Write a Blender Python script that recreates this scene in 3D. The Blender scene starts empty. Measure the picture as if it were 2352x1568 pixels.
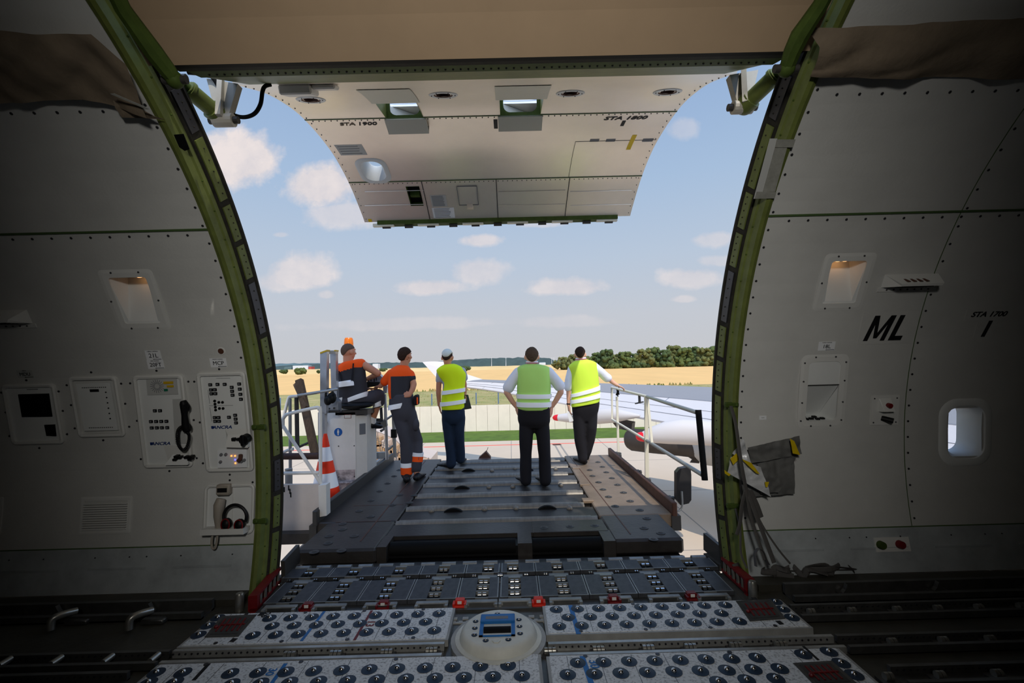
import bpy, bmesh, math, random
import numpy as np
from math import sin, cos, pi, sqrt, radians, atan2, asin
from mathutils import Vector, Matrix, noise
random.seed(7)
scene = bpy.context.scene
COL = scene.collection
V = Vector
# ---------------------------------------------------------------- camera (fitted to the photograph)
F, PIT, YAW, ROL, X0, Z0 = 1066.0, .0505, .0041, .0253, .118, 1.57
ROUT, RIN, YC, ZC = 3.24, 3.07, .45, .705      # fuselage section: skin radius, lining radius, axis
XD = 1.72                                      # half width of the door opening
GZ = -5.03                                     # apron level
def _axes():
    c, s = cos(YAW), sin(YAW); r0 = V((c, -s, 0)); f0 = V((s, c, 0)); z = V((0, 0, 1))
    c, s = cos(PIT), sin(PIT); fw = c*f0+s*z; up = -s*f0+c*z
    c, s = cos(ROL), sin(ROL); return c*r0-s*up, s*r0+c*up, fw
AX, AU, AF = _axes(); CAM = V((X0, 0, Z0))
def ray(px, py): return AF*F+AX*(px-1176)-AU*(py-784)
def W(px, py, Y=None, z=None, X=None, r=None):
    d = ray(px, py)
    if Y is not None: t = Y/d.y
    elif z is not None: t = (z-Z0)/d.z
    elif X is not None: t = (X-X0)/d.x
    else:
        a = d.y**2+d.z**2; b = 2*(-d.y*YC+d.z*(Z0-ZC)); c = YC**2+(Z0-ZC)**2-r*r
        t = (-b+sqrt(b*b-4*a*c))/(2*a)
    return CAM+d*t
def cyl(X, th, r): return V((X, YC+r*cos(th), ZC+r*sin(th)))
def th_of(p): return atan2(p.z-ZC, p.y-YC)
# ---------------------------------------------------------------- materials
def srgb(r, g, b):
    f = lambda c: ((c/255+.055)/1.055)**2.4 if c > 10 else c/255/12.92
    return (f(r), f(g), f(b), 1)
def mat(name, col, rough=.6, metal=0, nz=0, scale=8, bump=0, bscale=30, col2=None, emit=None, estr=0, stretch=None, thr=None, spec=None, alpha=1, trans=0):
    m = bpy.data.materials.new(name); m.use_nodes = True; nt = m.node_tree; b = nt.nodes['Principled BSDF']
    col = tuple(col)+((1,) if len(col) == 3 else ())
    b.inputs['Base Color'].default_value = col; b.inputs['Roughness'].default_value = rough; b.inputs['Metallic'].default_value = metal
    b.inputs['Specular IOR Level'].default_value = .3 if spec is None else spec
    if trans: b.inputs['Transmission Weight'].default_value = trans
    if alpha < 1: b.inputs['Alpha'].default_value = alpha
    tc = None
    if nz or bump:
        tc = nt.nodes.new('ShaderNodeTexCoord'); vec = tc.outputs['Object']
        if stretch:
            mp = nt.nodes.new('ShaderNodeMapping'); mp.inputs['Scale'].default_value = stretch
            nt.links.new(vec, mp.inputs[0]); vec = mp.outputs[0]
    if nz:
        n = nt.nodes.new('ShaderNodeTexNoise'); n.inputs['Scale'].default_value = scale; n.inputs['Detail'].default_value = 6; n.inputs['Roughness'].default_value = .65
        nt.links.new(vec, n.inputs['Vector'])
        cr = nt.nodes.new('ShaderNodeValToRGB'); e = cr.color_ramp.elements
        t = thr or (.3, .7); e[0].position = t[0]; e[1].position = t[1]
        c2 = col2 or tuple(c*(1-nz) for c in col[:3])+(1,)
        c2 = tuple(c2)+((1,) if len(c2) == 3 else ())
        e[0].color = c2; e[1].color = col
        nt.links.new(n.outputs['Fac'], cr.inputs[0]); nt.links.new(cr.outputs[0], b.inputs['Base Color'])
    if bump:
        n2 = nt.nodes.new('ShaderNodeTexNoise'); n2.inputs['Scale'].default_value = bscale; n2.inputs['Detail'].default_value = 4
        nt.links.new(vec, n2.inputs['Vector'])
        bp = nt.nodes.new('ShaderNodeBump'); bp.inputs['Strength'].default_value = bump; bp.inputs['Distance'].default_value = .02
        nt.links.new(n2.outputs['Fac'], bp.inputs['Height']); nt.links.new(bp.outputs[0], b.inputs['Normal'])
    if emit: b.inputs['Emission Color'].default_value = tuple(emit)+((1,) if len(emit) == 3 else ()); b.inputs['Emission Strength'].default_value = estr
    return m
M = {}
def dm(k, *a, **kw): M[k] = mat(k, *a, **kw)
# ---------------------------------------------------------------- mesh collector
class MB:
    def __init__(s, frame=None): s.v = []; s.f = []; s.m = []; s.fr = frame; s.mi = 0; s.rot = None
    def pt(s, p):
        p = V(p)
        return s.fr @ p if s.fr is not None else p
    def add(s, vs, fs, m=None):
        o = len(s.v); s.v += [s.pt(p) for p in vs]; s.f += [tuple(i+o for i in f) for f in fs]
        s.m += [s.mi if m is None else m]*len(fs); return s
    def box(s, a, b, m=None, bev=0):
        x0, y0, z0 = [min(a[i], b[i]) for i in range(3)]; x1, y1, z1 = [max(a[i], b[i]) for i in range(3)]
        if bev:
            k = bev; vs = []; 
            for (x, sx) in ((x0, 1), (x1, -1)):
                for (y, sy) in ((y0, 1), (y1, -1)):
                    for (z, sz) in ((z0, 1), (z1, -1)):
                        vs += [(x, y+sy*k, z+sz*k), (x+sx*k, y, z+sz*k), (x+sx*k, y+sy*k, z)]
            bm = bmesh.new()
            for p in vs: bm.verts.new(p)
            bmesh.ops.convex_hull(bm, input=bm.verts); bm.verts.index_update()
            r = s.add([v.co.copy() for v in bm.verts], [[v.index for v in f.verts] for f in bm.faces], m); bm.free(); return r
        vs = [(x, y, z) for x in (x0, x1) for y in (y0, y1) for z in (z0, z1)]
        return s.add(vs, [(0, 1, 3, 2), (4, 6, 7, 5), (0, 4, 5, 1), (2, 3, 7, 6), (0, 2, 6, 4), (1, 5, 7, 3)], m)
    def hexa(s, p, m=None):   # 8 points: bottom 4 loop, top 4 loop
        return s.add(p, [(3, 2, 1, 0), (4, 5, 6, 7), (0, 1, 5, 4), (1, 2, 6, 5), (2, 3, 7, 6), (3, 0, 4, 7)], m)
    def bar(s, p, q, w, h, up=(0, 0, 1), m=None):
        p, q = V(p), V(q); d = (q-p).normalized(); u = V(up); sd = d.cross(u)
        if sd.length < 1e-4: sd = d.cross(V((1, 0, 0)))
        sd.normalize(); u = sd.cross(d); a, b = sd*w/2, u*h/2
        return s.hexa([p-a-b, p+a-b, p+a+b, p-a+b, q-a-b, q+a-b, q+a+b, q-a+b], m)
    def cone(s, p, q, r0, r1, n=12, m=None, caps=True):
        p, q = V(p), V(q); d = (q-p).normalized(); a = d.orthogonal().normalized(); b = d.cross(a); vs = []
        for c, r in ((p, r0), (q, r1)):
            for i in range(n):
                t = 2*pi*i/n; vs.append(c+a*r*cos(t)+b*r*sin(t))
        fs = [(i, (i+1) % n, n+(i+1) % n, n+i) for i in range(n)]
        if caps: fs += [tuple(range(n-1, -1, -1)), tuple(range(n, 2*n))]
        return s.add(vs, fs, m)
    def cyl(s, p, q, r, n=12, m=None): return s.cone(p, q, r, r, n, m)
    def tube(s, pts, r, n=8, m=None, flat=None):
        pts = [V(p) for p in pts]; k = len(pts); rs = r if isinstance(r, (list, tuple)) else [r]*k
        t0 = (pts[1]-pts[0]).normalized(); a = t0.orthogonal().normalized() if flat is None else V(flat[0]).normalized(); vs = []
        for i, p in enumerate(pts):
            t = (pts[min(i+1, k-1)]-pts[max(i-1, 0)]).normalized()
            a2 = a-t*a.dot(t)
            if a2.length > 1e-4: a = a2.normalized()
            b = t.cross(a)
            for j in range(n):
                g = 2*pi*j/n
                if flat: vs.append(p+a*flat[1]*cos(g)+b*flat[2]*sin(g))
                else: vs.append(p+a*rs[i]*cos(g)+b*rs[i]*sin(g))
        fs = [(i*n+j, i*n+(j+1) % n, (i+1)*n+(j+1) % n, (i+1)*n+j) for i in range(k-1) for j in range(n)]
        fs += [tuple(range(n-1, -1, -1)), tuple(range((k-1)*n, k*n))]
        return s.add(vs, fs, m)
    def sph(s, c, r, n=10, sc=(1, 1, 1), m=None, R=None):
        c = V(c); vs = [None]; h = max(4, n//2+1); vs = []
        for i in range(1, h):
            a = pi*i/h
            for j in range(n):
                g = 2*pi*j/n; p = V((r*sc[0]*sin(a)*cos(g), r*sc[1]*sin(a)*sin(g), r*sc[2]*cos(a)))
                if R is not None: p = R @ p
                vs.append(c+p)
        tp, bt = V((0, 0, r*sc[2])), V((0, 0, -r*sc[2]))
        if R is not None: tp, bt = R @ tp, R @ bt
        vs += [c+tp, c+bt]; T, B = len(vs)-2, len(vs)-1
        fs = [(i*n+j, (i+1)*n+j, (i+1)*n+(j+1) % n, i*n+(j+1) % n) for i in range(h-2) for j in range(n)]
        fs += [(T, j, (j+1) % n) for j in range(n)]+[(B, (h-2)*n+(j+1) % n, (h-2)*n+j) for j in range(n)]
        return s.add(vs, fs, m)
    def lathe(s, prof, c=(0, 0, 0), n=24, m=None):
        c = V(c); vs = []; k = len(prof)
        for (r, z) in prof:
            for j in range(n): g = 2*pi*j/n; vs.append(c+V((r*cos(g), r*sin(g), z)))
        fs = [(i*n+j, i*n+(j+1) % n, (i+1)*n+(j+1) % n, (i+1)*n+j) for i in range(k-1) for j in range(n)]
        fs += [tuple(range(n-1, -1, -1)), tuple(range((k-1)*n, k*n))]
        return s.add(vs, fs, m)
    def prism(s, poly, ext, m=None):
        ext = V(ext); n = len(poly); a = [V(p) for p in poly]; b = [p+ext for p in a]
        return s.add(a+b, [tuple(range(n-1, -1, -1)), tuple(range(n, 2*n))]+[(i, (i+1) % n, n+(i+1) % n, n+i) for i in range(n)], m)
    def grid(s, fn, nu, nv, m=None):
        vs = [fn(i/nu, j/nv) for i in range(nu+1) for j in range(nv+1)]; k = nv+1
        return s.add(vs, [(i*k+j, (i+1)*k+j, (i+1)*k+j+1, i*k+j+1) for i in range(nu) for j in range(nv)], m)
    def loops(s, rings, m=None, caps=True, closed=True):
        n = len(rings[0]); vs = [p for r in rings for p in r]; k = len(rings)
        fs = [(i*n+j, i*n+(j+1) % n, (i+1)*n+(j+1) % n, (i+1)*n+j) for i in range(k-1) for j in range(n if closed else n-1)]
        if caps: fs += [tuple(range(n-1, -1, -1)), tuple(range((k-1)*n, k*n))]
        return s.add(vs, fs, m)
    def build(s, name, mats, parent=None, smooth=False, origin=None, fix=True):
        return mesh_obj(name, s.v, s.f, mats, parent, smooth, origin, s.m, fix)
WL = {}
def mesh_obj(name, vs, fs, mats, parent=None, smooth=False, origin=None, mi=None, fix=True, me=None):
    if parent is not None: org = WL[parent.name]
    elif origin is not None: org = V(origin)
    else:
        P = [V(p) for p in vs]; lo = [min(p[i] for p in P) for i in range(3)]; hi = [max(p[i] for p in P) for i in range(3)]
        org = V(((lo[0]+hi[0])/2, (lo[1]+hi[1])/2, lo[2]))
    me = bpy.data.meshes.new(name); me.from_pydata([tuple(V(p)-org) for p in vs], [], fs)
    if not isinstance(mats, (list, tuple)): mats = [mats]
    for m in mats: me.materials.append(M[m] if isinstance(m, str) else m)
    if mi and max(mi) > 0: me.polygons.foreach_set('material_index', mi)
    if fix:
        bm = bmesh.new(); bm.from_mesh(me); bmesh.ops.recalc_face_normals(bm, faces=bm.faces); bm.to_mesh(me); bm.free()
    if smooth:
        me.polygons.foreach_set('use_smooth', [True]*len(me.polygons))
        if smooth != 'full':
            bm = bmesh.new(); bm.from_mesh(me)
            for e in bm.edges:
                if len(e.link_faces) == 2 and e.calc_face_angle(0) > .7: e.smooth = False
            bm.to_mesh(me); bm.free()
    me.update(); o = bpy.data.objects.new(name, me); COL.objects.link(o)
    if parent is not None: o.parent = parent; WL[o.name] = org.copy()
    else: o.location = org; WL[o.name] = org.copy()
    return o
def tag(o, label=None, cat=None, group=None, kind=None):
    if label: o['label'] = label
    if cat: o['category'] = cat
    if group: o['group'] = group
    if kind: o['kind'] = kind
    return o
def struct(o): o['kind'] = 'structure'; return o
def thing(name, label, cat, loc, group=None):
    o = bpy.data.objects.new(name, None); COL.objects.link(o); o.location = loc; o.empty_display_size = .1
    WL[o.name] = V(loc); return tag(o, label, cat, group)
def copy_tree(o, loc, label=None):
    def cp(a, par):
        c = a.copy(); COL.objects.link(c)
        if par is not None: c.parent = par; 
        for ch in a.children: cp(ch, c)
        return c
    r = cp(o, None); r.location = loc; WL[r.name] = V(loc)
    if label: r['label'] = label
    return r
def text_geo(txt, size, shear=0, bold=0, depth=.0008):
    cu = bpy.data.curves.new('t', 'FONT'); cu.body = txt; cu.size = size; cu.shear = shear; cu.offset = bold; cu.extrude = depth
    cu.align_x = 'CENTER'; cu.align_y = 'CENTER'; cu.resolution_u = 3
    o = bpy.data.objects.new('t', cu); COL.objects.link(o)
    dg = bpy.context.evaluated_depsgraph_get(); me = bpy.data.meshes.new_from_object(o.evaluated_get(dg))
    vs = [v.co.copy() for v in me.vertices]; fs = [tuple(p.vertices) for p in me.polygons]
    bpy.data.objects.remove(o); bpy.data.curves.remove(cu); bpy.data.meshes.remove(me)
    return vs, fs
def add_text(mb, txt, u, v, size, w=0, m=None, shear=0, bold=0, sx=1, rot=0):
    vs, fs = text_geo(txt, size, shear, bold)
    c, s_ = cos(rot), sin(rot)
    mb.add([(u+(p.x*sx*c-p.y*s_), v+(p.x*sx*s_+p.y*c), w+p.z) for p in vs], fs, m); return mb
def frame_at(o, ex, ey):
    ex = V(ex).normalized(); n = ex.cross(V(ey)).normalized(); ey = n.cross(ex)
    m = Matrix.Identity(4)
    for i, c in enumerate((ex, ey, n, V(o))):
        for j in range(3): m[j][i] = c[j]
    return m
def wall_frame(px, py, r=RIN, off=0):
    p = W(px, py, r=r); th = th_of(p); X = p.x
    n = V((0, -cos(th), -sin(th))); return frame_at(cyl(X, th, r-off), (1, 0, 0), (0, -sin(th), cos(th)))
def to_plane(fr, px, py, w=0):       # pixel -> (u,v) on the plane w of a frame
    o = fr @ V((0, 0, w)); n = V((fr[0][2], fr[1][2], fr[2][2])); d = ray(px, py)
    p = CAM+d*((o-CAM).dot(n)/d.dot(n)); q = fr.inverted() @ p; return q.x, q.y
def remesh(mb, voxel, smooth_it=6, nz=0, nscale=12, seed=0):
    me = bpy.data.meshes.new('tmp'); me.from_pydata([tuple(p) for p in mb.v], [], mb.f)
    o = bpy.data.objects.new('tmp', me); COL.objects.link(o)
    md = o.modifiers.new('r', 'REMESH'); md.mode = 'VOXEL'; md.voxel_size = voxel
    if smooth_it: ms = o.modifiers.new('s', 'SMOOTH'); ms.factor = .5; ms.iterations = smooth_it
    dg = bpy.context.evaluated_depsgraph_get(); ev = bpy.data.meshes.new_from_object(o.evaluated_get(dg))
    n = len(ev.vertices); co = np.empty(n*3); ev.vertices.foreach_get('co', co); co = co.reshape(-1, 3)
    if nz:
        no = np.empty(n*3); ev.vertex_normals.foreach_get('vector', no); no = no.reshape(-1, 3)
        d = np.array([noise.noise(V((p[0]*nscale+seed, p[1]*nscale, p[2]*nscale*.6))) for p in co]); co = co+no*d[:, None]*nz
    fs = [tuple(p.vertices) for p in ev.polygons]; vs = [V(p) for p in co]
    bpy.data.objects.remove(o); bpy.data.meshes.remove(me); bpy.data.meshes.remove(ev)
    return vs, fs
def rrect(x0, x1, y0, y1, r, n=5):
    out = []
    for cx, cy, a0 in ((x1-r, y1-r, 0), (x0+r, y1-r, 90), (x0+r, y0+r, 180), (x1-r, y0+r, 270)):
        for i in range(n+1): a = radians(a0+90*i/n); out.append((cx+r*cos(a), cy+r*sin(a)))
    return out
dm('lining', srgb(196, 196, 192), .55, nz=.12, scale=2.2, bump=.05, bscale=60)
dm('kick', srgb(170, 176, 178), .5, nz=.35, scale=4, thr=(.25, .6))
dm('rivet', srgb(62, 62, 66), .4, metal=.6)
dm('seam', srgb(70, 92, 52), .6)
dm('primer', srgb(104, 114, 56), .5, nz=.35, scale=9)
dm('primer_dark', srgb(70, 88, 36), .65, nz=.4, scale=14, spec=.15)
dm('primer_edge', srgb(52, 50, 44), .7, nz=.5, scale=20, spec=.1)
dm('rubber', srgb(16, 16, 16), .7, spec=.1)
dm('black', srgb(14, 14, 15), .5, spec=.2)
dm('ceiling_tan', srgb(170, 146, 118), .75, nz=.1, scale=2.5)
dm('canvas', srgb(124, 110, 92), .85, nz=.25, scale=5, bump=.2, bscale=25)
dm('panel_white', srgb(214, 216, 214), .45, nz=.06, scale=3)
dm('rim_white', srgb(204, 204, 200), .4)
dm('decal_white', srgb(222, 224, 226), .5)
dm('decal_grey', srgb(176, 177, 174), .6)
dm('ink', srgb(16, 16, 18), .6)
dm('ink_grey', srgb(110, 112, 116), .6)
dm('ink_blue', srgb(20, 44, 100), .5)
dm('amber', srgb(196, 160, 30), .4)
dm('green_lamp', srgb(20, 110, 80), .4)
dm('door_skin', srgb(244, 234, 220), .36, metal=.65, nz=.10, scale=1.6, bump=.03, spec=.5)
dm('door_metal', srgb(206, 204, 190), .4, metal=.1)
dm('strut_white', srgb(186, 180, 168), .45, nz=.15, scale=8)
dm('yellow_tape', srgb(226, 190, 20), .5)
dm('yellow_foil', srgb(190, 164, 20), .4)
dm('foil', srgb(196, 198, 200), .32, metal=.15, bump=.6, bscale=14)
dm('tape', srgb(150, 150, 142), .5, nz=.3, scale=20)
dm('web', srgb(74, 72, 70), .8)
dm('blanket', srgb(96, 96, 94), .7, nz=.2, scale=9, bump=.2)
dm('floor', srgb(66, 64, 56), .5, nz=.5, scale=3, bump=.1)
dm('track', srgb(96, 96, 94), .35, metal=.6, nz=.4, scale=10)
dm('track_light', srgb(176, 176, 172), .35, metal=.5, nz=.35, scale=12)
dm('steel', srgb(200, 200, 200), .18, metal=1)
dm('roller', srgb(170, 168, 160), .3, metal=.8, nz=.3, scale=10)
dm('mat_panel', srgb(206, 208, 208), .55, nz=.6, scale=75, thr=(.34, .5))
dm('mat_side', srgb(160, 160, 156), .5, nz=.3, scale=10)
dm('ball_disc', srgb(22, 42, 62), .45)
dm('blue_paint', srgb(30, 108, 176), .5, nz=.2, scale=14)
dm('red_paint', srgb(116, 18, 22), .45, nz=.4, scale=16)
dm('red_bright', srgb(206, 44, 28), .4)
dm('pdu_white', srgb(206, 206, 196), .5, nz=.2, scale=6)
dm('sill_plate', srgb(70, 72, 76), .5, metal=.1, nz=.35, scale=22, col2=srgb(48, 50, 54))
dm('sill_edge', srgb(150, 152, 150), .4, metal=.4, nz=.45, scale=8)
dm('deck_dark', srgb(62, 58, 55), .42, metal=.2, nz=.4, scale=5, bump=.1)
dm('deck_plate', srgb(140, 120, 100), .5, metal=.1, nz=.35, scale=4, bump=.1)
dm('deck_roller', srgb(132, 124, 112), .4, metal=.2, nz=.35, scale=6, stretch=(6, 1, 1))
dm('rust', srgb(96, 62, 48), .6, nz=.5, scale=10)
dm('loader_white', srgb(226, 222, 214), .5, nz=.1, scale=5)
dm('loader_dirty', srgb(196, 182, 178), .6, nz=.75, scale=9, thr=(.35, .6))
dm('alu', srgb(190, 192, 196), .28, metal=.7, nz=.2, scale=7)
dm('rail_cream', srgb(226, 218, 196), .5)
dm('rail_grey', srgb(150, 152, 152), .4, metal=.4)
dm('dark_steel', srgb(66, 64, 62), .5, metal=.3)
dm('pipe_brown', srgb(70, 48, 40), .6)
dm('wood', srgb(112, 88, 66), .8, nz=.5, scale=6, stretch=(8, 8, 1))
dm('cone_orange', srgb(255, 60, 20), .5)
dm('retro', (1, 1, 1), .5)
dm('sign_blue', srgb(24, 88, 160), .5)
dm('beacon', srgb(255, 130, 10), .25, trans=.3)
dm('skin', srgb(222, 168, 140), .55)
dm('skin_tan', srgb(196, 134, 104), .55)
dm('skin_pale', srgb(226, 186, 164), .55)
dm('hair_brown', srgb(92, 76, 62), .9, spec=.05, nz=.3, scale=60, bump=.4, bscale=90)
dm('hair_dark', srgb(62, 46, 38), .9, spec=.05, nz=.3, scale=60, bump=.4, bscale=90)
dm('hair_short', srgb(96, 74, 60), .85, nz=.3, scale=60)
dm('eye', srgb(235, 235, 232), .2)
dm('vest_green', srgb(188, 234, 120), .75)
dm('vest_yellow', srgb(222, 245, 10), .7)
dm('vest_light', srgb(215, 245, 70), .7)
dm('shirt_white', srgb(236, 236, 242), .8)
dm('shirt_grey', srgb(176, 176, 184), .85)
dm('orange_cloth', srgb(255, 88, 16), .8)
dm('charcoal', srgb(52, 51, 56), .85, nz=.1, scale=10)
dm('charcoal_blue', srgb(68, 67, 74), .85, nz=.1, scale=10)
dm('black_cloth', srgb(26, 24, 28), .85)
dm('jeans', srgb(30, 46, 68), .85, nz=.3, scale=10)
dm('shoe', srgb(20, 19, 20), .45)
dm('sock', srgb(232, 232, 236), .85)
dm('cap', srgb(206, 206, 192), .85)
dm('paper', srgb(240, 240, 240), .7)
dm('folder', srgb(46, 52, 50), .5)
dm('lanyard', srgb(170, 30, 40), .7)
dm('carton', srgb(206, 164, 120), .8, nz=.3, scale=3)
dm('wrap', srgb(212, 188, 168), .3, nz=.1, scale=2)
dm('net', srgb(120, 112, 104), .8)
dm('apron', srgb(206, 184, 158), .8, nz=.08, scale=.3)
dm('red_line', srgb(232, 96, 76), .7)
dm('joint', srgb(150, 140, 128), .9)
dm('grass', srgb(92, 116, 36), .9, nz=.45, scale=1.2, bump=1, bscale=6)
dm('dirt', srgb(176, 150, 108), .9, nz=.2, scale=2)
dm('concrete', srgb(232, 216, 194), .8, nz=.1, scale=.8)
dm('meadow', srgb(182, 158, 108), .95, nz=.4, scale=.35, col2=srgb(126, 132, 66), bump=1, bscale=3)
dm('wheat', srgb(232, 184, 116), .95, nz=.12, scale=.12, stretch=(1, .25, 1), bump=.5, bscale=2)
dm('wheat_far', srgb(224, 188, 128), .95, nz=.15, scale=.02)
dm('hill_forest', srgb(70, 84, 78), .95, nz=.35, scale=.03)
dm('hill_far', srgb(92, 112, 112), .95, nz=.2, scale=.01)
dm('leaf', srgb(96, 108, 56), .9, nz=.55, scale=.55, bump=1, bscale=2)
dm('leaf_dark', srgb(80, 96, 54), .9, nz=.55, scale=.6, bump=1, bscale=2)
dm('leaf_olive', srgb(110, 112, 62), .9, nz=.5, scale=.5, bump=1, bscale=2)
dm('bark', srgb(84, 66, 50), .9)
dm('wing_white', srgb(206, 197, 190), .6, spec=.3)
dm('wing_grey', srgb(146, 142, 140), .6, spec=.3, nz=.06, scale=.4)
dm('wing_under', srgb(176, 172, 166), .5)
dm('exhaust', srgb(74, 66, 60), .45, metal=.3, nz=.3, scale=2)
dm('panel_beige', srgb(208, 196, 186), .6, nz=.12, scale=5)
dm('post_blue', srgb(96, 116, 140), .6)
dm('tip_red', srgb(224, 30, 40), .4)
dm('panel_line', srgb(120, 122, 130), .6)
dm('skin_out', srgb(225, 225, 225), .4)
dm('milk_diffuser', srgb(245, 245, 240), .3)
_nt = M['milk_diffuser'].node_tree; _tr = _nt.nodes.new('ShaderNodeBsdfTranslucent'); _tr.inputs[0].default_value = (.95, .95, .93, 1)
_mx = _nt.nodes.new('ShaderNodeMixShader'); _mx.inputs[0].default_value = .85
_nt.links.new(_nt.nodes['Principled BSDF'].outputs[0], _mx.inputs[1]); _nt.links.new(_tr.outputs[0], _mx.inputs[2]); _nt.links.new(_mx.outputs[0], _nt.nodes['Material Output'].inputs[0])
dm('glass', srgb(240, 245, 248), .05, alpha=.10)
dm('mirror_back', srgb(44, 42, 42), .4)
dm('roof_red', srgb(170, 70, 60), .8)
dm('bldg', srgb(206, 206, 206), .8)
dm('handset', srgb(150, 142, 130), .5)
dm('lamp_warm', srgb(255, 180, 110), .4, emit=(1, .5, .2), estr=3.5)
dm('led_orange', srgb(255, 120, 40), .4, emit=(1, .3, .06), estr=2.5)
dm('led_blue', srgb(60, 60, 255), .4, emit=(.12, .12, 1), estr=2.5)
dm('screen', srgb(8, 8, 9), .2)
dm('dark_mottled', srgb(70, 68, 64), .8, nz=.5, scale=10)
# ================================================================ fuselage shell (the setting)
XE = 9.0
TH_F = asin((0-ZC)/RIN); TH_C = asin((3.07-ZC)/RIN)
def frange(a, b, n): return [a+(b-a)*i/n for i in range(n+1)]
def shell(mb, r, X_0, X_1, t0, t1, holes=(), nx=6, nt=24, m=0):
    xs = set(frange(X_0, X_1, nx)); ts = set(frange(t0, t1, nt))
    for h in holes:
        if h[1] > X_0 and h[0] < X_1: xs |= {max(h[0], X_0), min(h[1], X_1)}; ts |= {h[2], h[3]}
    xs = sorted(xs); ts = sorted(t for t in ts if t0 <= t <= t1); vi = {}; vs = []; fs = []
    def idx(x, t):
        k = (x, t)
        if k not in vi: vi[k] = len(vs); vs.append(cyl(x, t, r))
        return vi[k]
    for a, b in zip(xs, xs[1:]):
        for c, d in zip(ts, ts[1:]):
            mx, mt = (a+b)/2, (c+d)/2
            if any(h[0] < mx < h[1] and h[2] < mt < h[3] for h in holes): continue
            fs.append((idx(a, c), idx(b, c), idx(b, d), idx(a, d)))
    mb.add(vs, fs, m)
def hole(px0, py0, px1, py1):
    a, b = W(px0, py0, r=RIN), W(px1, py1, r=RIN); return (min(a.x, b.x), max(a.x, b.x), min(th_of(a), th_of(b)), max(th_of(a), th_of(b)))
def xt(px, py): p = W(px, py, r=RIN); return p.x, th_of(p)
# recess rectangles given by four traced corners
def rect4(tl, tr, br, bl):
    c = [xt(*p) for p in (tl, tr, br, bl)]
    return ((c[0][0]+c[3][0])/2, (c[1][0]+c[2][0])/2, (c[2][1]+c[3][1])/2, (c[0][1]+c[1][1])/2)
LL = rect4((250, 636), (338, 634), (372, 742), (284, 745))
LR = rect4((1908, 598), (1992, 597), (1966, 698), (1886, 697))
WR = rect4((2178, 938), (2256, 936), (2256, 1046), (2180, 1048))
UR = rect4((1858, 829), (1932, 828), (1922, 968), (1846, 968))
def rivet(mb, X, th, r=RIN, s=.010, m=1):
    c = cyl(X, th, r); n = V((0, -cos(th), -sin(th))); mb.cone(c-n*.002, c+n*.004, s, s*.7, 8, m)
dth = .117/RIN*1.25
# left and right side walls
for side, nm, h in ((-1, 'wall_left', [LL]), (1, 'wall_right', [LR, WR, UR])):
    mb = MB(); a, b = (-XE, -1.78) if side < 0 else (1.78, XE)
    th_k = asin((.30-ZC)/RIN)
    shell(mb, RIN, a, b, th_k, TH_C, h, nx=8, nt=22, m=0)
    shell(mb, RIN-.012, a, b, TH_F, th_k, (), nx=8, nt=6, m=2)
    th_s = asin(((2.49 if side > 0 else 2.49)-ZC)/RIN)
    for t in (th_k, th_s):     # seam strips
        c = cyl(0, t, RIN-.004); n = V((0, -cos(t), -sin(t))); u = V((0, -sin(t), cos(t)))
        mb.hexa([V((a, c.y, c.z))-u*.006-n*.004, V((b, c.y, c.z))-u*.006-n*.004, V((b, c.y, c.z))-u*.006+n*.004, V((a, c.y, c.z))-u*.006+n*.004,
                 V((a, c.y, c.z))+u*.006-n*.004, V((b, c.y, c.z))+u*.006-n*.004, V((b, c.y, c.z))+u*.006+n*.004, V((a, c.y, c.z))+u*.006+n*.004], 3)
    t = th_k+.03
    while t < TH_C-.02: rivet(mb, side*1.83, t); t += .118/RIN
    x = 1.95
    while x < 5.6:
        rivet(mb, side*x, th_s-.012); rivet(mb, side*x, TH_C-.03)
        rivet(mb, side*x, th_k-.02, RIN-.012, .006) if int(x*10) % 2 else None
        x += .125
    if side < 0:
        for q in ((587, 825), (430, 908), (378, 948), (10, 955), (38, 1083), (405, 1073), (458, 1036), (780, 898), (838, 896), (806, 1027), (482, 1185), (432, 1223), (62, 1235), (254, 1312), (665, 1262), (832, 1175), (882, 1137), (907, 1383), (1090, 1460), (1266, 1377), (1247, 1132), (1286, 1147), (1212, 885), (1250, 885), (1306, 1410), (1478, 1483), (1478, 1519), (1410, 805), (1007, 815), (170, 876)):
            X, t = xt(q[0]/2.8, 560+q[1]/2.8); rivet(mb, X, t)
    if side > 0:   # vertical panel splice with its rivet row
        X = xt(2090, 900)[0]
        for k in range(60): t = th_k+(TH_C-th_k)*(k+.5)/26; 
        for k in range(26):
            t = th_k+(TH_C-th_k)*(k+.5)/26; rivet(mb, X, t)
        for k in range(40):
            t0_, t1_ = th_k+(TH_C-th_k)*k/40, th_k+(TH_C-th_k)*(k+1)/40
            mb.loops([[cyl(X-.03, t0_, RIN-.003), cyl(X-.026, t0_, RIN-.003), cyl(X-.026, t0_, RIN), cyl(X-.03, t0_, RIN)], [cyl(X-.03, t1_, RIN-.003), cyl(X-.026, t1_, RIN-.003), cyl(X-.026, t1_, RIN), cyl(X-.03, t1_, RIN)]], 3)
    for i in range(5):     # pressed ribs in the kick panel
        xa = side*(1.95+i*.62); t = th_k-.045; p = cyl(0, t, RIN-.014)
        mb.box((xa, p.y-.004, p.z-.006), (xa+side*.42, p.y+.006, p.z+.006), 2)
    struct(mb.build(nm, ['lining', 'rivet', 'kick', 'seam'], fix=False))
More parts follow.
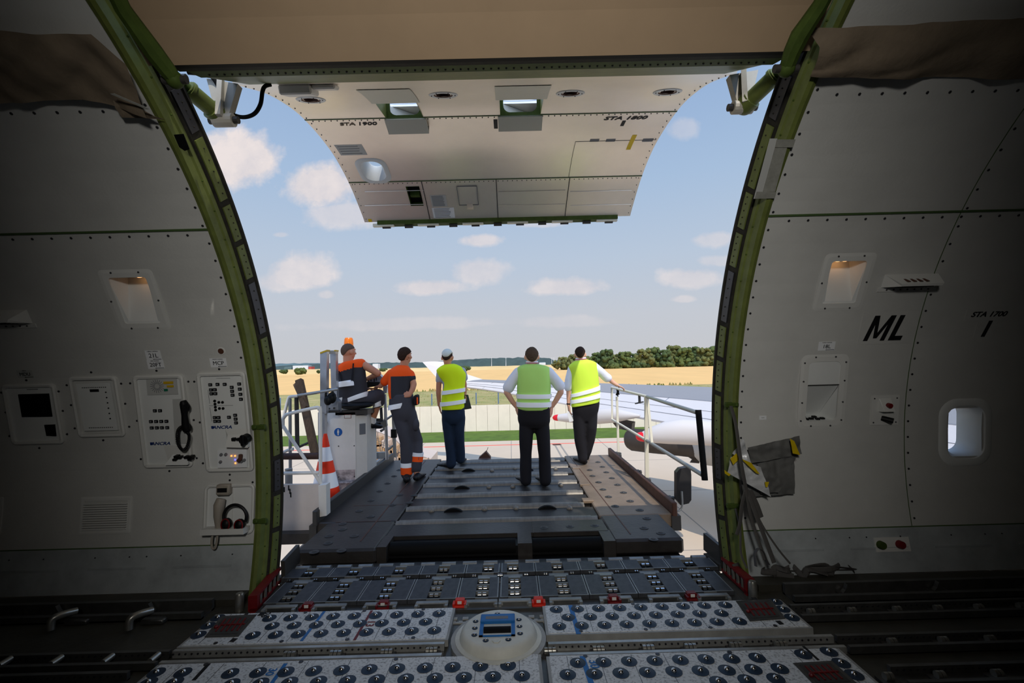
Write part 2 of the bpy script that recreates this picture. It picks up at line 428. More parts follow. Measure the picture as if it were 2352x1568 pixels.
# ceiling: tan sheet over the doorway, lining elsewhere
pL = W(1100, 134, r=RIN); TH_L = th_of(pL)
mb = MB()
shell(mb, RIN, -1.70, 1.70, TH_L, radians(128), (), nx=6, nt=20, m=0)
for s in (-1, 1):
    a, b = (-XE, -1.78) if s < 0 else (1.78, XE)
    shell(mb, RIN, a, b, TH_C, radians(128), (), nx=6, nt=20, m=1)
struct(mb.build('ceiling', ['ceiling_tan', 'lining'], fix=False))
mb = MB(); shell(mb, RIN, -XE, XE, radians(128), pi-TH_F, (), nx=4, nt=20); struct(mb.build('wall_back', ['lining'], fix=False))
for s, nm in ((-1, 'wall_aft'), (1, 'wall_forward')):
    mb = MB(); ring = [cyl(s*XE, t, RIN+.02) for t in frange(TH_F-.02, pi-TH_F+.02, 40)]; mb.prism(ring, (s*.05, 0, 0))
    struct(mb.build(nm, ['dark_mottled']))  # end walls closing the cabin, in a dark mottled colour
# outer skin
def skin_holes():
    h = [(-1.70, 1.70, asin((-.06-ZC)/ROUT), radians(62))]
    a = WR; h.append((a[0]-.10+.0, a[1]-.10, a[2], a[3])); return h
WRO = (WR[0]-.02, WR[1]+.02, WR[2]-.008, WR[3]+.008)
mb = MB(); shell(mb, ROUT+.03, -XE-2, XE+2, radians(-40), radians(215), [(-1.70, 1.70, asin((-.06-ZC)/ROUT), radians(58)), WRO], nx=10, nt=80)
for th, r0, r1 in ((radians(58), RIN, ROUT+.03),):
    mb.add([cyl(-1.7, th, r0), cyl(1.7, th, r0), cyl(1.7, th, r1), cyl(-1.7, th, r1)], [(0, 1, 2, 3)])
struct(mb.build('wall_outer_skin', ['skin_out'], fix=False))
# floor
mb = MB(); mb.box((-XE, -2.65, -.12), (XE, 3.40, -.045)); mb.box((-1.72, 3.40, -.12), (1.72, 3.60, -.045))
mb.box((-XE, 3.30, -.06), (-1.80, 3.47, -.0)); mb.box((1.80, 3.30, -.06), (XE, 3.47, -.0))
struct(mb.build('floor', ['floor']))
# door frame: swept green profile on both sides, clips on its edge
def sweep_frame(side, nm, t0, t1):
    pr = [(1.80, 3.055), (1.775, 3.045), (1.752, 3.05), (1.745, 3.10), (1.735, 3.11), (1.728, 3.135)]
    pr2 = [(1.728, 3.135), (1.715, 3.14), (1.700, 3.225), (1.70, 3.235)]
    pr3 = [(1.70, 3.235), (1.690, 3.24), (1.692, 3.262), (1.80, 3.262), (1.80, 3.055)]
    mb = MB(); ts = frange(t0, t1, 60)
    for pts, m in ((pr, 0), (pr2, 2), (pr3, 2)):
        mb.loops([[cyl(side*x, t, r) for x, r in pts] for t in ts], m, caps=False, closed=False)
    t = t0+.03; k = 0
    while t < radians(50):            # clip segments along the edge
        L = .085 if k % 3 else .13
        q = [(1.713, 3.15), (1.705, 3.15), (1.698, 3.222), (1.706, 3.222)]
        m = 0 if k % 4 != 2 else 3
        mb.loops([[cyl(side*x, a, r) for x, r in q] for a in frange(t, t+L-.012, 3)], m)
        for j in range(5):
            a = t+L*(j+.6)/6; c = cyl(side*1.700, a, 3.19); mb.sph(c, .005, 6, m=2)
            c = cyl(side*1.737, a+.01, 3.112)
        t += L; k += 1
    # inner edge bolts
    for k in range(30): mb.sph(cyl(side*1.741, t0+(t1-t0)*k/30, 3.105), .006, 6, m=1)
    return struct(mb.build(nm, ['primer', 'primer_dark', 'primer_edge', 'rivet'], smooth=False))
sweep_frame(-1, 'trim_1', TH_F-.03, radians(90)); sweep_frame(1, 'trim_2', TH_F-.03, radians(90))
# lintel: black seal, grey strip, riveted green beam
A = W(1100, 130, r=RIN); B = W(1100, 142, r=3.13); Cc = W(1100, 149, r=3.17); Dd = W(1100, 164, r=3.27); E_ = V((0, 2.97, 3.455))
def strip(mb, p, q, xa, xb, m, th=.03):
    d = (q-p); n = V((0, -d.z, d.y)).normalized()
    if n.z < 0: n = -n
    mb.hexa([V((xa, p.y, p.z)), V((xb, p.y, p.z)), V((xb, q.y, q.z)), V((xa, q.y, q.z)), V((xa, p.y, p.z))+n*th, V((xb, p.y, p.z))+n*th, V((xb, q.y, q.z))+n*th, V((xa, q.y, q.z))+n*th], m)
mb = MB(); strip(mb, A, B, -1.66, 1.69, 0, .05); struct(mb.build('trim_3', ['rubber']))
mb = MB(); strip(mb, B, Cc, -1.62, 1.64, 0); strip(mb, Cc, Dd, -1.58, 1.64, 1, .05); strip(mb, Dd, E_, -1.55, 1.58, 2, .12)
for i in range(74):
    X = -1.5+i*3.06/73; p = Cc.lerp(Dd, .55); mb.cone((X, p.y, p.z+.004), (X, p.y-.002, p.z-.006), .006, .005, 8, 3)
struct(mb.build('trim_4', ['primer_edge', 'primer_dark', 'primer', 'rivet']))
# ================================================================ raised cargo door
DP = [(2.97, 3.455), (3.05, 3.495), (3.40, 3.65), (3.77, 3.755), (4.05, 3.795), (4.4, 3.805), (4.77, 3.775), (5.19, 3.66), (5.58, 3.475), (5.72, 3.395)]
def _sm(P, n):
    out = []
    for i in range(len(P)-1):
        p0 = P[max(i-1, 0)]; p1 = P[i]; p2 = P[i+1]; p3 = P[min(i+2, len(P)-1)]
        for k in range(n):
            t = k/n; out.append(tuple(.5*((2*p1[j])+(-p0[j]+p2[j])*t+(2*p0[j]-5*p1[j]+4*p2[j]-p3[j])*t*t+(-p0[j]+3*p1[j]-3*p2[j]+p3[j])*t**3) for j in range(len(p1))))
    return out+[tuple(P[-1])]
DS = _sm(DP, 6)
SL = [0]
for a, b in zip(DS, DS[1:]): SL.append(SL[-1]+math.hypot(b[0]-a[0], b[1]-a[1]))
STOT = SL[-1]
def dpos(s):          # point and outward(up) normal on the door inner skin at arc length s
    s = max(0, min(STOT-1e-6, s)); i = 0
    while i < len(SL)-2 and SL[i+1] < s: i += 1
    f = (s-SL[i])/(SL[i+1]-SL[i]); a, b = DS[i], DS[i+1]
    d = V((0, b[0]-a[0], b[1]-a[1])).normalized()
    return V((0, a[0]+(b[0]-a[0])*f, a[1]+(b[1]-a[1])*f)), V((0, -d.z, d.y)), d
def dhit(px, py):
    d = ray(px, py); best = None
    for i in range(len(DS)-1):
        (y0, z0), (y1, z1) = DS[i], DS[i+1]; ey, ez = y1-y0, z1-z0
        det = d.y*(-ez)+d.z*ey
        if abs(det) < 1e-9: continue
        t = ((y0)*(-ez)+(z0-Z0)*ey)/det; u = (d.y*(z0-Z0)-d.z*y0)/det
        if -.001 <= u <= 1.001 and t > 0:
            if best is None or t < best[0]: best = (t, SL[i]+u*(SL[i+1]-SL[i]))
    if best is None: return None
    return CAM.x+d.x*best[0], best[1]
def dframe(px, py, off=0):
    X, s = dhit(px, py); p, n, d = dpos(s); return frame_at(V((X, p.y, p.z))-n*off, (1, 0, 0), -d)   # x=+X, y=toward hinge, z=down/inside
door = thing('cargo_door', 'large raised curved white aircraft cargo door hanging open against the sky', 'cargo door', (0, 2.97, 3.45))
def drect(x0, y0, x1, y1):
    xm, ym = (x0+x1)/2, (y0+y1)/2; a, b = dhit(x0, ym)[0], dhit(x1, ym)[0]; c, d = dhit(xm, y0)[1], dhit(xm, y1)[1]; return (min(a, b), max(a, b), min(c, d), max(c, d))
H1 = drect(876, 236, 966, 272); H2 = drect(1148, 228, 1244, 265)
a_ = dhit(858, 392); H3 = (a_[0]-.12, a_[0]+.12, a_[1]-.16, a_[1]+.16)
VH = []
for px, py in ((714, 229), (1018, 218), (1310, 214), (1533, 211)):
    a_ = dhit(px, py); VH.append((a_[0]-.055, a_[0]+.055, a_[1]-.045, a_[1]+.045))
a_ = drect(938, 428, 968, 472); H4 = a_
HO = [H1, H2, H3, H4]+VH
XH = 1.66
def dsheet(mb, off, hs, xh, m, s0=0, s1=None):
    s1 = STOT if s1 is None else s1
    xs = set(frange(-xh, xh, 8)); ss = set(frange(s0, s1, 40))
    for h in hs: xs |= {h[0], h[1]}; ss |= {h[2], h[3]}
    xs = sorted(xs); ss = sorted(x for x in ss if s0 <= x <= s1); vi = {}; vs = []; fs = []
    def idx(x, s):
        k = (x, s)
        if k not in vi: p, n, d = dpos(s); vi[k] = len(vs); vs.append(V((x, p.y, p.z))+n*off)
        return vi[k]
    for a, b in zip(xs, xs[1:]):
        for c, d in zip(ss, ss[1:]):
            if any(h[0] < (a+b)/2 < h[1] and h[2] < (c+d)/2 < h[3] for h in hs): continue
            fs.append((idx(a, c), idx(b, c), idx(b, d), idx(a, d)))
    mb.add(vs, fs, m)
def dp3(X, s, off=0): p, n, d = dpos(s); return V((X, p.y, p.z))+n*off
mb = MB(); TK = .16
dsheet(mb, 0, HO, XH, 0); HX = [(h[0], h[1], h[2], h[3]+.10) for h in (H1, H2)]; dsheet(mb, TK, HX+[H3], XH+.02, 0)
for x, xo in ((-XH, -XH-.02), (XH, XH+.02)):
    mb.loops([[dp3(x, s), dp3(xo, s, TK)] for s in frange(0, STOT, 40)], 0, caps=False, closed=False)
mb.add([dp3(-XH, 0), dp3(XH, 0), dp3(XH+.02, 0, TK), dp3(-XH-.02, 0, TK)], [(0, 1, 2, 3)]); mb.add([dp3(-XH, STOT), dp3(XH, STOT), dp3(XH+.02, STOT, TK), dp3(-XH-.02, STOT, TK)], [(0, 1, 2, 3)])
for px, s_r in ((265, 0), (411, 0)):     # horizontal seams with rivets
    X, s = dhit(1150, px); mb.loops([[dp3(-XH, s+a, -b) for a, b in ((-.006, .001), (-.006, .004), (.006, .004), (.006, .001))], [dp3(XH, s+a, -b) for a, b in ((-.006, .001), (-.006, .004), (.006, .004), (.006, .001))]], 1)
    for i in range(60): X = -1.6+i*3.2/59; mb.sph(dp3(X, s+.03, -.001), .006, 6, m=2)
for sd in (-1, 1):
    for i in range(26): mb.sph(dp3(sd*(XH-.03), .1+i*(STOT-.15)/25, -.001), .006, 6, m=2)
_s2 = dhit(1150, 411)[1]
for px in (1142, 1302, 978):             # vertical joints of the lower panels
    X = dhit(px, 460)[0]; mb.loops([[dp3(X+a, s, -b) for a, b in ((-.004, .001), (-.004, .004), (.004, .004), (.004, .001))] for s in frange(_s2, STOT-.02, 8)], 2)
X, s_a = dhit(1322, 325); mb.loops([[dp3(X+a, s, -b) for a, b in ((-.002, .001), (-.002, .003), (.002, .003), (.002, .001))] for s in frange(s_a, _s2, 8)], 2)
mb.loops([[dp3(x, s_a+a, -b) for a, b in ((-.002, .001), (-.002, .003), (.002, .003), (.002, .001))] for x in (X, XH-.02)], 2)
for py in (440, 472):
    for pa, pb in ((838, 975), (1145, 1298), (1310, 1450)):
        xa, s = dhit(pa, py); xb = dhit(pb, py)[0]; xa = max(xa, -XH+.02); xb = min(xb, XH-.03)
        mb.loops([[dp3(x, s+a, -b) for a, b in ((-.004, .001), (0, .006), (.004, .001))] for x in (xa, xb)], 0)
mb.build('door_panel', ['door_skin', 'seam', 'rivet'], door, smooth=True)
# square vent openings with green tunnels, hinged flaps, an added white reflector and a milky sun screen
for h in (H1, H2):
    mb = MB(); x0, x1, s0, s1 = h
    for (a, b, ta, tb) in (((x0, s0), (x1, s0), TK, TK), ((x1, s0), (x1, s1), TK, TK), ((x0, s1), (x0, s0), TK, TK)):
        mb.add([dp3(a[0], a[1], -.003), dp3(b[0], b[1], -.003), dp3(b[0], b[1], tb), dp3(a[0], a[1], ta)], [(0, 1, 2, 3)], 0)
    wf = mb.build('vent_frame', ['primer', 'primer_dark'], door)
    mb = MB(); hh = TK; o_ = [(x0, 0), (x1, 0), (x1, hh), (x0, hh)]; q = rrect(x0+.03, x1-.03, .03, hh+.06, .06, 5)   # green ring facing the cabin at the far side
    R = rrect(x0, x1, -.002, hh+.08, .01, 5); mb.loops([[dp3(x, s1, z) for x, z in R], [dp3(x, s1, z) for x, z in q], [dp3(x, s1+.02, z) for x, z in q]], 0, caps=False); mb.build('window_ring', ['primer_dark'], wf)
    mb = MB(); mb.add([dp3(x0, s1+.03, .0), dp3(x1, s1+.03, .0), dp3(x1, s1+.34, TK), dp3(x0, s1+.08, TK)], [(0, 1, 2, 3)])
    for x in (x0, x1): mb.add([dp3(x, s1, .0), dp3(x, s1, TK), dp3(x, s1+.08, TK)], [(0, 1, 2)])
    mb.build('added_reflector', ['panel_white'], wf)  # white surface added so that the opening shows bright
    mb = MB(); mb.loops([[dp3(x0, s, TK-.004), dp3(x1, s, TK-.004), dp3(x1, s, TK), dp3(x0, s, TK)] for s in (s0, s1+.10)], 0); mb.build('pane', ['milk_diffuser'], wf)  # milky sheet added over the outer hole to keep direct sun off the platform
    mb = MB(); q = [(x0-.05, s1+.0, .0), (x1+.03, s1, .0), (x1+.03, s1+.13, .0), (x0-.05, s1+.13, .0)]   # deflector lip under the opening
    mb.hexa([dp3(x0-.02, s1, -.002), dp3(x1+.02, s1, -.002), dp3(x1+.02, s1+.15, -.06), dp3(x0-.02, s1+.15, -.06), dp3(x0-.02, s1, -.012), dp3(x1+.02, s1, -.012), dp3(x1+.02, s1+.15, -.075), dp3(x0-.02, s1+.15, -.075)])
    mb.hexa([dp3(x0-.02, s1+.15, -.075), dp3(x1+.02, s1+.15, -.075), dp3(x1+.02, s1+.17, -.0), dp3(x0-.02, s1+.17, -.0), dp3(x0-.02, s1+.145, -.065), dp3(x1+.02, s1+.145, -.065), dp3(x1+.02, s1+.16, -.0), dp3(x0-.02, s1+.16, -.0)])
    mb.build('deflector', ['door_metal'], door)
    mb = MB()     # bright metal facing above the opening
    mb.loops([[dp3(x, s, -.002) for s in frange(max(.05, s0-.42), s0-.005, 5)] for x in (x0-.03, x1+.03)], 0, caps=False, closed=False)
    mb.loops([[dp3(x, s, -.005) for s in frange(max(.05, s0-.42), s0-.005, 5)] for x in (x0-.03, x1+.03)], 0, caps=False, closed=False)
    mb.build('facing', ['door_metal'], door)
# round-cornered cabin window in the door
x0, x1, s0, s1 = H3; mb = MB()
rings = []
for g, off, rr_ in ((.05, -.001, .12), (.035, -.008, .11), (.0, -.006, .10), (-.02, .03, .09), (-.045, TK, .07)):
    rings.append([dp3(x, s, off) for x, s in rrect(x0-g, x1+g, s0-g, s1+g, rr_)])
mb.loops(rings, 0, caps=False); wf = mb.build('window_surround', ['panel_white'], door, smooth=True)
mb = MB(); q = rrect(x0+.045, x1-.045, s0+.045, s1-.045, .07); mb.loops([[dp3(x, s, TK-.01) for x, s in q], [dp3(x, s, TK-.005) for x, s in q]]); mb.build('pane', ['glass'], wf)
for h in VH:       # four small oval latch viewing ports
    x0, x1, s0, s1 = h; mb = MB(); c = ((x0+x1)/2, (s0+s1)/2)
    rings = [[dp3(c[0]+r*cos(t)*1.0, c[1]+r*sin(t)*.8, o) for t in frange(0, 2*pi, 20)[:-1]] for r, o in ((.115, -.001), (.11, -.005), (.075, -.005))]; R2 = [[dp3(c[0]+r*cos(t), c[1]+r*sin(t)*.8, o) for t in frange(0, 2*pi, 20)[:-1]] for r, o in ((.075, -.005), (.062, .0), (.055, .08))]
    mb.loops(rings, 0, caps=False); mb.loops(R2, 1, caps=False); mb.add([dp3(c[0]+.05*cos(t), c[1]+.045*sin(t), .08) for t in frange(0, 2*pi, 20)[:-1]], [tuple(range(20))], 1)
    for k in range(6): a = k*pi/3; mb.sph(dp3(c[0]+.092*cos(a), c[1]+.075*sin(a), -.006), .005, 6, m=2)
    mb.build('viewing_port', ['panel_white', 'rust', 'rivet'], door)
x0, x1, s0, s1 = H4; mb = MB()     # dark latch handle pocket
mb.add([dp3(x0, s0, .06), dp3(x1, s0, .06), dp3(x1, s1, .06), dp3(x0, s1, .06)], [(0, 1, 2, 3)], 0)
for a, b in (((x0, s0), (x1, s0)), ((x1, s0), (x1, s1)), ((x1, s1), (x0, s1)), ((x0, s1), (x0, s0))): mb.add([dp3(*a, -.004), dp3(*b, -.004), dp3(*b, .06), dp3(*a, .06)], [(0, 1, 2, 3)], 1)
mb.box(dp3(x0+.02, (s0+s1)/2-.03, .05), dp3(x1-.02, (s0+s1)/2+.05, .03), 1)
mb.build('handle_pocket', ['black', 'primer_dark'], door)
# latch row under the lower edge
mb = MB(); pE, nE, dE = dpos(STOT)
mb.box((-1.5, pE.y-.02, pE.z-.035), (1.5, pE.y+.10, pE.z+.06), 0)
for k in range(11):
    X = -1.4+k*.28; mb.cyl((X-.05, pE.y+.05, pE.z-.05), (X+.05, pE.y+.05, pE.z-.05), .022, 10, 1)
    if k % 2 == 0: mb.box((X-.16, pE.y, pE.z-.055), (X+.1, pE.y+.05, pE.z-.02), 2)
mb.build('latch_beam', ['primer_dark', 'dark_steel', 'door_metal'], door)
# placards, lettering and tape on the inner skin
def dtext(mb, txt, px, py, size, m=0, shear=0, bold=0, sx=1):
    fr = dframe(px, py, .003); mb.fr = fr; add_text(mb, txt, 0, 0, size, 0, m, shear, bold, sx); mb.fr = None
mb = MB(); dtext(mb, 'STA 1800', 1436, 271, .085, shear=.25, bold=.002, sx=1.15); mb.build('lettering', ['ink'], door)
mb = MB(); dtext(mb, 'STA', 797, 285, .07, 1, .25, .002, 1.15); dtext(mb, '1900', 842, 284, .078, 0, .25, .002, 1.15); mb.build('lettering', ['ink', 'canvas'], door)
def dpatch(name, x0, y0, x1, y1, m, off=.002, extra=None):
    r = drect(x0, y0, x1, y1); mb = MB()
    mb.loops([[dp3(x, s, -o) for x, o in ((r[0], 0), (r[1], 0), (r[1], off), (r[0], off))] for s in frange(r[2], r[3], 4)], 0)
    if extra: extra(mb, r)
    return mb.build(name, [m, 'ink_grey', 'ink'], door)
dpatch('marking', 1427, 277, 1435, 289, 'ink'); dpatch('marking', 1134, 274, 1143, 295, 'ink')
dpatch('tape', 1445, 310, 1455, 343, 'yellow_tape', .003)
def lines(mb, r, n=6, m=1, w=.85):
    for i in range(n):
        s = r[2]+(r[3]-r[2])*(i+.7)/(n+.4); xa = r[0]+(r[1]-r[0])*.08; xb = r[0]+(r[1]-r[0])*(w-.1*random.random())
        mb.loops([[dp3(x, s+a, -b) for a, b in ((-.004, .0025), (.004, .0025), (.004, .0035), (-.004, .0035))] for x in (xa, xb)], m)
dpatch('placard', 775, 332, 838, 356, 'decal_grey', extra=lambda mb, r: lines(mb, r, 4, 1))
dpatch('placard', 990, 448, 1026, 474, 'decal_grey', extra=lambda mb, r: lines(mb, r, 8, 1))
dpatch('placard', 994, 477, 1044, 500, 'decal_white', extra=lambda mb, r: lines(mb, r, 7, 1))
dpatch('placard', 1355, 319, 1376, 325, 'ink_grey'); dpatch('placard', 1392, 319, 1413, 325, 'ink_grey'); dpatch('placard', 1476, 318, 1500, 325, 'ink_grey')
def hatch(mb, r):
    for (a, b, c, d) in ((r[0], r[1], r[2], r[2]), (r[0], r[1], r[3], r[3]), (r[0], r[0], r[2], r[3]), (r[1], r[1], r[2], r[3])):
        p, q = dp3(a, c, -.006), dp3(b, d, -.006); mb.bar(p, q, .006, .006, m=1)
    mb.box(dp3((r[0]*.6+r[1]*.4), r[3]-.02, -.004), dp3((r[0]*.3+r[1]*.7), r[3]+.08, -.008), 0)
dpatch('access_hatch', 1052, 427, 1097, 470, 'door_skin', .004, hatch)
dpatch('tape', 846, 503, 854, 509, 'yellow_tape', .004)
# upper bracket with cable box
mb = MB(); fr = dframe(652, 197, 0); mb.fr = fr; mb.box((-.02, -.09, 0), (.20, .06, .06), bev=.01); mb.box((.20, -.05, 0), (.36, .05, .03), bev=.01); mb.build('junction_box', ['loader_white'], door)
# hinge side brackets carrying the struts
def bracket(tag_, pl):
    mb = MB()
    (ax, ay), (bx, by), (cx, cy), (dx_, dy_) = pl     # quad in pixels: top left, top right, bottom right, bottom left
    P = [W(*q, Y=2.78) for q in pl]; mb.prism(P, (0, .05, 0)); Q = [W(q[0], q[1], Y=2.9) for q in ((ax+ (18 if tag_ < 0 else 4), ay+4), (bx-(4 if tag_ < 0 else 18), by+4), (cx-3, cy-6), (dx_+3, dy_-6))]
    mb.prism(Q, (0, .04, 0))
    mb.bar(P[0].lerp(P[1], .5), P[2].lerp(P[3], .5)+V((0, -.02, 0)), .03, .06)
    c = P[2].lerp(P[3], .5); mb.cyl(c+V((-.06, .02, -.0)), c+V((.06, .02, 0)), .04, 14)
    mb.cyl(c+V((-.09, .02, -.0)), c+V((.09, .02, 0)), .022, 10, 1)
    return mb.build('hinge_bracket', ['strut_white', 'dark_steel'], door)
bracket(-1, [(474, 180), (546, 192), (522, 275), (498, 270)])
bracket(1, [(1676, 172), (1742, 160), (1722, 245), (1695, 240)])
# green actuator struts (things of their own, fixed to the frame)
def strut(lab, pts, rs, top):
    a = [W(*p, Y=y) for p, y in pts]; t = thing('door_actuator', lab, 'actuator', a[0], 'door actuators')
    mb = MB(); mb.cyl(a[1], a[2], rs[1], 16); mb.cyl(a[1].lerp(a[2], .04), a[1].lerp(a[2], .12), rs[1]*1.15, 16); mb.cyl(a[1].lerp(a[2], .78), a[1].lerp(a[2], 1.0), rs[1]*1.3, 16); mb.sph(a[2], rs[1]*1.3, 14); mb.build('barrel', ['primer'], t, smooth=True)
    mb = MB(); mb.cyl(a[0], a[1], rs[0], 14); mb.sph(a[0], rs[0]*1.5, 12); mb.build('rod', ['primer_dark'], t, smooth=True)
    mb = MB(); d = V((.07, 0, 0)); mb.cyl(a[0]-d, a[0]+d, .022, 10); mb.build('pin', ['dark_steel'], t)
    return t
strut('green hydraulic door actuator at the upper left corner of the doorway', [((400, 180), 2.55), ((430, 203), 2.62), ((500, 262), 2.80)], (.030, .048), 0)
strut('green hydraulic door actuator at the upper right corner of the doorway', [((1806, 157), 2.55), ((1783, 172), 2.62), ((1712, 240), 2.80)], (.030, .048), 0)
# green carrier arms above the actuators
for lab, px in (('green frame arm above the left door actuator', [(402, 184), (384, 160), (352, 118), (318, 70), (282, 20), (268, -10)]), ('green frame arm above the right door actuator', [(1806, 158), (1820, 118), (1838, 80), (1858, 50), (1885, 10), (1900, -20)])):
    a = [W(*p, r=2.99-.0*i) for i, p in enumerate(px)]; mb = MB()
    mb.tube(a, [.035, .042, .045, .040, .036, .036], 8); mb.sph(a[0], .042, 12); mb.cyl(a[0]+V((-.06, 0, 0)), a[0]+V((.06, 0, 0)), .02, 10, 1)
    tag(mb.build('hinge_mechanism', ['primer_dark', 'dark_steel'], smooth=True), lab, 'bracket', 'door frame arms')
# black cable loop
def spline(P, n=8): return [V(p) for p in _sm([tuple(p) for p in P], n)]
px = [(430, 163), (462, 165), (482, 172), (500, 196), (512, 232), (527, 258), (556, 269), (583, 262), (598, 240), (603, 210), (609, 198), (622, 194)]
pts = spline([W(*p, Y=2.72+.02*i) for i, p in enumerate(px)]); mb = MB(); mb.tube(pts, .0125, 10)
mb.cyl(pts[0], pts[10], .02, 10); tag(mb.build('cable', ['rubber'], smooth=True), 'thick black cable looping down beside the raised door at upper left', 'cable')
# ================================================================ sky, sun
w = bpy.data.worlds.new('sky'); scene.world = w; w.use_nodes = True; nt = w.node_tree; N = nt.nodes; L = nt.links; bg = N['Background']
def nd(t, **k):
    n = N.new(t)
    for a, b in k.items(): setattr(n, a, b)
    return n
def mth(op, a, b=None, c=None, clamp=False):
    n = nd('ShaderNodeMath', operation=op, use_clamp=clamp)
    for i, x in enumerate((a, b, c)):
        if x is None: continue
        if isinstance(x, (int, float)): n.inputs[i].default_value = x
        else: L.new(x, n.inputs[i])
    return n.outputs[0]
tc = nd('ShaderNodeTexCoord'); sp = nd('ShaderNodeSeparateXYZ'); L.new(tc.outputs['Generated'], sp.inputs[0])
ya = mth('MAXIMUM', mth('ABSOLUTE', sp.outputs[1]), .05); U = mth('DIVIDE', sp.outputs[0], ya); E = mth('DIVIDE', sp.outputs[2], ya)
cr = nd('ShaderNodeValToRGB'); L.new(mth('MAXIMUM', sp.outputs[2], 0), cr.inputs[0]); e = cr.color_ramp.elements
stops = [(0, (198, 199, 203)), (.10, (196, 201, 210)), (.22, (184, 199, 218)), (.36, (166, 190, 219)), (.52, (148, 176, 214)), (.8, (112, 148, 200))]
e[0].position = 0; e[0].color = srgb(*stops[0][1]); e[1].position = stops[-1][0]; e[1].color = srgb(*stops[-1][1])
for p, c in stops[1:-1]: q = e.new(p); q.color = srgb(*c)
n1 = nd('ShaderNodeTexNoise'); n1.inputs['Scale'].default_value = 7; n1.inputs['Detail'].default_value = 9; n1.inputs['Roughness'].default_value = .62
n2 = nd('ShaderNodeTexNoise'); n2.inputs['Scale'].default_value = 22; n2.inputs['Detail'].default_value = 7; n2.inputs['Roughness'].default_value = .6
cv = nd('ShaderNodeCombineXYZ'); L.new(U, cv.inputs[0]); L.new(E, cv.inputs[1]); L.new(cv.outputs[0], n1.inputs['Vector']); L.new(cv.outputs[0], n2.inputs['Vector'])
nz = mth('ADD', mth('MULTIPLY', mth('SUBTRACT', n1.outputs['Fac'], .5), 2.6), mth('MULTIPLY', mth('SUBTRACT', n2.outputs['Fac'], .5), 1.2))
# clouds: (px, py, half width px, half height up, half height down, density, whiteness)
CL = [(552, 372, 95, 78, 66, 1.0), (500, 350, 60, 50, 60, .9), (740, 425, 100, 55, 60, .95), (800, 490, 110, 30, 40, .6), (690, 640, 85, 62, 28, .75), (640, 650, 60, 30, 22, .6), (990, 662, 85, 24, 18, .75), (1100, 622, 70, 32, 40, .6),
      (1305, 662, 100, 28, 18, .7), (1104, 552, 50, 16, 18, .75), (1585, 640, 75, 26, 26, .6), (1570, 688, 30, 10, 8, .5), (1640, 550, 55, 18, 22, .5), (1565, 295, 48, 32, 34, .35), (1240, 515, 60, 14, 10, .5), (750, 678, 22, 12, 10, .5), (920, 745, 260, 16, 14, .28), (1300, 740, 120, 16, 14, .25), (645, 540, 20, 8, 6, .4), (1650, 600, 60, 14, 14, .4)]
acc = None
for (px, py, hw, hu, hd, dn) in CL:
    d = ray(px, py); u0, v0 = d.x/d.y, d.z/d.y; s = 1/F*1.02
    du = mth('DIVIDE', mth('SUBTRACT', U, u0), hw*s*1.08); dv = mth('SUBTRACT', E, v0)
    dv2 = mth('ADD', mth('DIVIDE', mth('MAXIMUM', dv, 0), hu*s*1.1), mth('DIVIDE', mth('MINIMUM', dv, 0), hd*s*1.0))
    r2 = mth('ADD', mth('MULTIPLY', du, du), mth('MULTIPLY', dv2, dv2))
    k = mth('MULTIPLY', mth('SUBTRACT', 1.0, mth('SQRT', r2)), 1.5)
    k = mth('MULTIPLY', mth('MULTIPLY', mth('ADD', k, mth('MULTIPLY', nz, .85)), 1.6, clamp=True), dn)
    acc = k if acc is None else mth('MAXIMUM', acc, k)
fr_ = mth('GREATER_THAN', sp.outputs[1], 0); acc = mth('MULTIPLY', acc, fr_)
n3 = nd('ShaderNodeTexNoise'); n3.inputs['Scale'].default_value = 2.4; n3.inputs['Detail'].default_value = 8; L.new(tc.outputs['Generated'], n3.inputs['Vector'])
bk = mth('MULTIPLY', mth('MULTIPLY', mth('SUBTRACT', n3.outputs['Fac'], .55), 5, clamp=True), mth('LESS_THAN', sp.outputs[1], 0))
acc = mth('MAXIMUM', acc, mth('MULTIPLY', bk, .8))
cc = nd('ShaderNodeValToRGB'); L.new(mth('ADD', .5, mth('MULTIPLY', nz, .5)), cc.inputs[0]); cc.color_ramp.elements[0].color = srgb(208, 205, 212); cc.color_ramp.elements[1].color = srgb(236, 226, 224)
cc.color_ramp.elements[0].position = .2; cc.color_ramp.elements[1].position = .7
mx = nd('ShaderNodeMixRGB'); L.new(acc, mx.inputs[0]); L.new(cr.outputs[0], mx.inputs[1]); L.new(cc.outputs[0], mx.inputs[2]); L.new(mx.outputs[0], bg.inputs[0])
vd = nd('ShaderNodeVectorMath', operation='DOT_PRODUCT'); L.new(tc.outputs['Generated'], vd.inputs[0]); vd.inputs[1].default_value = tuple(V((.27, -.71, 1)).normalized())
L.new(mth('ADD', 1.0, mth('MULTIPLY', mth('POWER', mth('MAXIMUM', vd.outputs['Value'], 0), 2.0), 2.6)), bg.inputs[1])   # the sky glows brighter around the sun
sd = V((-.27, .71, -1)).normalized()
sl = bpy.data.lights.new('sun', 'SUN'); sl.energy = 2.9; sl.color = (1, .94, .84); sl.angle = .009; so = bpy.data.objects.new('sun', sl); COL.objects.link(so)
so.rotation_euler = sd.to_track_quat('-Z', 'Y').to_euler(); so.location = (5, -10, 30)
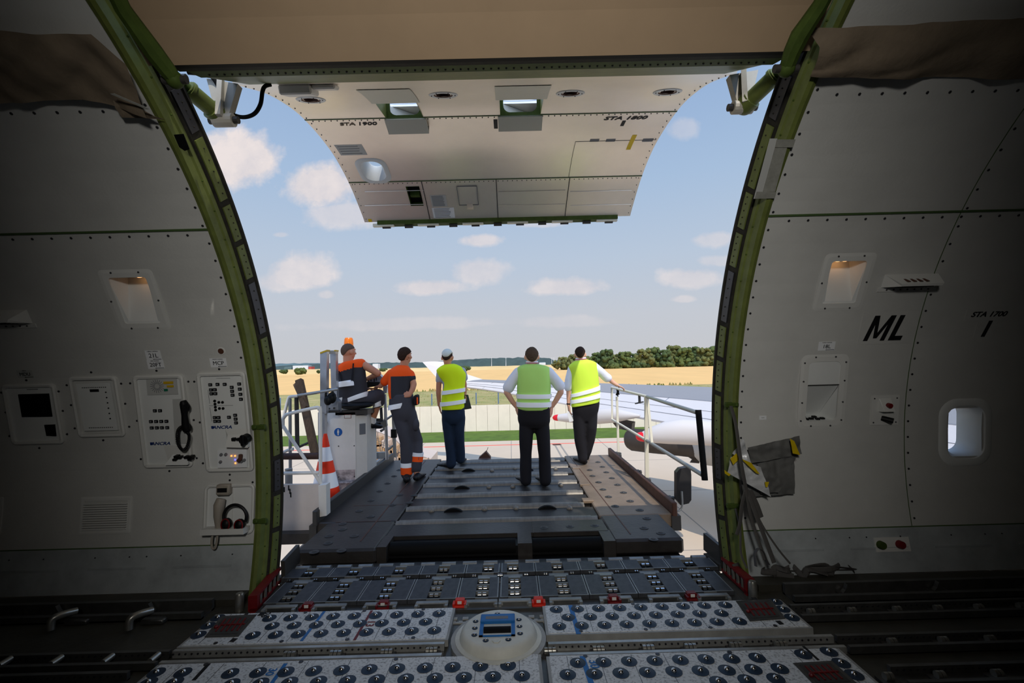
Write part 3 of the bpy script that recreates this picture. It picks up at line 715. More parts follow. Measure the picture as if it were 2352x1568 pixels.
# ================================================================ ground
def sheet(name, fn, nu, nv, m, th=.3, mats=None):
    mb = MB(); mb.grid(fn, nu, nv, 0); mb.grid(lambda u, v: fn(u, v)-V((0, 0, th)), nu, nv, 0); return struct(mb.build(name, mats or [m], smooth='full', fix=False))
def flat(name, x0, x1, y0, y1, z, m, th=.2):
    mb = MB(); mb.box((x0, y0, z-th), (x1, y1, z)); return struct(mb.build(name, [m]))
yR = 38.8
o = flat('ground_apron', -160, 160, -60, 41.0, GZ, 'apron', 1)
mb = MB(); mb.box((-160, yR-.12, GZ), (160, yR+.12, GZ+.012), 0)
for y in (9, 16.5, 24, 31.5): mb.box((-160, y-.025, GZ), (160, y+.025, GZ+.006), 1)
for i in range(-12, 14): mb.box((i*7.5-.025, -20, GZ), (i*7.5+.025, 40.9, GZ+.006), 1)
# slot drain marks near the edge of the apron
pa = W(1380, 1022, z=GZ); 
for dx in (0, .9): mb.bar(W(1275+dx*14, 1022, z=GZ+.01), W(1292+dx*18, 1052, z=GZ+.01), .12, .01, m=1)
mb.bar(W(1270, 1021, z=GZ+.02), W(1288, 1020, z=GZ+.02), .5, .02, m=2)
struct(mb.build('ground_markings', ['red_line', 'joint', 'rust']))
flat('ground_grass_strip', -160, 160, 41.0, 47.4, GZ+.05, 'grass')
# low precast retaining wall: one segment per panel
wy = 47.0; yb = W(1176, 991, z=GZ).y
zt = W(1176, 929, Y=47).z
cw = thing('retaining_wall', 'long low wall of pale concrete panels behind the grass strip', 'wall', (0, 47, GZ))
pw = 1.13; n0 = 0
X = -34
while X < 34:
    mb = MB(); mb.box((X+.009, 47, GZ-.2), (X+pw-.009, 47.25, zt+random.uniform(-.01, .01)), bev=.01)
    ob = mb.build('panel', ['concrete'], cw); X += pw; n0 += 1
mb = MB(); mb.box((-34, 47.1, GZ-.2), (34, 47.3, zt-.05)); mb.build('backing', ['joint'], cw)
# meadow slope and wheat fields
def P2(px, py, z): return W(px, py, z=z)
def meadow(u, v):
    x = -160+320*u; y = 47.25+(82-47.25)*v; return V((x, y, zt-.08-.16*v+.10*noise.noise(V((x*.2, y*.2, 0)))*sin(pi*v)))
sheet('ground_meadow', meadow, 110, 24, 'meadow')
zF = zt-.22
def field(u, v):
    x = -340+680*u; y = 81+(440-81)*v*v; return V((x, y, zF+.0022*(y-81)*max(0, .1-.002*x)))
sheet('ground_wheat_field', field, 60, 30, 'wheat')
# tufts of dry grass on the meadow (nobody could count them)
mb = MB()
for i in range(1500):
    x = random.uniform(-26, 32); v = random.random(); p = meadow((x+160)/320, v); h = random.uniform(.04, .13); p.y = max(p.y, 47.6)
    if random.random() < .1: p = V((x, 80.5+random.random()*1.5, zF)); h = random.uniform(.2, .5)
    a = random.random()*3; d = V((cos(a), sin(a), 0))*h*.6; mb.add([p-d, p+d, p+V((random.uniform(-.1, .1), 0, h))], [(0, 1, 2)], random.choice((0, 0, 1)))
    d = V((-d.y, d.x, 0)); mb.add([p-d, p+d, p+V((random.uniform(-.1, .1), .05, h))], [(0, 1, 2)], 0)
tag(mb.build('meadow_grass', ['meadow', 'grass'], fix=False), 'dry grass tufts growing on the meadow behind the concrete wall', 'grass', kind='stuff')
# fence posts along the top of the wall
post = None
for i, px in enumerate((644, 992, 1094, 1145, 1235, 1290)):
    p = W(px, 929, Y=48.5)
    mb = MB(); mb.cyl((p.x, 48.5, zt), (p.x, 48.5, zt+1.15), .06, 8); mb.sph((p.x, 48.5, zt+1.15), .07, 8)
    lab = ['behind the left door edge', 'between the worker in dark overalls and the capped man', 'just right of the capped man', 'halfway between the capped man and the central man', 'hidden low beside the central man', 'right of the central man'][i]
    tag(mb.build('fence_post', ['post_blue']), 'thin blue-grey fence post '+lab, 'fence post', 'fence posts behind the concrete wall')
# far hills (rows of forest)
def ridge(name, pts, Y, m, base=-8, rough=1.5, th=60, seed=0):
    P = [W(px, py, Y=Y) for px, py in pts]; xs = [p.x for p in P]; mb = MB(); n = 260; top = []
    for i in range(n+1):
        x = xs[0]+(xs[-1]-xs[0])*i/n; k = 0
        while k < len(xs)-2 and xs[k+1] < x: k += 1
        f = (x-xs[k])/(xs[k+1]-xs[k]); f = f*f*(3-2*f); z = P[k].z*(1-f)+P[k+1].z*f
        top.append((x, z+rough*noise.noise(V((x*.05+seed, seed, 0)))+rough*.6*noise.noise(V((x*.22, seed, 3)))))
    rows = []
    for j in range(6):
        a = j/5; rows.append([V((x, Y+th*a*.4+rough*noise.noise(V((x*.1, a*4, seed))), base+(z-base)*sin(a*pi/2))) for x, z in top])
    rows.append([V((x, Y+th, base)) for x, z in top])
    mb.loops(rows, 0, caps=False, closed=False); return struct(mb.build(name, [m], smooth='full'))
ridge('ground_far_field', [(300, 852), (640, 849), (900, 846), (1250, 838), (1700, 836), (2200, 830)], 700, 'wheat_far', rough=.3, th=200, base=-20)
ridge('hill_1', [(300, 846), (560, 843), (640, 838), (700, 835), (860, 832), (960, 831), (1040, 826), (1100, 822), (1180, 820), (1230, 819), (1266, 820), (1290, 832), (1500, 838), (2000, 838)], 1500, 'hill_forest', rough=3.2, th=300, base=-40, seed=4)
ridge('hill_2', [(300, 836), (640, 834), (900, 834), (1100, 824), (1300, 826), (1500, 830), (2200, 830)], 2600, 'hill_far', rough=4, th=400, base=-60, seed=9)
# trees
def tree(px, py_top, py_base, Y, w_px, kind, name, lab, cat='tree', group=None, seed=0):
    rnd = random.Random(seed); b = W(px, py_base, Y=Y); t = W(px, py_top, Y=Y); h = t.z-b.z; wd = w_px*Y/F/2; z0 = b.z
    root = thing(name, lab, cat, (b.x, Y, z0), group); mb = MB(); n = 60
    for i in range(n):
        a = rnd.random()*2*pi; q = rnd.random(); zz = .06+.90*i/n; zz = zz if name == 'tree' else zz*.8-.12; rr = wd*(1-.55*abs(zz-.42)/.58)*sqrt(q)*.8; s = max(h*.125, wd*.17 if name == 'bush' else 0)*(1.15-.5*zz)*rnd.uniform(.8, 1.25)
        c = V((b.x+rr*cos(a), Y+rr*sin(a), z0+h*min(zz, 1-.14)))
        o0 = len(mb.v); mb.sph(c, s, 12, sc=(1.1, 1.1, 1))
        for k in range(o0, len(mb.v)):
            d = mb.v[k]-c; mb.v[k] = c+d*(1+.5*noise.noise(mb.v[k]*(1.2/s))+.55*noise.noise(mb.v[k]*(3.4/s)))
    mb.build('foliage', [kind], root, smooth='full'); mb = MB(); mb.cone((b.x, Y, z0-1), (b.x, Y, z0+h*.45), h*.03, h*.015, 8); mb.build('trunk', ['bark'], root) if name == 'tree' else None; return root
TR = [(1296, 818, 46), (1318, 812, 40), (1345, 816, 38), (1372, 808, 34), (1392, 800, 34), (1412, 812, 34), (1436, 806, 34), (1458, 810, 34), (1480, 800, 34), (1503, 796, 36), (1526, 801, 30), (1548, 792, 36), (1572, 797, 34), (1595, 794, 36), (1618, 797, 32), (1640, 793, 34), (1665, 798, 36)]
kinds = ['leaf', 'leaf_dark', 'leaf_olive']
for i, (px, py, wp) in enumerate(TR):
    dsc = ['round-topped', 'narrow', 'broad', 'shaggy'][i % 4]
    pos = 'from the left' if i < 9 else 'from the right'; k = i+1 if i < 9 else len(TR)-i
    on = ['first', 'second', 'third', 'fourth', 'fifth', 'sixth', 'seventh', 'eighth', 'ninth'][k-1]
    tree(px, py, 846-.006*(px-1296)*4, 330+(12 if i % 2 else -12), wp*1.6, kinds[(i*7) % 3] if i > 1 else 'leaf_olive', 'tree', f'{dsc} green tree, {on} {pos} in the row beyond the wheat field', group='tree row beyond the field at right', seed=i)
for i, (px, py, wp) in enumerate([(1306, 832, 50), (1355, 832, 60), (1410, 830, 60), (1470, 830, 60), (1530, 829, 60), (1590, 828, 60), (1650, 828, 60)]):
    tree(px, py, 849-.02*(px-1296), 318, wp, kinds[i % 2], 'bush', ['low dark bush under the left end of the tree row', 'low bush right of the leftmost trees', 'low bush under the second group of trees', 'low bush at the middle of the tree row', 'low bush right of the middle of the tree row', 'low bush near the right end of the tree row', 'low bush against the door edge under the tree row'][i], 'bush', 'bushes under the tree row', seed=50+i)
for i, (px, pt, pb, wp, lab) in enumerate([(690, 842, 855, 36, 'dark green bush cluster in the wheat left of the loader mast'), (652, 847, 855, 22, 'small bush at the left door edge in the far wheat'), (736, 849, 854, 22, 'low bush just left of the silver mast'), (1066, 841, 847, 36, 'dark hedge bush at the far field edge right of the capped man'), (1022, 842, 848, 22, 'low hedge bush behind the capped man'), (880, 845, 850, 22, 'small bush between the two workers in orange')]):
    tree(px, pt, pb, 300, wp, 'leaf_dark' if i else 'leaf', 'bush', lab, 'bush', seed=90+i)
# far buildings and tower lights
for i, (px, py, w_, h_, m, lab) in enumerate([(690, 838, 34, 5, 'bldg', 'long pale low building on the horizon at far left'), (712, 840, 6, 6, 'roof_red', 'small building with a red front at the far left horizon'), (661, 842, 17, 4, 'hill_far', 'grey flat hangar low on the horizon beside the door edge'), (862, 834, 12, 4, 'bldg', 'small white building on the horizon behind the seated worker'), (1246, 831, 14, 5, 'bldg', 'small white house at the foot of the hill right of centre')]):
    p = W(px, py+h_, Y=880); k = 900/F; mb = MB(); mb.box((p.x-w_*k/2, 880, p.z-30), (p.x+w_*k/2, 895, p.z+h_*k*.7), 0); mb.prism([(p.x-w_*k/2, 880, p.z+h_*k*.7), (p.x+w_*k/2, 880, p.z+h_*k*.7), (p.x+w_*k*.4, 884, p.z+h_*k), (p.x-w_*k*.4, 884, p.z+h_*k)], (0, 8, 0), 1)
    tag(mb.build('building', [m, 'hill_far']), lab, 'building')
for i, px in enumerate((1129, 1162, 1267, 1272)):
    p = W(px, 842, Y=800); q = W(px, 822, Y=800); mb = MB(); mb.cone(p, q, .5, .25, 8); mb.box(q-V((1, .4, .3)), q+V((1, .4, .3)))
    tag(mb.build('light_mast', ['bldg']), ['thin pale mast on the hillside left of the central man', 'thin mast on the hillside nearest the central man', 'left one of the twin masts at the right end of the hill', 'right one of the twin masts at the right end of the hill'][i], 'mast', 'far masts')
# ================================================================ wing
def mixp(a, b, t): return a.lerp(b, t)
LEp = [(1107, 871, 31.5), (1163, 873, 30.3), (1375, 879.5, 26.6), (1641, 889, 22.5), (1760, 894, 20.5), (2330, 925, 15), (2800, 950, 12)]
HGp = [(1068, 876, 31.2), (1159, 880, 29.3), (1375, 900, 24.3), (1641, 923, 19.6), (1760, 934, 17.6), (2330, 990, 12.6), (2800, 1040, 10)]
TEp = [(1060, 886, 31.0), (1158, 900, 28.3), (1375, 941, 21.8), (1641, 987, 16.6), (1760, 1010, 15.0), (2330, 1120, 10.5), (2800, 1220, 8.5)]
cv = [[W(a, b, Y=c) for a, b, c in q] for q in (LEp, HGp, TEp)]
cvs = [spline(c, 5) for c in cv]; NS = len(cvs[0])
wing = thing('aircraft_wing', 'long white and grey aircraft wing with winglet and engine reaching over the apron', 'aircraft wing', cv[1][3])
mb = MB()
def tofs(i): return V((0, 0, -(.10+.028*(cvs[0][i]-cvs[2][i]).length)))
rows_u = []; 
for i in range(NS):
    le, hg, te = cvs[0][i], cvs[1][i], cvs[2][i]; rows_u.append([le, le.lerp(hg, .5)+V((0, 0, .02)), hg])
mb.loops(rows_u, 0, caps=False, closed=False)
mb.loops([[cvs[0][i], cvs[0][i].lerp(cvs[2][i], .25)+tofs(i)*2.2, cvs[0][i].lerp(cvs[2][i], .6)+tofs(i)*2.6, cvs[2][i]+tofs(i)*.25] for i in range(NS)], 1, caps=False, closed=False)
mb.build('wing_box', ['wing_grey', 'wing_under'], wing, smooth='full', fix=False)
mb = MB(); mb.loops([[cvs[1][i]+V((0, 0, .012)), cvs[1][i].lerp(cvs[2][i], .5)+V((0, 0, .02)), cvs[2][i], cvs[2][i]+tofs(i)*.3, cvs[1][i]-V((0, 0, .15))] for i in range(NS)], 0)
for i in range(4, NS-1, 3):
    a, b = cvs[1][i]+V((0, 0, .02)), cvs[2][i-1]+V((0, 0, .01)); mb.bar(a, b, .03, .01, m=1)
for tt in (.42, .70):
    for i in range(NS-1): mb.bar(cvs[1][i].lerp(cvs[2][i], tt)+V((0, 0, .028)), cvs[1][i+1].lerp(cvs[2][i+1], tt)+V((0, 0, .028)), .03, .006, m=1)
for i in range(NS-1): mb.bar(cvs[1][i]+V((0, 0, .03)), cvs[1][i+1]+V((0, 0, .03)), .05, .006, m=1)
mb.build('flaps', ['wing_white', 'panel_line'], wing, fix=False)
mb = MB(); wl = [W(970, 831, Y=31.6), W(1017.5, 830, Y=31.9)]; wb = [W(1002, 866, Y=31.4), W(1075, 860, Y=31.8)]; wr = [W(1060, 887, Y=31.0), W(1112, 872, Y=31.5)]
rings = []
for a, b, t in ((wl[0], wl[1], .04), (wl[0].lerp(wb[0], .5), wl[1].lerp(wb[1], .6), .07), (wb[0], wb[1], .1), (wb[0].lerp(wr[0], .6), wb[1].lerp(wr[1], .6), .12), (wr[0], wr[1], .15)):
    up = V((.6, -.3, .5)).normalized()*t; rings.append([a, a.lerp(b, .4)+up, b, a.lerp(b, .4)-up])
mb.loops(rings, 0); mb.build('winglet', ['wing_white'], wing)
def revolve(mb, P, n=20, sq=1.0, mid=None, m=0):     # P: (px, py_top, py_bottom, Y) silhouette rings seen from the door
    rings = []
    C_ = [(W(px, (a+b)/2, Y=Y), (b-a)/2*Y/F) for px, a, b, Y in P]
    for i, (c, r) in enumerate(C_):
        d = (C_[min(i+1, len(C_)-1)][0]-C_[max(i-1, 0)][0]).normalized(); a = V((0, 0, 1)); a = (a-d*a.dot(d)).normalized(); b = d.cross(a)
        rings.append([c+a*r*cos(t)+b*r*sq*sin(t) for t in frange(0, 2*pi, n)[:-1]])
    mb.loops(rings, m)
mb = MB(); revolve(mb, [(1283.5, 951.5, 966.5, 21.5), (1300, 949, 969, 21.3), (1340, 944, 973, 20.9), (1375, 938, 973, 20.4), (1410, 936, 970, 19.9), (1440, 944, 964, 19.5), (1470, 952, 958, 19.2)]); f1 = mb.build('flap_track_fairing', ['wing_white'], wing, smooth=True)
mb = MB(); revolve(mb, [(1270.5, 956, 961, 21.7), (1273, 953.5, 964.5, 21.65), (1278, 952, 966, 21.6), (1284, 951.5, 966.5, 21.5)]); mb.build('tip_cap', ['tip_red'], f1, smooth=True)
mb = MB(); revolve(mb, [(1478, 991, 1014, 15.9), (1500, 980, 1017, 15.8), (1530, 968, 1019, 15.7), (1568, 962, 1020, 15.6), (1610, 964, 1022, 15.5), (1700, 975, 1026, 15.2)], sq=.8); f2 = mb.build('flap_track_fairing', ['wing_white'], wing, smooth=True)
mb = MB(); revolve(mb, [(1461, 998, 1006, 16), (1464, 994, 1010, 15.98), (1470, 992, 1013, 15.95), (1479, 991, 1014, 15.9)]); mb.build('tip_cap', ['tip_red'], f2, smooth=True)
mb = MB(); revolve(mb, [(1446, 988, 1030, 19.5), (1452, 984, 1034, 19.4), (1500, 988, 1040, 19), (1560, 1000, 1046, 18.5), (1592, 1004, 1050, 18.2), (1640, 1000, 1060, 18)], n=28, sq=1); eng = mb.build('exhaust_nozzle', ['exhaust'], wing, smooth=True)
mb = MB(); revolve(mb, [(1592, 1002, 1062, 18.4), (1605, 985, 1066, 18.3), (1650, 975, 1070, 18.0), (1750, 965, 1085, 17.2), (1900, 970, 1110, 16)], n=28); mb.build('engine_cowl', ['wing_under'], wing, smooth=True)
mb = MB(); a, b, c, d = [W(*q, Y=y) for q, y in (((1400, 962), 21), ((1452, 972), 20.5), ((1450, 990), 20.4), ((1418, 984), 20.8))]; mb.prism([a, b, c, d], (.3, .6, 0)); mb.build('flap_fitting', ['exhaust'], wing)
a, b = W(1575, 1046, Y=18.3), W(1606, 1052, Y=18.2); mb = MB(); mb.prism([a, b, W(1606, 1064, Y=18.2), W(1584, 1062, Y=18.3), W(1590, 1055, Y=18.3)], (.2, .4, 0)); mb.build('tail_drain', ['exhaust'], wing)
FILL = 400  # power of the fill spot added behind the camera
# ================================================================ things on the inner walls
def wpan(tl, tr, br, bl):
    x0, x1, t0, t1 = rect4(tl, tr, br, bl); a, b = cyl((x0+x1)/2, t0, RIN), cyl((x0+x1)/2, t1, RIN)
    return frame_at((a+b)/2, (1, 0, 0), b-a), (x1-x0)/2, (b-a).length/2
def rim(mb, hw, hh, wd=.025, up=.02, r=.03, m=0, base=-.02):
    R0 = rrect(-hw, hw, -hh, hh, r); R1 = rrect(-hw+wd*.4, hw-wd*.4, -hh+wd*.4, hh-wd*.4, r*.8); R2 = rrect(-hw+wd, hw-wd, -hh+wd, hh-wd, r*.6)
    mb.loops([[(x, y, base) for x, y in R0], [(x, y, up*.7) for x, y in R0], [(x, y, up) for x, y in R1], [(x, y, up*.8) for x, y in R2], [(x, y, base) for x, y in R2]], m, caps=False)
def plate(mb, hw, hh, w0, w1, m=0, cx=0, cy=0): mb.box((cx-hw, cy-hh, w0), (cx+hw, cy+hh, w1), m)
def org(fr): return V((fr[0][3], fr[1][3], fr[2][3]))
def pb(mb, fr, px, py, su, sv, w0=.005, w1=.012, m=0):
    u, v = to_plane(fr, px, py, w1); mb.box((u-su/2, v-sv/2, w0), (u+su/2, v+sv/2, w1), m)
def quadpx(mb, fr, pts, w, th=.003, m=0):
    mb.prism([(*to_plane(fr, *p, w), w) for p in pts], (0, 0, th), m)
cz = lambda x, y: (280+x/4.9, 780+y/4.9)
# master control panel
fr, hw, hh = wpan((453, 855), (564, 853), (585, 1080), (475, 1083))
t = thing('wall_console', 'white wall control panel crowded with buttons, nearest the door edge at left', 'control panel', org(fr), 'cargo control panels')
mb = MB(fr); rim(mb, hw, hh); mb.build('frame', ['rim_white'], t, smooth=True)
mb = MB(fr); plate(mb, hw-.02, hh-.02, -.02, .002); fp = mb.build('face_plate', ['panel_white'], t)
mb = MB(fr)
for x, y in [(1105, 986)]: add_text(mb, 'ANCRA', *to_plane(fr, *cz(x+20, y), .004), .032, .003, 0, shear=.3, bold=.0008, sx=1.3); pb(mb, fr, *cz(1020, 986), .02, .02, .002, .004)
mb.build('lettering', ['ink_blue'], t)
BT = [(990, 507), (1072, 503), (1153, 502), (998, 565), (1042, 563), (1003, 608), (1048, 607), (1232, 536), (1237, 580), (1242, 624), (1316, 498), (1323, 556), (1330, 614), (1336, 670), (1040, 877), (1084, 876), (1046, 919), (1090, 918), (1201, 873), (1271, 850), (1276, 893), (1281, 936)]
def buttons(t, fr, pts, s=(.026, .021)):
    for p in pts:
        mb = MB(fr); u, v = to_plane(fr, *cz(*p), .01); mb.box((u-s[0]/2, v-s[1]/2, .001), (u+s[0]/2, v+s[1]/2, .011), 0, bev=.002); mb.box((u-s[0]*.28, v-s[1]*.22, .011), (u+s[0]*.28, v+s[1]*.22, .0118), 1); mb.build('push_button', ['black', 'ink_grey'], t)
buttons(t, fr, BT)
for p in [(1039, 691), (1086, 706), (1127, 706), (1043, 725), (1047, 760), (1093, 775), (1134, 775), (1050, 793)]:
    mb = MB(fr); u, v = to_plane(fr, *cz(*p), .008); mb.cone((u, v, .002), (u, v, .009), .011, .008, 8); mb.build('indicator', ['black'], t)
mb = MB(fr)
for a, b in (((980, 742), (1250, 738)), ((968, 565), (988, 720)), ((990, 760), (1012, 920)), ((1060, 434), (1218, 432))): mb.bar((*to_plane(fr, *cz(*a), .003), .003), (*to_plane(fr, *cz(*b), .003), .003), .002, .002)
mb.build('marking', ['ink_grey'], t)
mb = MB(fr); a = [to_plane(fr, *cz(*q), .0) for q in ((1165, 1005), (1450, 1000), (1460, 1190), (1195, 1185))]
mb.hexa([(a[0][0], a[0][1], .003), (a[1][0], a[1][1], .003), (a[2][0], a[2][1], .003), (a[3][0], a[3][1], .003), (a[0][0]+.02, a[0][1]-.04, .01), (a[1][0]-.004, a[1][1]-.04, .01), (a[2][0]-.004, a[2][1], .05), (a[3][0]+.01, a[3][1], .05)]); mb.build('sloped_pod', ['rim_white'], t)
u, v = to_plane(fr, *cz(1385, 1118), .05); mb = MB(fr); mb.cyl((u, v, .02), (u, v, .075), .034, 18); mb.box((u-.012, v-.04, .07), (u+.012, v+.04, .095), bev=.005); mb.build('rotary_knob', ['black'], t)
mb = MB(fr); pb(mb, fr, *cz(1250, 1123), .026, .02, .03, .05); pb(mb, fr, *cz(1292, 1123), .014, .014, .03, .055); mb.build('push_button', ['black'], t)
mb = MB(fr); quadpx(mb, fr, [cz(1080, 1240), cz(1410, 1232), cz(1412, 1432), cz(1084, 1440)], .006, .006)
u, v = to_plane(fr, *cz(1245, 1340), .012); sub = mb.build('switch_plate', ['decal_white'], t)
for p, m in (((1232, 1307), 'led_orange'), ((1273, 1307), 'led_orange'), ((1274, 1350), 'led_blue'), ((1277, 1389), 'led_orange')):
    mb = MB(fr); u, v = to_plane(fr, *cz(*p), .014); mb.sph((u, v, .014), .006, 8); mb.build('indicator_light', [m], sub)
for p in ((1112, 1295), (1165, 1293), (1105, 1377), (1373, 1357), (1343, 1372)):
    mb = MB(fr); u, v = to_plane(fr, *cz(*p), .02); mb.cone((u, v, .012), (u, v, .026), .012, .008, 10); mb.build('toggle_switch', ['ink_grey'], sub)
mb = MB(fr); a, b, c = [(*to_plane(fr, *cz(*q), .03), .035) for q in ((1340, 1290), (1336, 1335), (1312, 1362))]; mb.tube([a, b, c], .014, 8); mb.build('lever', ['rust'], t)
# second control panel with handset
fr, hw, hh = wpan((307, 862), (422, 859), (445, 1070), (333, 1075))
t = thing('wall_console', 'white wall control panel with a black handset and coiled cord at left', 'control panel', org(fr), 'cargo control panels')
mb = MB(fr); rim(mb, hw, hh); mb.build('frame', ['rim_white'], t, smooth=True)
mb = MB(fr); plate(mb, hw-.02, hh-.02, -.02, .002); mb.build('face_plate', ['panel_white'], t)
mb = MB(fr); quadpx(mb, fr, [cz(275, 430), cz(615, 425), cz(635, 612), cz(292, 622)], .003, .004, 0)
u, v = to_plane(fr, *cz(395, 523), .008)
for k in range(18): a = k*pi/9; mb.bar((u+.018*cos(a), v+.018*sin(a), .008), (u+.05*cos(a), v+.05*sin(a), .008), .003, .002, m=1)
sp = mb.build('speaker_plate', ['decal_grey', 'ink_grey'], t)
for pts, m in (([(470, 470), (578, 467), (580, 494), (473, 497)], 'amber'), ([(508, 512), (582, 509), (585, 532), (512, 536)], 'amber'), ([(476, 553), (516, 552), (519, 576), (479, 578)], 'green_lamp')):
    mb = MB(fr); quadpx(mb, fr, [cz(*p) for p in pts], .007, .005); mb.build('lamp_window', [m], sp)
buttons(t, fr, [(366, 800), (424, 799), (322, 922), (380, 921), (438, 920), (496, 919), (331, 993), (389, 992), (446, 991), (505, 990)])
mb = MB(fr); add_text(mb, 'ANCRA', *to_plane(fr, *cz(432, 1170), .004), .032, .003, 0, shear=.3, bold=.0008, sx=1.3); pb(mb, fr, *cz(332, 1170), .02, .02, .002, .004); mb.build('lettering', ['ink_blue'], t)
mb = MB(fr); quadpx(mb, fr, [cz(572, 668), cz(718, 662), cz(775, 1165), cz(600, 1172)], .003, .003, 0); mb.build('handset_bay', ['decal_grey'], t)
mb = MB(fr); quadpx(mb, fr, [cz(470, 1188), cz(770, 1184), cz(790, 1380), cz(530, 1385)], .003, .002, 1); a = [to_plane(fr, *cz(*q), .0) for q in ((580, 1290), (775, 1285), (788, 1380), (535, 1384))]
mb.hexa([(a[0][0], a[0][1], .003), (a[1][0], a[1][1], .003), (a[2][0], a[2][1], .003), (a[3][0], a[3][1], .003), (a[0][0], a[0][1], .01), (a[1][0], a[1][1], .01), (a[2][0], a[2][1], .05), (a[3][0], a[3][1], .05)])
sk = mb.build('socket_shelf', ['panel_white', 'rim_white'], t)
for p in ((610, 1315), (596, 1348), (648, 1325), (722, 1322), (765, 1345), (776, 1318)):
    mb = MB(fr); u, v = to_plane(fr, *cz(*p), .04); mb.box((u-.014, v-.008, .012), (u+.014, v+.008, .05), 0, bev=.002); mb.build('socket', ['black'], sk)
mb = MB(fr); H = lambda x, y, w: (*to_plane(fr, *cz(x, y), w), w)
mb.tube([H(690, 690, .05), H(700, 720, .055), H(705, 850, .05), H(718, 980, .055), H(730, 1015, .05)], [.02, .028, .02, .026, .024], 10); mb.sph(H(712, 760, .035), .034, 12, sc=(1, 1.2, .8)); mb.sph(H(728, 990, .035), .034, 12, sc=(1, 1.2, .8)); hs = mb.build('handset', ['black'], t, smooth=True)
mb = MB(fr); cp = spline([H(725, 1000, .05), H(680, 975, .05), H(635, 1010, .055), H(622, 1080, .06), H(635, 1180, .06), (H(680, 1238, .06)), H(725, 1215, .06), H(752, 1140, .055), H(755, 1075, .05), H(738, 1045, .04)], 8)
mb.tube(cp, [.0115 if i % 2 else .0085 for i in range(len(cp))], 8); mb.build('coiled_cord', ['black'], hs, smooth=True)
# blank cover panel
fr, hw, hh = wpan((160, 865), (268, 862), (292, 1000), (183, 1004))
t = thing('cover_panel', 'blank white wall cover panel edged with small screws, between display and control panels', 'wall panel', org(fr))
mb = MB(fr); rim(mb, hw, hh); mb.build('frame', ['rim_white'], t, smooth=True)
mb = MB(fr); plate(mb, hw-.05, hh-.05, -.02, .012, 0)
for k in range(13): mb.box((-hw+.09+k*.014, hh-.085, .012), (-hw+.096+k*.014, hh-.079, .014), 1); mb.box((-hw+.09+k*.014, -hh+.07, .012), (-hw+.096+k*.014, -hh+.076, .014), 1)
mb.box((-.03, hh-.115, .012), (.035, hh-.095, .014), 1)
for k in range(6): mb.sph((hw-.09, hh-.12-k*.04, .012), .006, 6, m=1)
mb.build('cover', ['panel_white', 'ink'], t)
# display panel
fr, hw, hh = wpan((5, 882), (128, 880), (150, 1017), (33, 1021))
t = thing('display_panel', 'white wall panel with a large dark display screen, leftmost of the wall panels', 'display panel', org(fr))
mb = MB(fr); rim(mb, hw, hh); mb.build('frame', ['rim_white'], t, smooth=True)
mb = MB(fr); plate(mb, hw-.02, hh-.02, -.02, .002); mb.build('face_plate', ['panel_white'], t)
mb = MB(fr); quadpx(mb, fr, [(43, 905), (113, 903), (121, 956), (52, 957)], .003, .006); mb.build('screen', ['screen'], t)
mb = MB(fr); quadpx(mb, fr, [(103, 975), (127, 974), (130, 1001), (108, 1000)], .003, .006); mb.build('keypad_window', ['screen'], t)
mb = MB(fr); pb(mb, fr, 74, 894, .08, .005, .002, .004); mb.build('marking', ['ink_grey'], t)
# printed labels
def label(tl, tr, br, bl, rows, lab, name='wall_label', cat='label', m='decal_white', **kw):
    fr, hw, hh = wpan(tl, tr, br, bl); t = thing(name, lab, cat, org(fr), kw.get('group'))
    mb = MB(fr); plate(mb, hw, hh, -.001, .002); mb.build('backing', [m], t)
    mb = MB(fr)
    for txt, fy, sz, sh, bo in rows: add_text(mb, txt, 0, hh*fy, sz*hh, .0025, 0, shear=sh, bold=bo, sx=kw.get('sx', 1))
    if kw.get('arrow'): mb.bar((0, -hh*.82, .003), (hw*.95, -hh*.82, .003), .003, .001); mb.prism([(0, -hh*.95, .003), (-hw*.1, -hh*.82, .003), (0, -hh*.7, .003)], (0, 0, .001))
    mb.build('lettering', ['ink'], t)
    return t
label((333, 805), (368, 804), (372, 826), (337, 827), [('21L', -.1, 1.25, 0, 0), ('CARGO CONTROL', .8, .25, 0, 0)], 'small white wall label reading 21L above the handset control panel', arrow=1, group='printed wall labels')
label((337, 827), (374, 826), (379, 846), (341, 847), [('20FT', -.1, 1.25, 0, 0), ('UNIT CONTROL', .8, .25, 0, 0)], 'small white wall label reading 20FT directly under the 21L label', arrow=1, group='printed wall labels')
label((481, 823), (519, 822), (522, 842), (485, 844), [('MCP', -.1, 1.2, 0, 0), ('MASTER CONTROL', .8, .25, 0, 0)], 'small white wall label reading MCP above the button panel', arrow=1, group='printed wall labels')
label((38, 850), (74, 849), (78, 867), (41, 868), [('MDU', -.1, 1.2, 0, 0), ('DISPLAY', .8, .25, 0, 0)], 'small label reading MDU above the dark display screen', arrow=1, group='printed wall labels', m='decal_grey')
label((1880, 785), (1918, 784), (1917, 804), (1879, 805), [('18L', -.1, 1.2, 0, 0), ('CARGO CONTROL', .8, .25, 0, 0)], 'small white wall label reading 18L on the right wall', arrow=1, group='printed wall labels')
fr, hw, hh = wpan((1984, 716), (2110, 715), (2093, 789), (1970, 790)); t = thing('lettered_decal', 'large decal with slanted black letters ML on the right wall', 'decal', org(fr)); mb = MB(fr); plate(mb, hw, hh, -.001, .002); mb.build('backing', ['lining'], t); mb = MB(fr)
def stk(x0, y0, x1, y1, w_): mb.prism([(x+.28*y, y, .0025) for x, y in ((x0-w_, y0), (x0+w_, y0), (x1+w_, y1), (x1-w_, y1))], (0, 0, .001))
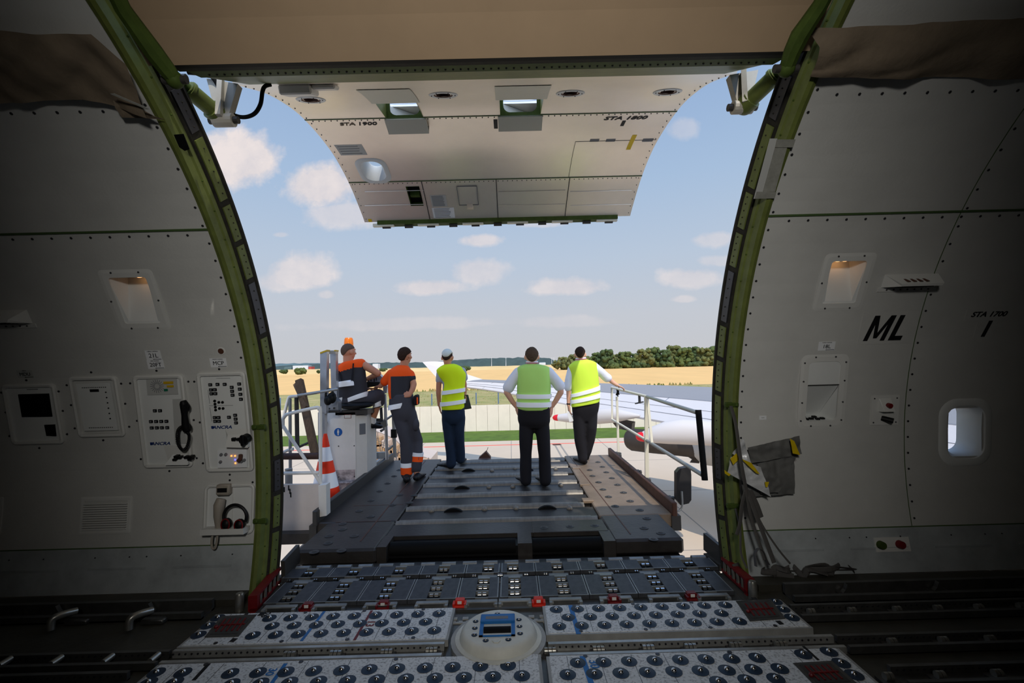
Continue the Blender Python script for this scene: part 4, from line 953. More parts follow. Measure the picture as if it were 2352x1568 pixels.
h_ = hh*.78; a_ = .016; L_ = -hw*.62; gw = hw*.62; stk(L_, -h_, L_, h_, a_); stk(L_+gw, -h_, L_+gw, h_, a_); stk(L_+gw/2, -h_*.8, L_+.008, h_, a_*.8); stk(L_+gw/2, -h_*.8, L_+gw-.008, h_, a_*.8); l2 = L_+gw*1.5; stk(l2, -h_, l2, h_, a_*1.1); mb.prism([(x+.28*y, y, .0025) for x, y in ((l2, -h_), (l2+gw*.62, -h_), (l2+gw*.62, -h_+.034), (l2, -h_+.034))], (0, 0, .001)); mb.build('lettering', ['ink'], t)
label((2220, 708), (2325, 708), (2320, 735), (2216, 735), [('STA 1700', 0, 1.2, .3, .0015)], 'station decal reading STA 1700 at far right', 'lettered_decal', 'decal', m='lining', sx=1.2)
label((2242, 738), (2284, 738), (2280, 775), (2238, 775), [('I', 0, 2.6, .25, .006)], 'short slanted black station mark under the STA 1700 decal', 'lettered_decal', 'decal', m='lining')
label((1744, 955), (1760, 954), (1760, 963), (1744, 964), [('= =', 0, .9, 0, 0)], 'tiny white placard low on the right wall above the grey bag', group='printed wall labels')
# recessed lamps
def recess(h, side, lab):
    x0, x1, t0, t1 = h; a, b = cyl(x0, t0, RIN), cyl(x0, t1, RIN); c = (a+b)/2+V(((x1-x0)/2, 0, 0)); fr = frame_at(c, (1, 0, 0), b-a); hw, hh = (x1-x0)/2, (b-a).length/2
    t = thing('recessed_lamp', lab, 'lamp', c, 'recessed wall lamps'); mb = MB(fr)
    rim(mb, hw+.05, hh+.05, .055, .006, .03, 0, -.004)
    for sx_ in (-1, 1):
        for sy in (-1, 1): mb.sph((sx_*(hw*.7), sy*(hh+.03), .006), .007, 6, m=1); 
        mb.sph((sx_*(hw+.03), 0, .006), .007, 6, m=1)
    mb.build('frame', ['rim_white', 'rivet'], t)
    mb = MB(fr); dp = -.15; k = .03
    back = [(-hw+k, hh, dp), (hw-k, hh, dp), (hw-k, -hh+.02, -.004), (-hw+k, -hh+.02, -.004)]
    mb.add(back, [(0, 1, 2, 3)]); mb.add([(-hw, hh, 0), (-hw+k, hh, dp), (-hw+k, -hh+.02, -.004), (-hw, -hh, 0)], [(0, 1, 2, 3)]); mb.add([(hw, hh, 0), (hw-k, hh, dp), (hw-k, -hh+.02, -.004), (hw, -hh, 0)], [(0, 1, 2, 3)])
    mb.add([(-hw, hh, 0), (hw, hh, 0), (hw-k, hh, dp), (-hw+k, hh, dp)], [(0, 1, 2, 3)]); mb.add([(-hw, -hh, 0), (hw, -hh, 0), (hw-k, -hh+.02, -.004), (-hw+k, -hh+.02, -.004)], [(0, 1, 2, 3)])
    mb.build('recess', ['panel_white'], t)
    mb = MB(fr); mb.box((-hw+.03, hh-.012, -.13), (hw-.05, hh-.002, -.02), 0); lp = mb.build('lamp_housing', ['rust'], t)
    for q in ((.25,) if side < 0 else (-.3, .1)):
        mb = MB(fr); mb.sph((hw*q, hh-.016, -.07), .02, 10, sc=(1.6, .5, 1)); mb.build('bulb', ['lamp_warm'], lp)
    return t
recess(LL, -1, 'recessed wall lamp glowing orange on the left wall'); recess(LR, 1, 'recessed wall lamp glowing orange on the right wall')
# cabin window in the right wall
x0, x1, t0, t1 = WR; mb = MB(); rings = []
for g, r_, rc, dx in ((.075, RIN+.0, .13, 0), (.06, RIN-.010, .12, 0), (.02, RIN-.008, .10, 0), (-.005, RIN+.03, .09, 0), (-.008, ROUT+.02, .08, .0)):
    q = rrect(x0-g, x1+g, -1, 1, .01); aa = (t1-t0)*RIN/2; q = rrect(x0-g+dx, x1+g+dx, -aa-g, aa+g, rc, 6); tm = (t0+t1)/2
    rings.append([cyl(x, tm+y/RIN, r_) for x, y in q])
mb.loops(rings, 0, caps=False); win = struct(mb.build('window_1', ['panel_white'], smooth=True)); last = rings[-1]
mb = MB(); mb.loops([[p.copy() for p in last], [p+V((0, .006, 0)) for p in last]]); mb.build('pane', ['glass'], win)
# air grille low on the left wall
fr, hw, hh = wpan((184, 1140), (304, 1140), (300, 1226), (182, 1226))
t = thing('air_grille', 'white slatted air grille low on the left wall', 'vent', org(fr)); mb = MB(fr)
rim(mb, hw, hh, .03, .006, .01, 0, -.004); mb.build('frame', ['rim_white'], t); mb = MB(fr); plate(mb, hw-.03, hh-.03, -.004, -.001, 1); n = 12  # dark plate stands in for the shade in the gaps between slats
for k in range(n): y = -hh+.035+(2*hh-.07)*(k+.5)/n; mb.box((-hw+.03, y-.011, .0), (hw-.03, y+.001, .014), 0)
mb.build('slats', ['rim_white', 'dark_mottled'], t)
fr, hw, hh = wpan((-70, 1142), (6, 1142), (4, 1228), (-72, 1228)); t = thing('air_grille', 'slatted air grille cut by the left edge of the picture', 'vent', org(fr)); mb = MB(fr); rim(mb, hw, hh, .03, .006, .01, 0, -.004); mb.build('frame', ['rim_white'], t); mb = MB(fr)
plate(mb, hw-.03, hh-.03, -.004, -.001, 1)  # dark plate again for the shade behind these slats
for k in range(n): y = -hh+.035+(2*hh-.07)*(k+.5)/n; mb.box((-hw+.03, y-.008, 0), (hw-.03, y+.002, .014), 0)
mb.build('slats', ['rim_white', 'dark_mottled'], t)
# perforated wedge housings
def wedge(c4, lab):
    fr, hw, hh = wpan(*c4); t = thing('perforated_lamp_box', lab, 'wall box', org(fr), 'perforated wall boxes'); mb = MB(fr)
    ye = hh*.15; mb.hexa([(-hw, -hh, 0), (hw, -hh, 0), (hw, hh, 0), (-hw, hh, 0), (-hw+.05, ye-.012, .11), (hw-.05, ye-.012, .11), (hw-.04, ye+.006, .11), (-hw+.04, ye+.006, .11)], 0)
    mb.box((-hw-.02, -hh-.03, 0), (hw+.02, -hh, .006), 0)
    for i in range(7): mb.sph((-hw+.04+i*(2*hw-.08)/6, -hh-.015, .007), .006, 6, m=1)
    mb.build('housing', ['rim_white', 'rivet'], t); mb = MB(fr)
    for i in range(22):
        for j in range(4):
            a = -hw+.09+i*(2*hw-.18)/21; f = (j+.6)/4.6; yy = -hh+f*(ye-.012+hh); mb.box((a-.004, yy-.003, .11*f-.003), (a+.004, yy+.003, .11*f+.004))
    mb.build('perforations', ['ink'], t); mb = MB(fr)
    for i in range(4): a = -hw+.09+i*(2*hw-.2)/4; mb.hexa([(a, ye+.015, .098), (a+(2*hw-.3)/4, ye+.015, .098), (a+(2*hw-.3)/4, hh-.02, .02), (a, hh-.02, .02), (a, ye+.02, .102), (a+(2*hw-.3)/4, ye+.02, .102), (a+(2*hw-.3)/4, hh-.015, .026), (a, hh-.015, .026)], 0)
    mb.build('slots', ['rust'], t)
wedge(((2035, 628), (2152, 630), (2146, 660), (2022, 658)), 'white perforated box on the right wall beside the recessed lamp')
wedge(((-60, 712), (62, 712), (76, 744), (-50, 744)), 'white perforated box cut off by the left picture edge')
# recessed unit 18L
x0, x1, t0, t1 = UR; a, b = cyl(x0, t0, RIN), cyl(x0, t1, RIN); c = (a+b)/2+V(((x1-x0)/2, 0, 0)); fr = frame_at(c, (1, 0, 0), b-a); hw, hh = (x1-x0)/2, (b-a).length/2
t = thing('wall_unit', 'white recessed wall unit with sockets on its lower ledge, below the 18L label', 'wall unit', c); mb = MB(fr); rim(mb, hw+.055, hh+.055, .06, .006, .06, 0, -.006)
for sx_ in (-1, 1):
    for y in (-.95, -.35, .35, .95): mb.sph((sx_*(hw+.03), y*hh, .007), .007, 6, m=1)
    for y in (-1, 1): mb.sph((sx_*hw*.6, y*(hh+.03), .007), .007, 6, m=1)
mb.build('frame', ['rim_white', 'rivet'], t); ym = hh*.22; k = .035
mb = MB(fr); mb.box((-hw, ym, -.02), (hw, hh, .001), 0); mb.box((-hw, ym-.003, -.02), (hw, ym+.003, .004), 1)
mb.add([(-hw+.0, ym, -.004), (hw-.0, ym, -.004), (hw-k, -hh, -.16), (-hw+k, -hh, -.16)], [(0, 1, 2, 3)]); mb.add([(-hw, ym, 0), (-hw, -hh, 0), (-hw+k, -hh, -.16)], [(0, 1, 2)]); mb.add([(hw, ym, 0), (hw, -hh, 0), (hw-k, -hh, -.16)], [(0, 1, 2)]); mb.add([(-hw, -hh, 0), (hw, -hh, 0), (hw-k, -hh, -.16), (-hw+k, -hh, -.16)], [(0, 1, 2, 3)])
mb.build('recess', ['panel_white', 'track'], t)
for q, (x, w_) in enumerate(((-.6, .05), (-.55, .10), (-.25, .06), (.1, .05), (.15, .10), (.45, .06))): mb = MB(fr); mb.box((x*hw-.014, -hh, -w_-.012), (x*hw+.014, -hh+.012, -w_+.012)); mb.build('socket', ['black'], t)
# small plate with red button
fr, hw, hh = wpan((2001, 908), (2065, 908), (2062, 975), (1999, 975)); t = thing('switch_plate', 'small square wall plate with a red button and black connector, right wall', 'switch', org(fr))
mb = MB(fr); plate(mb, hw, hh, -.003, .005); [mb.sph((sx_*(hw-.02), sy*(hh-.02), .006), .006, 6, m=1) for sx_ in (-1, 1) for sy in (-1, 1)]; mb.hexa([(-.05, -.01, .005), (.04, -.01, .005), (.04, .09, .005), (-.05, .09, .005), (-.04, 0, .05), (.04, 0, .05), (.035, .085, .01), (-.045, .085, .01)], 0); mb.build('plate', ['rim_white', 'rivet'], t)
mb = MB(fr); mb.cyl((.0, .045, .03), (.0, .045, .055), .018, 12); mb.build('button', ['red_paint'], t); mb = MB(fr); mb.cyl((-.02, -.06, 0), (.03, -.07, .05), .02, 10); mb.build('connector', ['black'], t)
# kick panel outlet
fr, hw, hh = wpan((2005, 1234), (2084, 1231), (2086, 1264), (2007, 1267)); t = thing('outlet_plate', 'low wall plate with a green and a red capped outlet near the floor', 'outlet', org(fr))
mb = MB(fr); plate(mb, hw, hh, .0, .018); mb.build('plate', ['rim_white'], t)
for x, m in ((-.09, 'primer_dark'), (.05, 'red_paint')): mb = MB(fr); mb.cone((x, 0, .018), (x, 0, .05), .03, .025, 14); mb.build('cap', [m], t)
# phone and headset niche
fr, hw, hh = wpan((470, 1112), (585, 1110), (586, 1224), (470, 1228)); t = thing('phone_niche', 'white wall box with a grey handset, low beside the left door edge', 'phone box', org(fr))
mb = MB(fr); rim(mb, hw, hh, .02, .02, .04); mb.build('frame', ['rim_white'], t, smooth=True); mb = MB(fr); plate(mb, hw-.01, hh-.01, -.02, .0, 0); mb.box((-hw+.03, -hh+.02, 0), (hw-.03, -hh+.06, .09), 1); mb.box((.02, -hh+.06, 0), (.024, hh-.03, .003), 1); mb.build('back_plate', ['panel_white', 'rim_white'], t)
K = lambda x, y, w: (*to_plane(fr, x, y, w), w)
mb = MB(fr); u, v = to_plane(fr, 512, 1128, .04); mb.box((u-.05, v-.03, 0), (u+.05, v+.05, .05), 0, bev=.01); mb.box((u-.035, v-.005, .05), (u+.035, v+.025, .054), 1); mb.tube([K(508, 1145, .05), K(503, 1160, .06), K(501, 1185, .055), K(503, 1210, .04)], [.03, .036, .03, .024], 10)
hs = mb.build('handset', ['handset', 'black'], t, smooth=True); mb = MB(fr)
mb.tube(spline([K(505, 1212, .04), K(494, 1214, .05), K(487, 1235, .06), K(487, 1256, .06), K(494, 1258, .06), K(499, 1235, .06), K(497, 1214, .05)], 8), .008, 6); mb.build('cord', ['handset'], hs, smooth=True)
hp = thing('headphones', 'black ear defenders with red trim resting in the phone box', 'headphones', fr @ V((.08, -hh+.06, .05)))
mb = MB(fr); mb.tube([K(540+26*sin(a)*1.0, 1186-27*cos(a), .06) for a in frange(-2.0, 2.0, 20)], .011, 8); mb.build('headband', ['black'], hp, smooth=True)
for x, y in ((521, 1203), (551, 1205)):
    mb = MB(fr); c = V(K(x, y, .06)); mb.sph(c, .045, 14, sc=(.8, 1, .7)); e_ = mb.build('ear_cup', ['black'], hp, smooth=True); mb = MB(fr); mb.tube([c+V((.03*cos(a), .04*sin(a), .02)) for a in frange(0, 2*pi, 14)], .005, 6); mb.build('trim_ring', ['red_paint'], e_)
# small things
mb = MB(wall_frame(508, 806)); mb.cone((0, 0, 0), (0, 0, .004), .031, .028, 18, 0); mb.cyl((0, 0, .0), (0, 0, .0055), .021, 14, 1); tag(mb.build('grommet', ['rim_white', 'rust']), 'small round brown wall grommet above the MCP label', 'grommet')
for pxy, lab in (((1678, 928), 'green bracket on the door frame where the strap hangs, upper right'), ((1682, 1160), 'green bracket low on the right door frame'), ((597, 979), 'green bracket on the left door frame beside the button panel'), ((600, 1195), 'green bracket low on the left door frame beside the phone box')):
    fr = wall_frame(*pxy); mb = MB(fr); mb.box((-.05, -.018, 0), (.05, .018, .03), bev=.006); mb.sph((.03 if pxy[0] > 1000 else -.02, 0, .03), .014, 8); tag(mb.build('frame_bracket', ['primer_dark']), lab, 'bracket', 'frame brackets')
fr = wall_frame(418, 326); mb = MB(fr); quadpx(mb, fr, [(400, 309), (422, 307), (436, 342), (425, 346), (412, 337)], .02, .004); tag(mb.build('tape_patch', ['black']), 'black tape patch on the wall edge under the left actuator', 'tape')
fr = wall_frame(1785, 385); mb = MB(fr); off = .03
quadpx(mb, fr, [(1768, 318), (1785, 318), (1748, 452), (1731, 456)], off, .003, 1); quadpx(mb, fr, [(1785, 320), (1812, 321), (1780, 440), (1752, 440)], off, .003, 0)
quadpx(mb, fr, [(1784, 320), (1827, 320), (1821, 338), (1780, 338)], off+.004, .003, 0); quadpx(mb, fr, [(1738, 440), (1783, 441), (1779, 455), (1733, 456)], off+.004, .003, 0)
tag(mb.build('tape_patch', ['tape', 'decal_grey']), 'grey tape and plastic patch along the right frame edge', 'tape')
# canvas covers in the upper corners
def canvas(pts, lab, seed, amp=1):
    # pts: rows of pixel points (outer to inner), lofted on the lining with folds
    mb = MB(); nu, nv = 40, 30; rows = [[W(*p, r=RIN-.02) for p in r] for r in pts]
    def fn(u, v):
        a = u*(len(rows)-1); i = min(int(a), len(rows)-2); fa = a-i; k = v*(len(rows[0])-1); j = min(int(k), len(rows[0])-2); fb = k-j
        p = rows[i][j].lerp(rows[i+1][j], fa).lerp(rows[i][j+1].lerp(rows[i+1][j+1], fa), fb)
        th = th_of(p); d = .03+amp*(.05*noise.noise(V((p.x*2.2+seed, th*9, seed)))+.03*noise.noise(V((p.x*5, th*3, seed+4)))+.022*sin(pi*u)*abs(sin(v*7+u*4))+.02*noise.noise(V((p.x*9+th*14, th*5, seed)))); return cyl(p.x, th, RIN-.012-max(d, .0))
    mb.grid(fn, nu, nv)
    return tag(mb.build('canvas_cover', ['canvas'], smooth='full'), lab, 'canvas cover')
canvas([[(-40, 60), (120, 68), (215, 74)], [(-40, 130), (150, 120), (300, 140)], [(-40, 190), (180, 180), (328, 215)], [(-40, 236), (200, 224), (352, 262)]], 'wrinkled tan canvas cover hanging in the upper left corner', 1)
canvas([[(1850, 60), (2040, 52), (2400, 30)], [(1872, 100), (2080, 105), (2400, 85)], [(1862, 150), (2080, 150), (2400, 130)], [(1855, 172), (2080, 176), (2400, 182)]], 'wrinkled tan canvas cover hanging in the upper right corner', 5)
canvas([[(262, 222), (300, 232), (350, 258)], [(272, 245), (318, 250), (376, 268)], [(286, 266), (335, 268), (388, 271)]], 'small loose canvas corner below the left canvas cover', 9, .3)
fr = wall_frame(320, 235, off=.09); mb = MB(fr); quadpx(mb, fr, [(254, 215), (262, 214), (345, 250), (338, 251)], 0, .004); tag(mb.build('tape_strip', ['tape']), 'thin silver tape strip on the left canvas corner', 'tape')
# grey bag, foil sheet and straps beside the right door edge
fr = wall_frame(1760, 1070, off=.03); mb = MB(fr)
def cloth(fr, pts, nz, seed, m, w0=.02):
    mb = MB(fr); a = [V((*to_plane(fr, *p, w0), 0)) for p in pts]
    def fn(u, v):
        p = a[0].lerp(a[1], u).lerp(a[3].lerp(a[2], u), v); return V((p.x, p.y, w0+nz*(1+noise.noise(V((p.x*7+seed, p.y*7, seed)))+.4*noise.noise(V((p.x*22, p.y*22, seed))))))
    mb.grid(fn, 26, 26); return mb
bag = thing('stowage_bag', 'grey pouch with yellow tape and foil sheet on the wall by the right door edge', 'bag', org(fr))
cloth(fr, [(1700, 1035), (1818, 1005), (1822, 1132), (1702, 1140)], .02, 2, 'blanket').build('pouch', ['blanket'], bag, smooth='full')
cloth(fr, [(1712, 1026), (1828, 998), (1836, 1040), (1722, 1062)], .03, 5, 'blanket', .06).build('flap', ['blanket'], bag, smooth='full')
cloth(fr, [(1735, 1062), (1826, 1040), (1782, 1128), (1742, 1130)], .03, 7, 'foil', .05).build('lining_sheet', ['blanket'], bag, smooth='full')
cloth(fr, [(1674, 1046), (1742, 1070), (1766, 1138), (1664, 1082)], .03, 3, 'foil', .09).build('foil_sheet', ['foil'], bag, smooth='full')
cloth(fr, [(1700, 1003), (1712, 1030), (1720, 1062), (1678, 1040)], .03, 8, 'foil', .07).build('foil_sheet', ['foil'], bag, smooth='full')
for pts in ([(1676, 1052), (1690, 1040), (1698, 1052), (1682, 1066)], [(1700, 1052), (1724, 1062), (1744, 1088), (1736, 1086)], [(1812, 1006), (1822, 1012), (1836, 1044), (1818, 1040)], [(1756, 1106), (1766, 1106), (1762, 1118), (1758, 1118)], [(1662, 1078), (1676, 1088), (1672, 1092), (1663, 1086)]):
    cloth(fr, pts, .01, 4, 'yellow_foil', .145).build('yellow_tape', ['yellow_foil'], bag, smooth='full')
def strap(pts, lab, wd=.02, m='web', dz=None):
    P = []
    for q in pts:
        P.append(W(q[0], q[1], z=.02) if len(q) > 2 and q[2] == 'f' else W(q[0], q[1], r=RIN-(q[2] if len(q) > 2 else .2)))
    P = spline(P, 6); mb = MB(); mb.tube(P, .01, 8, flat=((1, .2, 0), wd*.62, .004)); return tag(mb.build('tie_down_strap', [m]), lab, 'strap', 'tie-down straps by the right door edge')
strap([(1679, 932, .05), (1690, 975, .12), (1702, 1060, .26), (1714, 1125, .26)], 'grey webbing strap hanging from the upper frame bracket across the foil sheet', .022)
strap([(1714, 1125, .26), (1726, 1190, .26), (1748, 1258, .28), (1756, 1285, .28)], 'dark strap running from the strap knot down to the loop on the floor', .02)
strap([(1716, 1125, .25), (1740, 1190, .28), (1778, 1292, .30)], 'widest dark strap leaning right from the knot to the floor heap', .028)
strap([(1720, 1128, .24), (1746, 1196, .28), (1784, 1256, .3), (1815, 1294, .3)], 'thin strap slanting furthest right to the floor heap', .012)
strap([(1690, 1168, .06), (1700, 1215, .2), (1702, 1270, .22), (1716, 1305, .25)], 'thin strap hanging from the lower frame bracket to the floor', .012)
strap([(1712, 1128, .26), (1704, 1160, .26), (1700, 1200, .25), (1692, 1228, .25)], 'short grey strap end hanging left of the knot', .024)
strap([(1722, 1126, .22), (1738, 1160, .22), (1748, 1188, .22)], 'short folded dark strap end right of the knot', .034)
p = [(1736, 1300), (1734, 1272), (1742, 1260), (1752, 1266), (1760, 1285), (1766, 1296)]
mb = MB(); mb.tube(spline([W(*q, r=RIN-.28) for q in p], 6), .01, 8, flat=((0, 1, .2), .02, .004)); tag(mb.build('tie_down_strap', ['web']), 'looped end of a grey strap standing on the floor heap', 'strap', 'tie-down straps by the right door edge')
mb = MB(); rnd = random.Random(3)
for i in range(16):
    c = W(1740+i*12+rnd.uniform(-6, 6), 1310+rnd.uniform(-8, 14), z=.0); c.z = -.03; q = [c+V((rnd.uniform(-.22, .22), rnd.uniform(-.05, .05), .03+rnd.random()*.07)) for _ in range(5)]; mb.tube(spline(q, 5), .01, 6, flat=((0, .3, 1), .02, .005))
tag(mb.build('strap_heap', ['web']), 'tangled heap of dark straps on the floor beside the right wall', 'straps', kind='stuff')
# rag on the floor at left
c = W(425, 1340, z=0); mb = MB()
mb.grid(lambda u, v: V((c.x-.13+.28*u+.03*noise.noise(V((u*4, v*4, 2))), c.y-.02+.13*v, .0+.075*max(0, sin(pi*u)*sin(pi*v))+.05*abs(noise.noise(V((u*5, v*5, 7)))))), 24, 16)
mb.grid(lambda u, v: V((c.x-.13+.28*u, c.y-.02+.13*v, -.005)), 2, 2)
tag(mb.build('crumpled_rag', ['canvas'], smooth='full'), 'crumpled dirty rag lying at the foot of the left wall', 'rag')
# fill spot with a housing, added unseen behind the camera to brighten the inner walls
fl = thing('added_fill_lamp', 'white cabin floodlight on the ceiling behind the viewer facing the doorway', 'lamp', (.1, -1.45, 2.95))
mb = MB(); mb.box((-.25, -1.6, 2.9), (.45, -1.5, 3.15), 0, bev=.02); mb.box((-.02, -1.75, 3.05), (.22, -1.55, 3.12), 0); mb.build('housing', ['rim_white'], fl)
ld = bpy.data.lights.new('fill_spot', 'SPOT'); ld.energy = FILL; ld.spot_size = radians(82); ld.spot_blend = 1; ld.shadow_soft_size = .25; ld.color = (1, .97, .92)
lo = bpy.data.objects.new('fill_spot', ld); COL.objects.link(lo); lo.location = (.1, -1.42, 2.95); lo.rotation_euler = V((0.0, 1, -.16)).to_track_quat('-Z', 'Y').to_euler()
# ================================================================ cargo floor
def put(name, me_src, parent, p, rot=None):
    o = me_src.copy(); COL.objects.link(o); o.name = name; o.parent = parent; o.location = V(p)-WL[parent.name]
    WL[o.name] = V(p); return o
def lp(name, mb, mats, parent, p, smooth=True):    # part whose mesh is centred on its own origin (so that copies can share it)
    me = mesh_obj(name, mb.v, mb.f, mats, None, smooth, (0, 0, 0), mb.m); me.parent = parent; me.location = V(p)-WL[parent.name]; WL[me.name] = V(p); return me
PROTO = {}
def caster(parent, p, s=1.0, red=False):
    if 'disc' not in PROTO:
        mb = MB(); mb.lathe([(.042, 0), (.042, .0015), (.028, .0022), (.019, .0045), (0.001, .003)], n=20); d = lp('ball_caster', mb, ['ball_disc'], parent, p); PROTO['disc'] = d
        mb = MB(); mb.sph((0, 0, .004), .0145, 12); b = lp('ball', mb, ['steel'], d, p); PROTO['ball'] = b; return
    d = PROTO['disc'].copy(); COL.objects.link(d); d.parent = parent; d.location = V(p)-WL[parent.name]; WL[d.name] = V(p)
    b = PROTO['ball'].copy(); COL.objects.link(b); b.parent = d; b.location = (0, 0, 0)
def ball_mat(quad, rows, extra, lab, deco, z=0, deep=False):
    q = [W(*p, z=z) for p in quad]; x0 = (q[0].x+q[3].x)/2; x1 = (q[1].x+q[2].x)/2; y1 = (q[0].y+q[1].y)/2; y0 = (q[2].y+q[3].y)/2
    if deep: x0, x1, y0 = q[0].x-.01, q[1].x, y1-.62
    t = thing('ball_transfer_mat', lab, 'ball mat', ((x0+x1)/2, y0, z-.03), 'ball transfer mats on the cargo floor')
    mb = MB(); mb.box((x0, y0, z-.035), (x1, y1, z), 0, bev=.004)
    for k in range(9): x = x0+(x1-x0)*(k+.55)/9; mb.box((x-.0015, y0+.01, z), (x+.0015, y1-.01, z+.0006), 1)
    for k in range(4):
        x = x0+(x1-x0)*(k+.5)/4
        for y in (y0+.015, y1-.015): mb.cone((x, y, z), (x, y, z+.003), .012, .012, 10, 2)
    mb.build('panel', ['mat_panel', 'track', 'rivet'], t)
    mb = MB(); mb.box((x0-.015, y0-.012, z-.04), (x1+.015, y0, z-.002), 0); mb.box((x0-.015, y0, z-.04), (x0, y1, z-.004), 0); mb.box((x1, y0, z-.04), (x1+.015, y1, z-.004), 0); mb.build('edge_trim', ['mat_side'], t)
    for a, b, n in rows:
        A_, B_ = W(*a, z=z), W(*b, z=z); B_.y = A_.y = (A_.y+B_.y)/2
        for i in range(n): caster(t, A_.lerp(B_, i/max(1, n-1))+V((0, 0, .001)))
    for p in extra: caster(t, W(*p, z=z)+V((0, 0, .001)))
    deco(t, z); return t
def stripe(t, z, a, b, wd, m, nm='tape_stripe'):
    mb = MB(); mb.bar(W(*a, z=z)+V((0, 0, .0015)), W(*b, z=z)+V((0, 0, .0015)), wd, .0015); mb.build(nm, [m], t)
def tray(t, z, pts, m='track'):
    q = [W(*p, z=z) for p in pts]; mb = MB(); mb.prism([p+V((0, 0, .001)) for p in q], (0, 0, .004), 0); c = sum(q, V())/4; q2 = [c+(p-c)*.8+V((0, 0, .0055)) for p in q]; mb.prism(q2, (0, 0, .001), 1)
    tr = mb.build('latch_tray', [m, 'dark_mottled'], t); ex = (q[1]-q[0]); ey = (q[3]-q[0]); mb = MB()
    for k in range(5): a = q[0]+ex*(.2+.14*k)+ey*.2+V((0, 0, .008)); mb.bar(a, a+ey*.6, .008, .006)
    mb.bar(q[0]+ex*.2+ey*.5+V((0, 0, .009)), q[0]+ex*.85+ey*.5+V((0, 0, .009)), .008, .006); mb.sph(q[0]+ex*.12+ey*.6+V((0, 0, .01)), .012, 8); mb.build('latch', ['red_paint'], tr)
def ftext(t, z, txt, px, py, size, m, rot):
    p = W(px, py, z=z); mb = MB(Matrix.Translation(p+V((0, 0, .0016)))); add_text(mb, txt, 0, 0, size, 0, 0, rot=rot, bold=.001); mb.build('lettering', [m], t)
def d1(t, z):
    stripe(t, z, (745, 1404), (692, 1472), .018, 'blue_paint'); stripe(t, z, (854, 1402), (814, 1470), .016, 'red_paint'); ftext(t, z, '13', 850, 1432, .07, 'red_paint', -pi/2); ftext(t, z, '26', 610, 1412, .06, 'ink', -pi/2)
    tray(t, z, [(508, 1416), (590, 1412), (548, 1462), (470, 1464)]); stripe(t, z, (605, 1406), (596, 1414), .03, 'ink', 'marking'); stripe(t, z, (541, 1466), (531, 1474), .03, 'ink', 'marking')
def d2(t, z): stripe(t, z, (1310, 1390), (1329, 1456), .028, 'blue_paint'); tray(t, z, [(1690, 1381), (1770, 1377), (1804, 1421), (1722, 1427)]); stripe(t, z, (1730, 1372), (1736, 1378), .03, 'ink', 'marking'); stripe(t, z, (1786, 1426), (1796, 1434), .03, 'ink', 'marking')
def d3(t, z): stripe(t, z, (656, 1524), (622, 1572), .02, 'blue_paint'); ftext(t, z, '30', 622, 1543, .06, 'blue_paint', -pi/2); stripe(t, z, (480, 1524), (445, 1562), .02, 'ink', 'marking')
def d4(t, z): stripe(t, z, (1337, 1507), (1360, 1575), .028, 'blue_paint'); ftext(t, z, '30', 1364, 1525, .07, 'blue_paint', -pi/2); tray(t, z, [(1822, 1524), (1911, 1519), (1970, 1572), (1874, 1578)]); stripe(t, z, (1845, 1484), (1880, 1516), .014, 'ink', 'marking')
ball_mat([(495, 1407), (1038, 1397), (1025, 1471), (432, 1477)], [((620.6, 1418), (1008, 1411), 9), ((627, 1436), (977, 1430), 8), ((583, 1457), (997, 1450), 9)], [(500, 1419), (478, 1437), (456, 1458)], 'white ball mat with blue and red stripes, left of the round drive unit', d1)
ball_mat([(1250, 1392), (1790, 1373), (1848, 1434), (1262, 1459)], [((1278, 1402), (1664, 1387), 9), ((1306, 1420), (1655, 1406), 8), ((1285, 1441), (1696, 1424), 9)], [(1781, 1382), (1798, 1399), (1819, 1418)], 'white ball mat with one blue stripe, right of the round unit and beside the sill', d2)
ball_mat([(378, 1520), (1236, 1505), (1240, 1600), (300, 1600)], [((532, 1543), (1167, 1532), 11), ((535, 1566), (1199, 1557), 11)], [(359, 1545), (420, 1545), (400, 1567), (340, 1568)], 'largest white ball mat, cut off by the lower picture edge at left', d3, deep=True)
ball_mat([(1266, 1512), (1912, 1480), (2010, 1590), (1262, 1600)], [((1328, 1526), (1736, 1507), 8), ((1305, 1554), (1787, 1531), 9)], [(1845, 1503), (1904, 1497), (1932, 1523), (1962, 1550), (1782, 1559), (1715, 1562), (1650, 1566)], 'white ball mat at the lower right, cut off by the picture edge', d4, deep=True)
# round drive unit
C0 = W(1145, 1462, z=.0); t = thing('drive_unit', 'round white raised drive unit with a blue box between the front ball mats', 'drive unit', (C0.x, C0.y, -.04))
mb = MB(); mb.lathe([(.25, -.04), (.25, .004), (.225, .008), (.212, .04), (.196, .052), (.188, .054), (.001, .054)], c=(C0.x, C0.y, 0), n=40); mb.build('dome', ['pdu_white'], t, smooth=True)
mb = MB(); mb.lathe([(.275, -.04), (.275, -.004), (.25, .0), (.25, -.04)], c=(C0.x, C0.y, 0), n=40); mb.build('flange', ['mat_side'], t, smooth=True)
q = [W(*p, z=.055) for p in ((1104, 1416), (1182, 1414), (1184, 1460), (1101, 1463))]; x0, x1 = (q[0].x+q[3].x)/2, (q[1].x+q[2].x)/2; y1, y0 = (q[0].y+q[1].y)/2, (q[2].y+q[3].y)/2; ym = y0+(y1-y0)*.62
mb = MB(); mb.box((x0, ym, .04), (x1, y1, .072), 0, bev=.004); mb.box((x0, y0, .04), (x0+.022, ym, .062), 0); mb.box((x1-.022, y0, .04), (x1, ym, .062), 0); mb.box((x0, y0, .04), (x1, y0+.006, .062), 0)
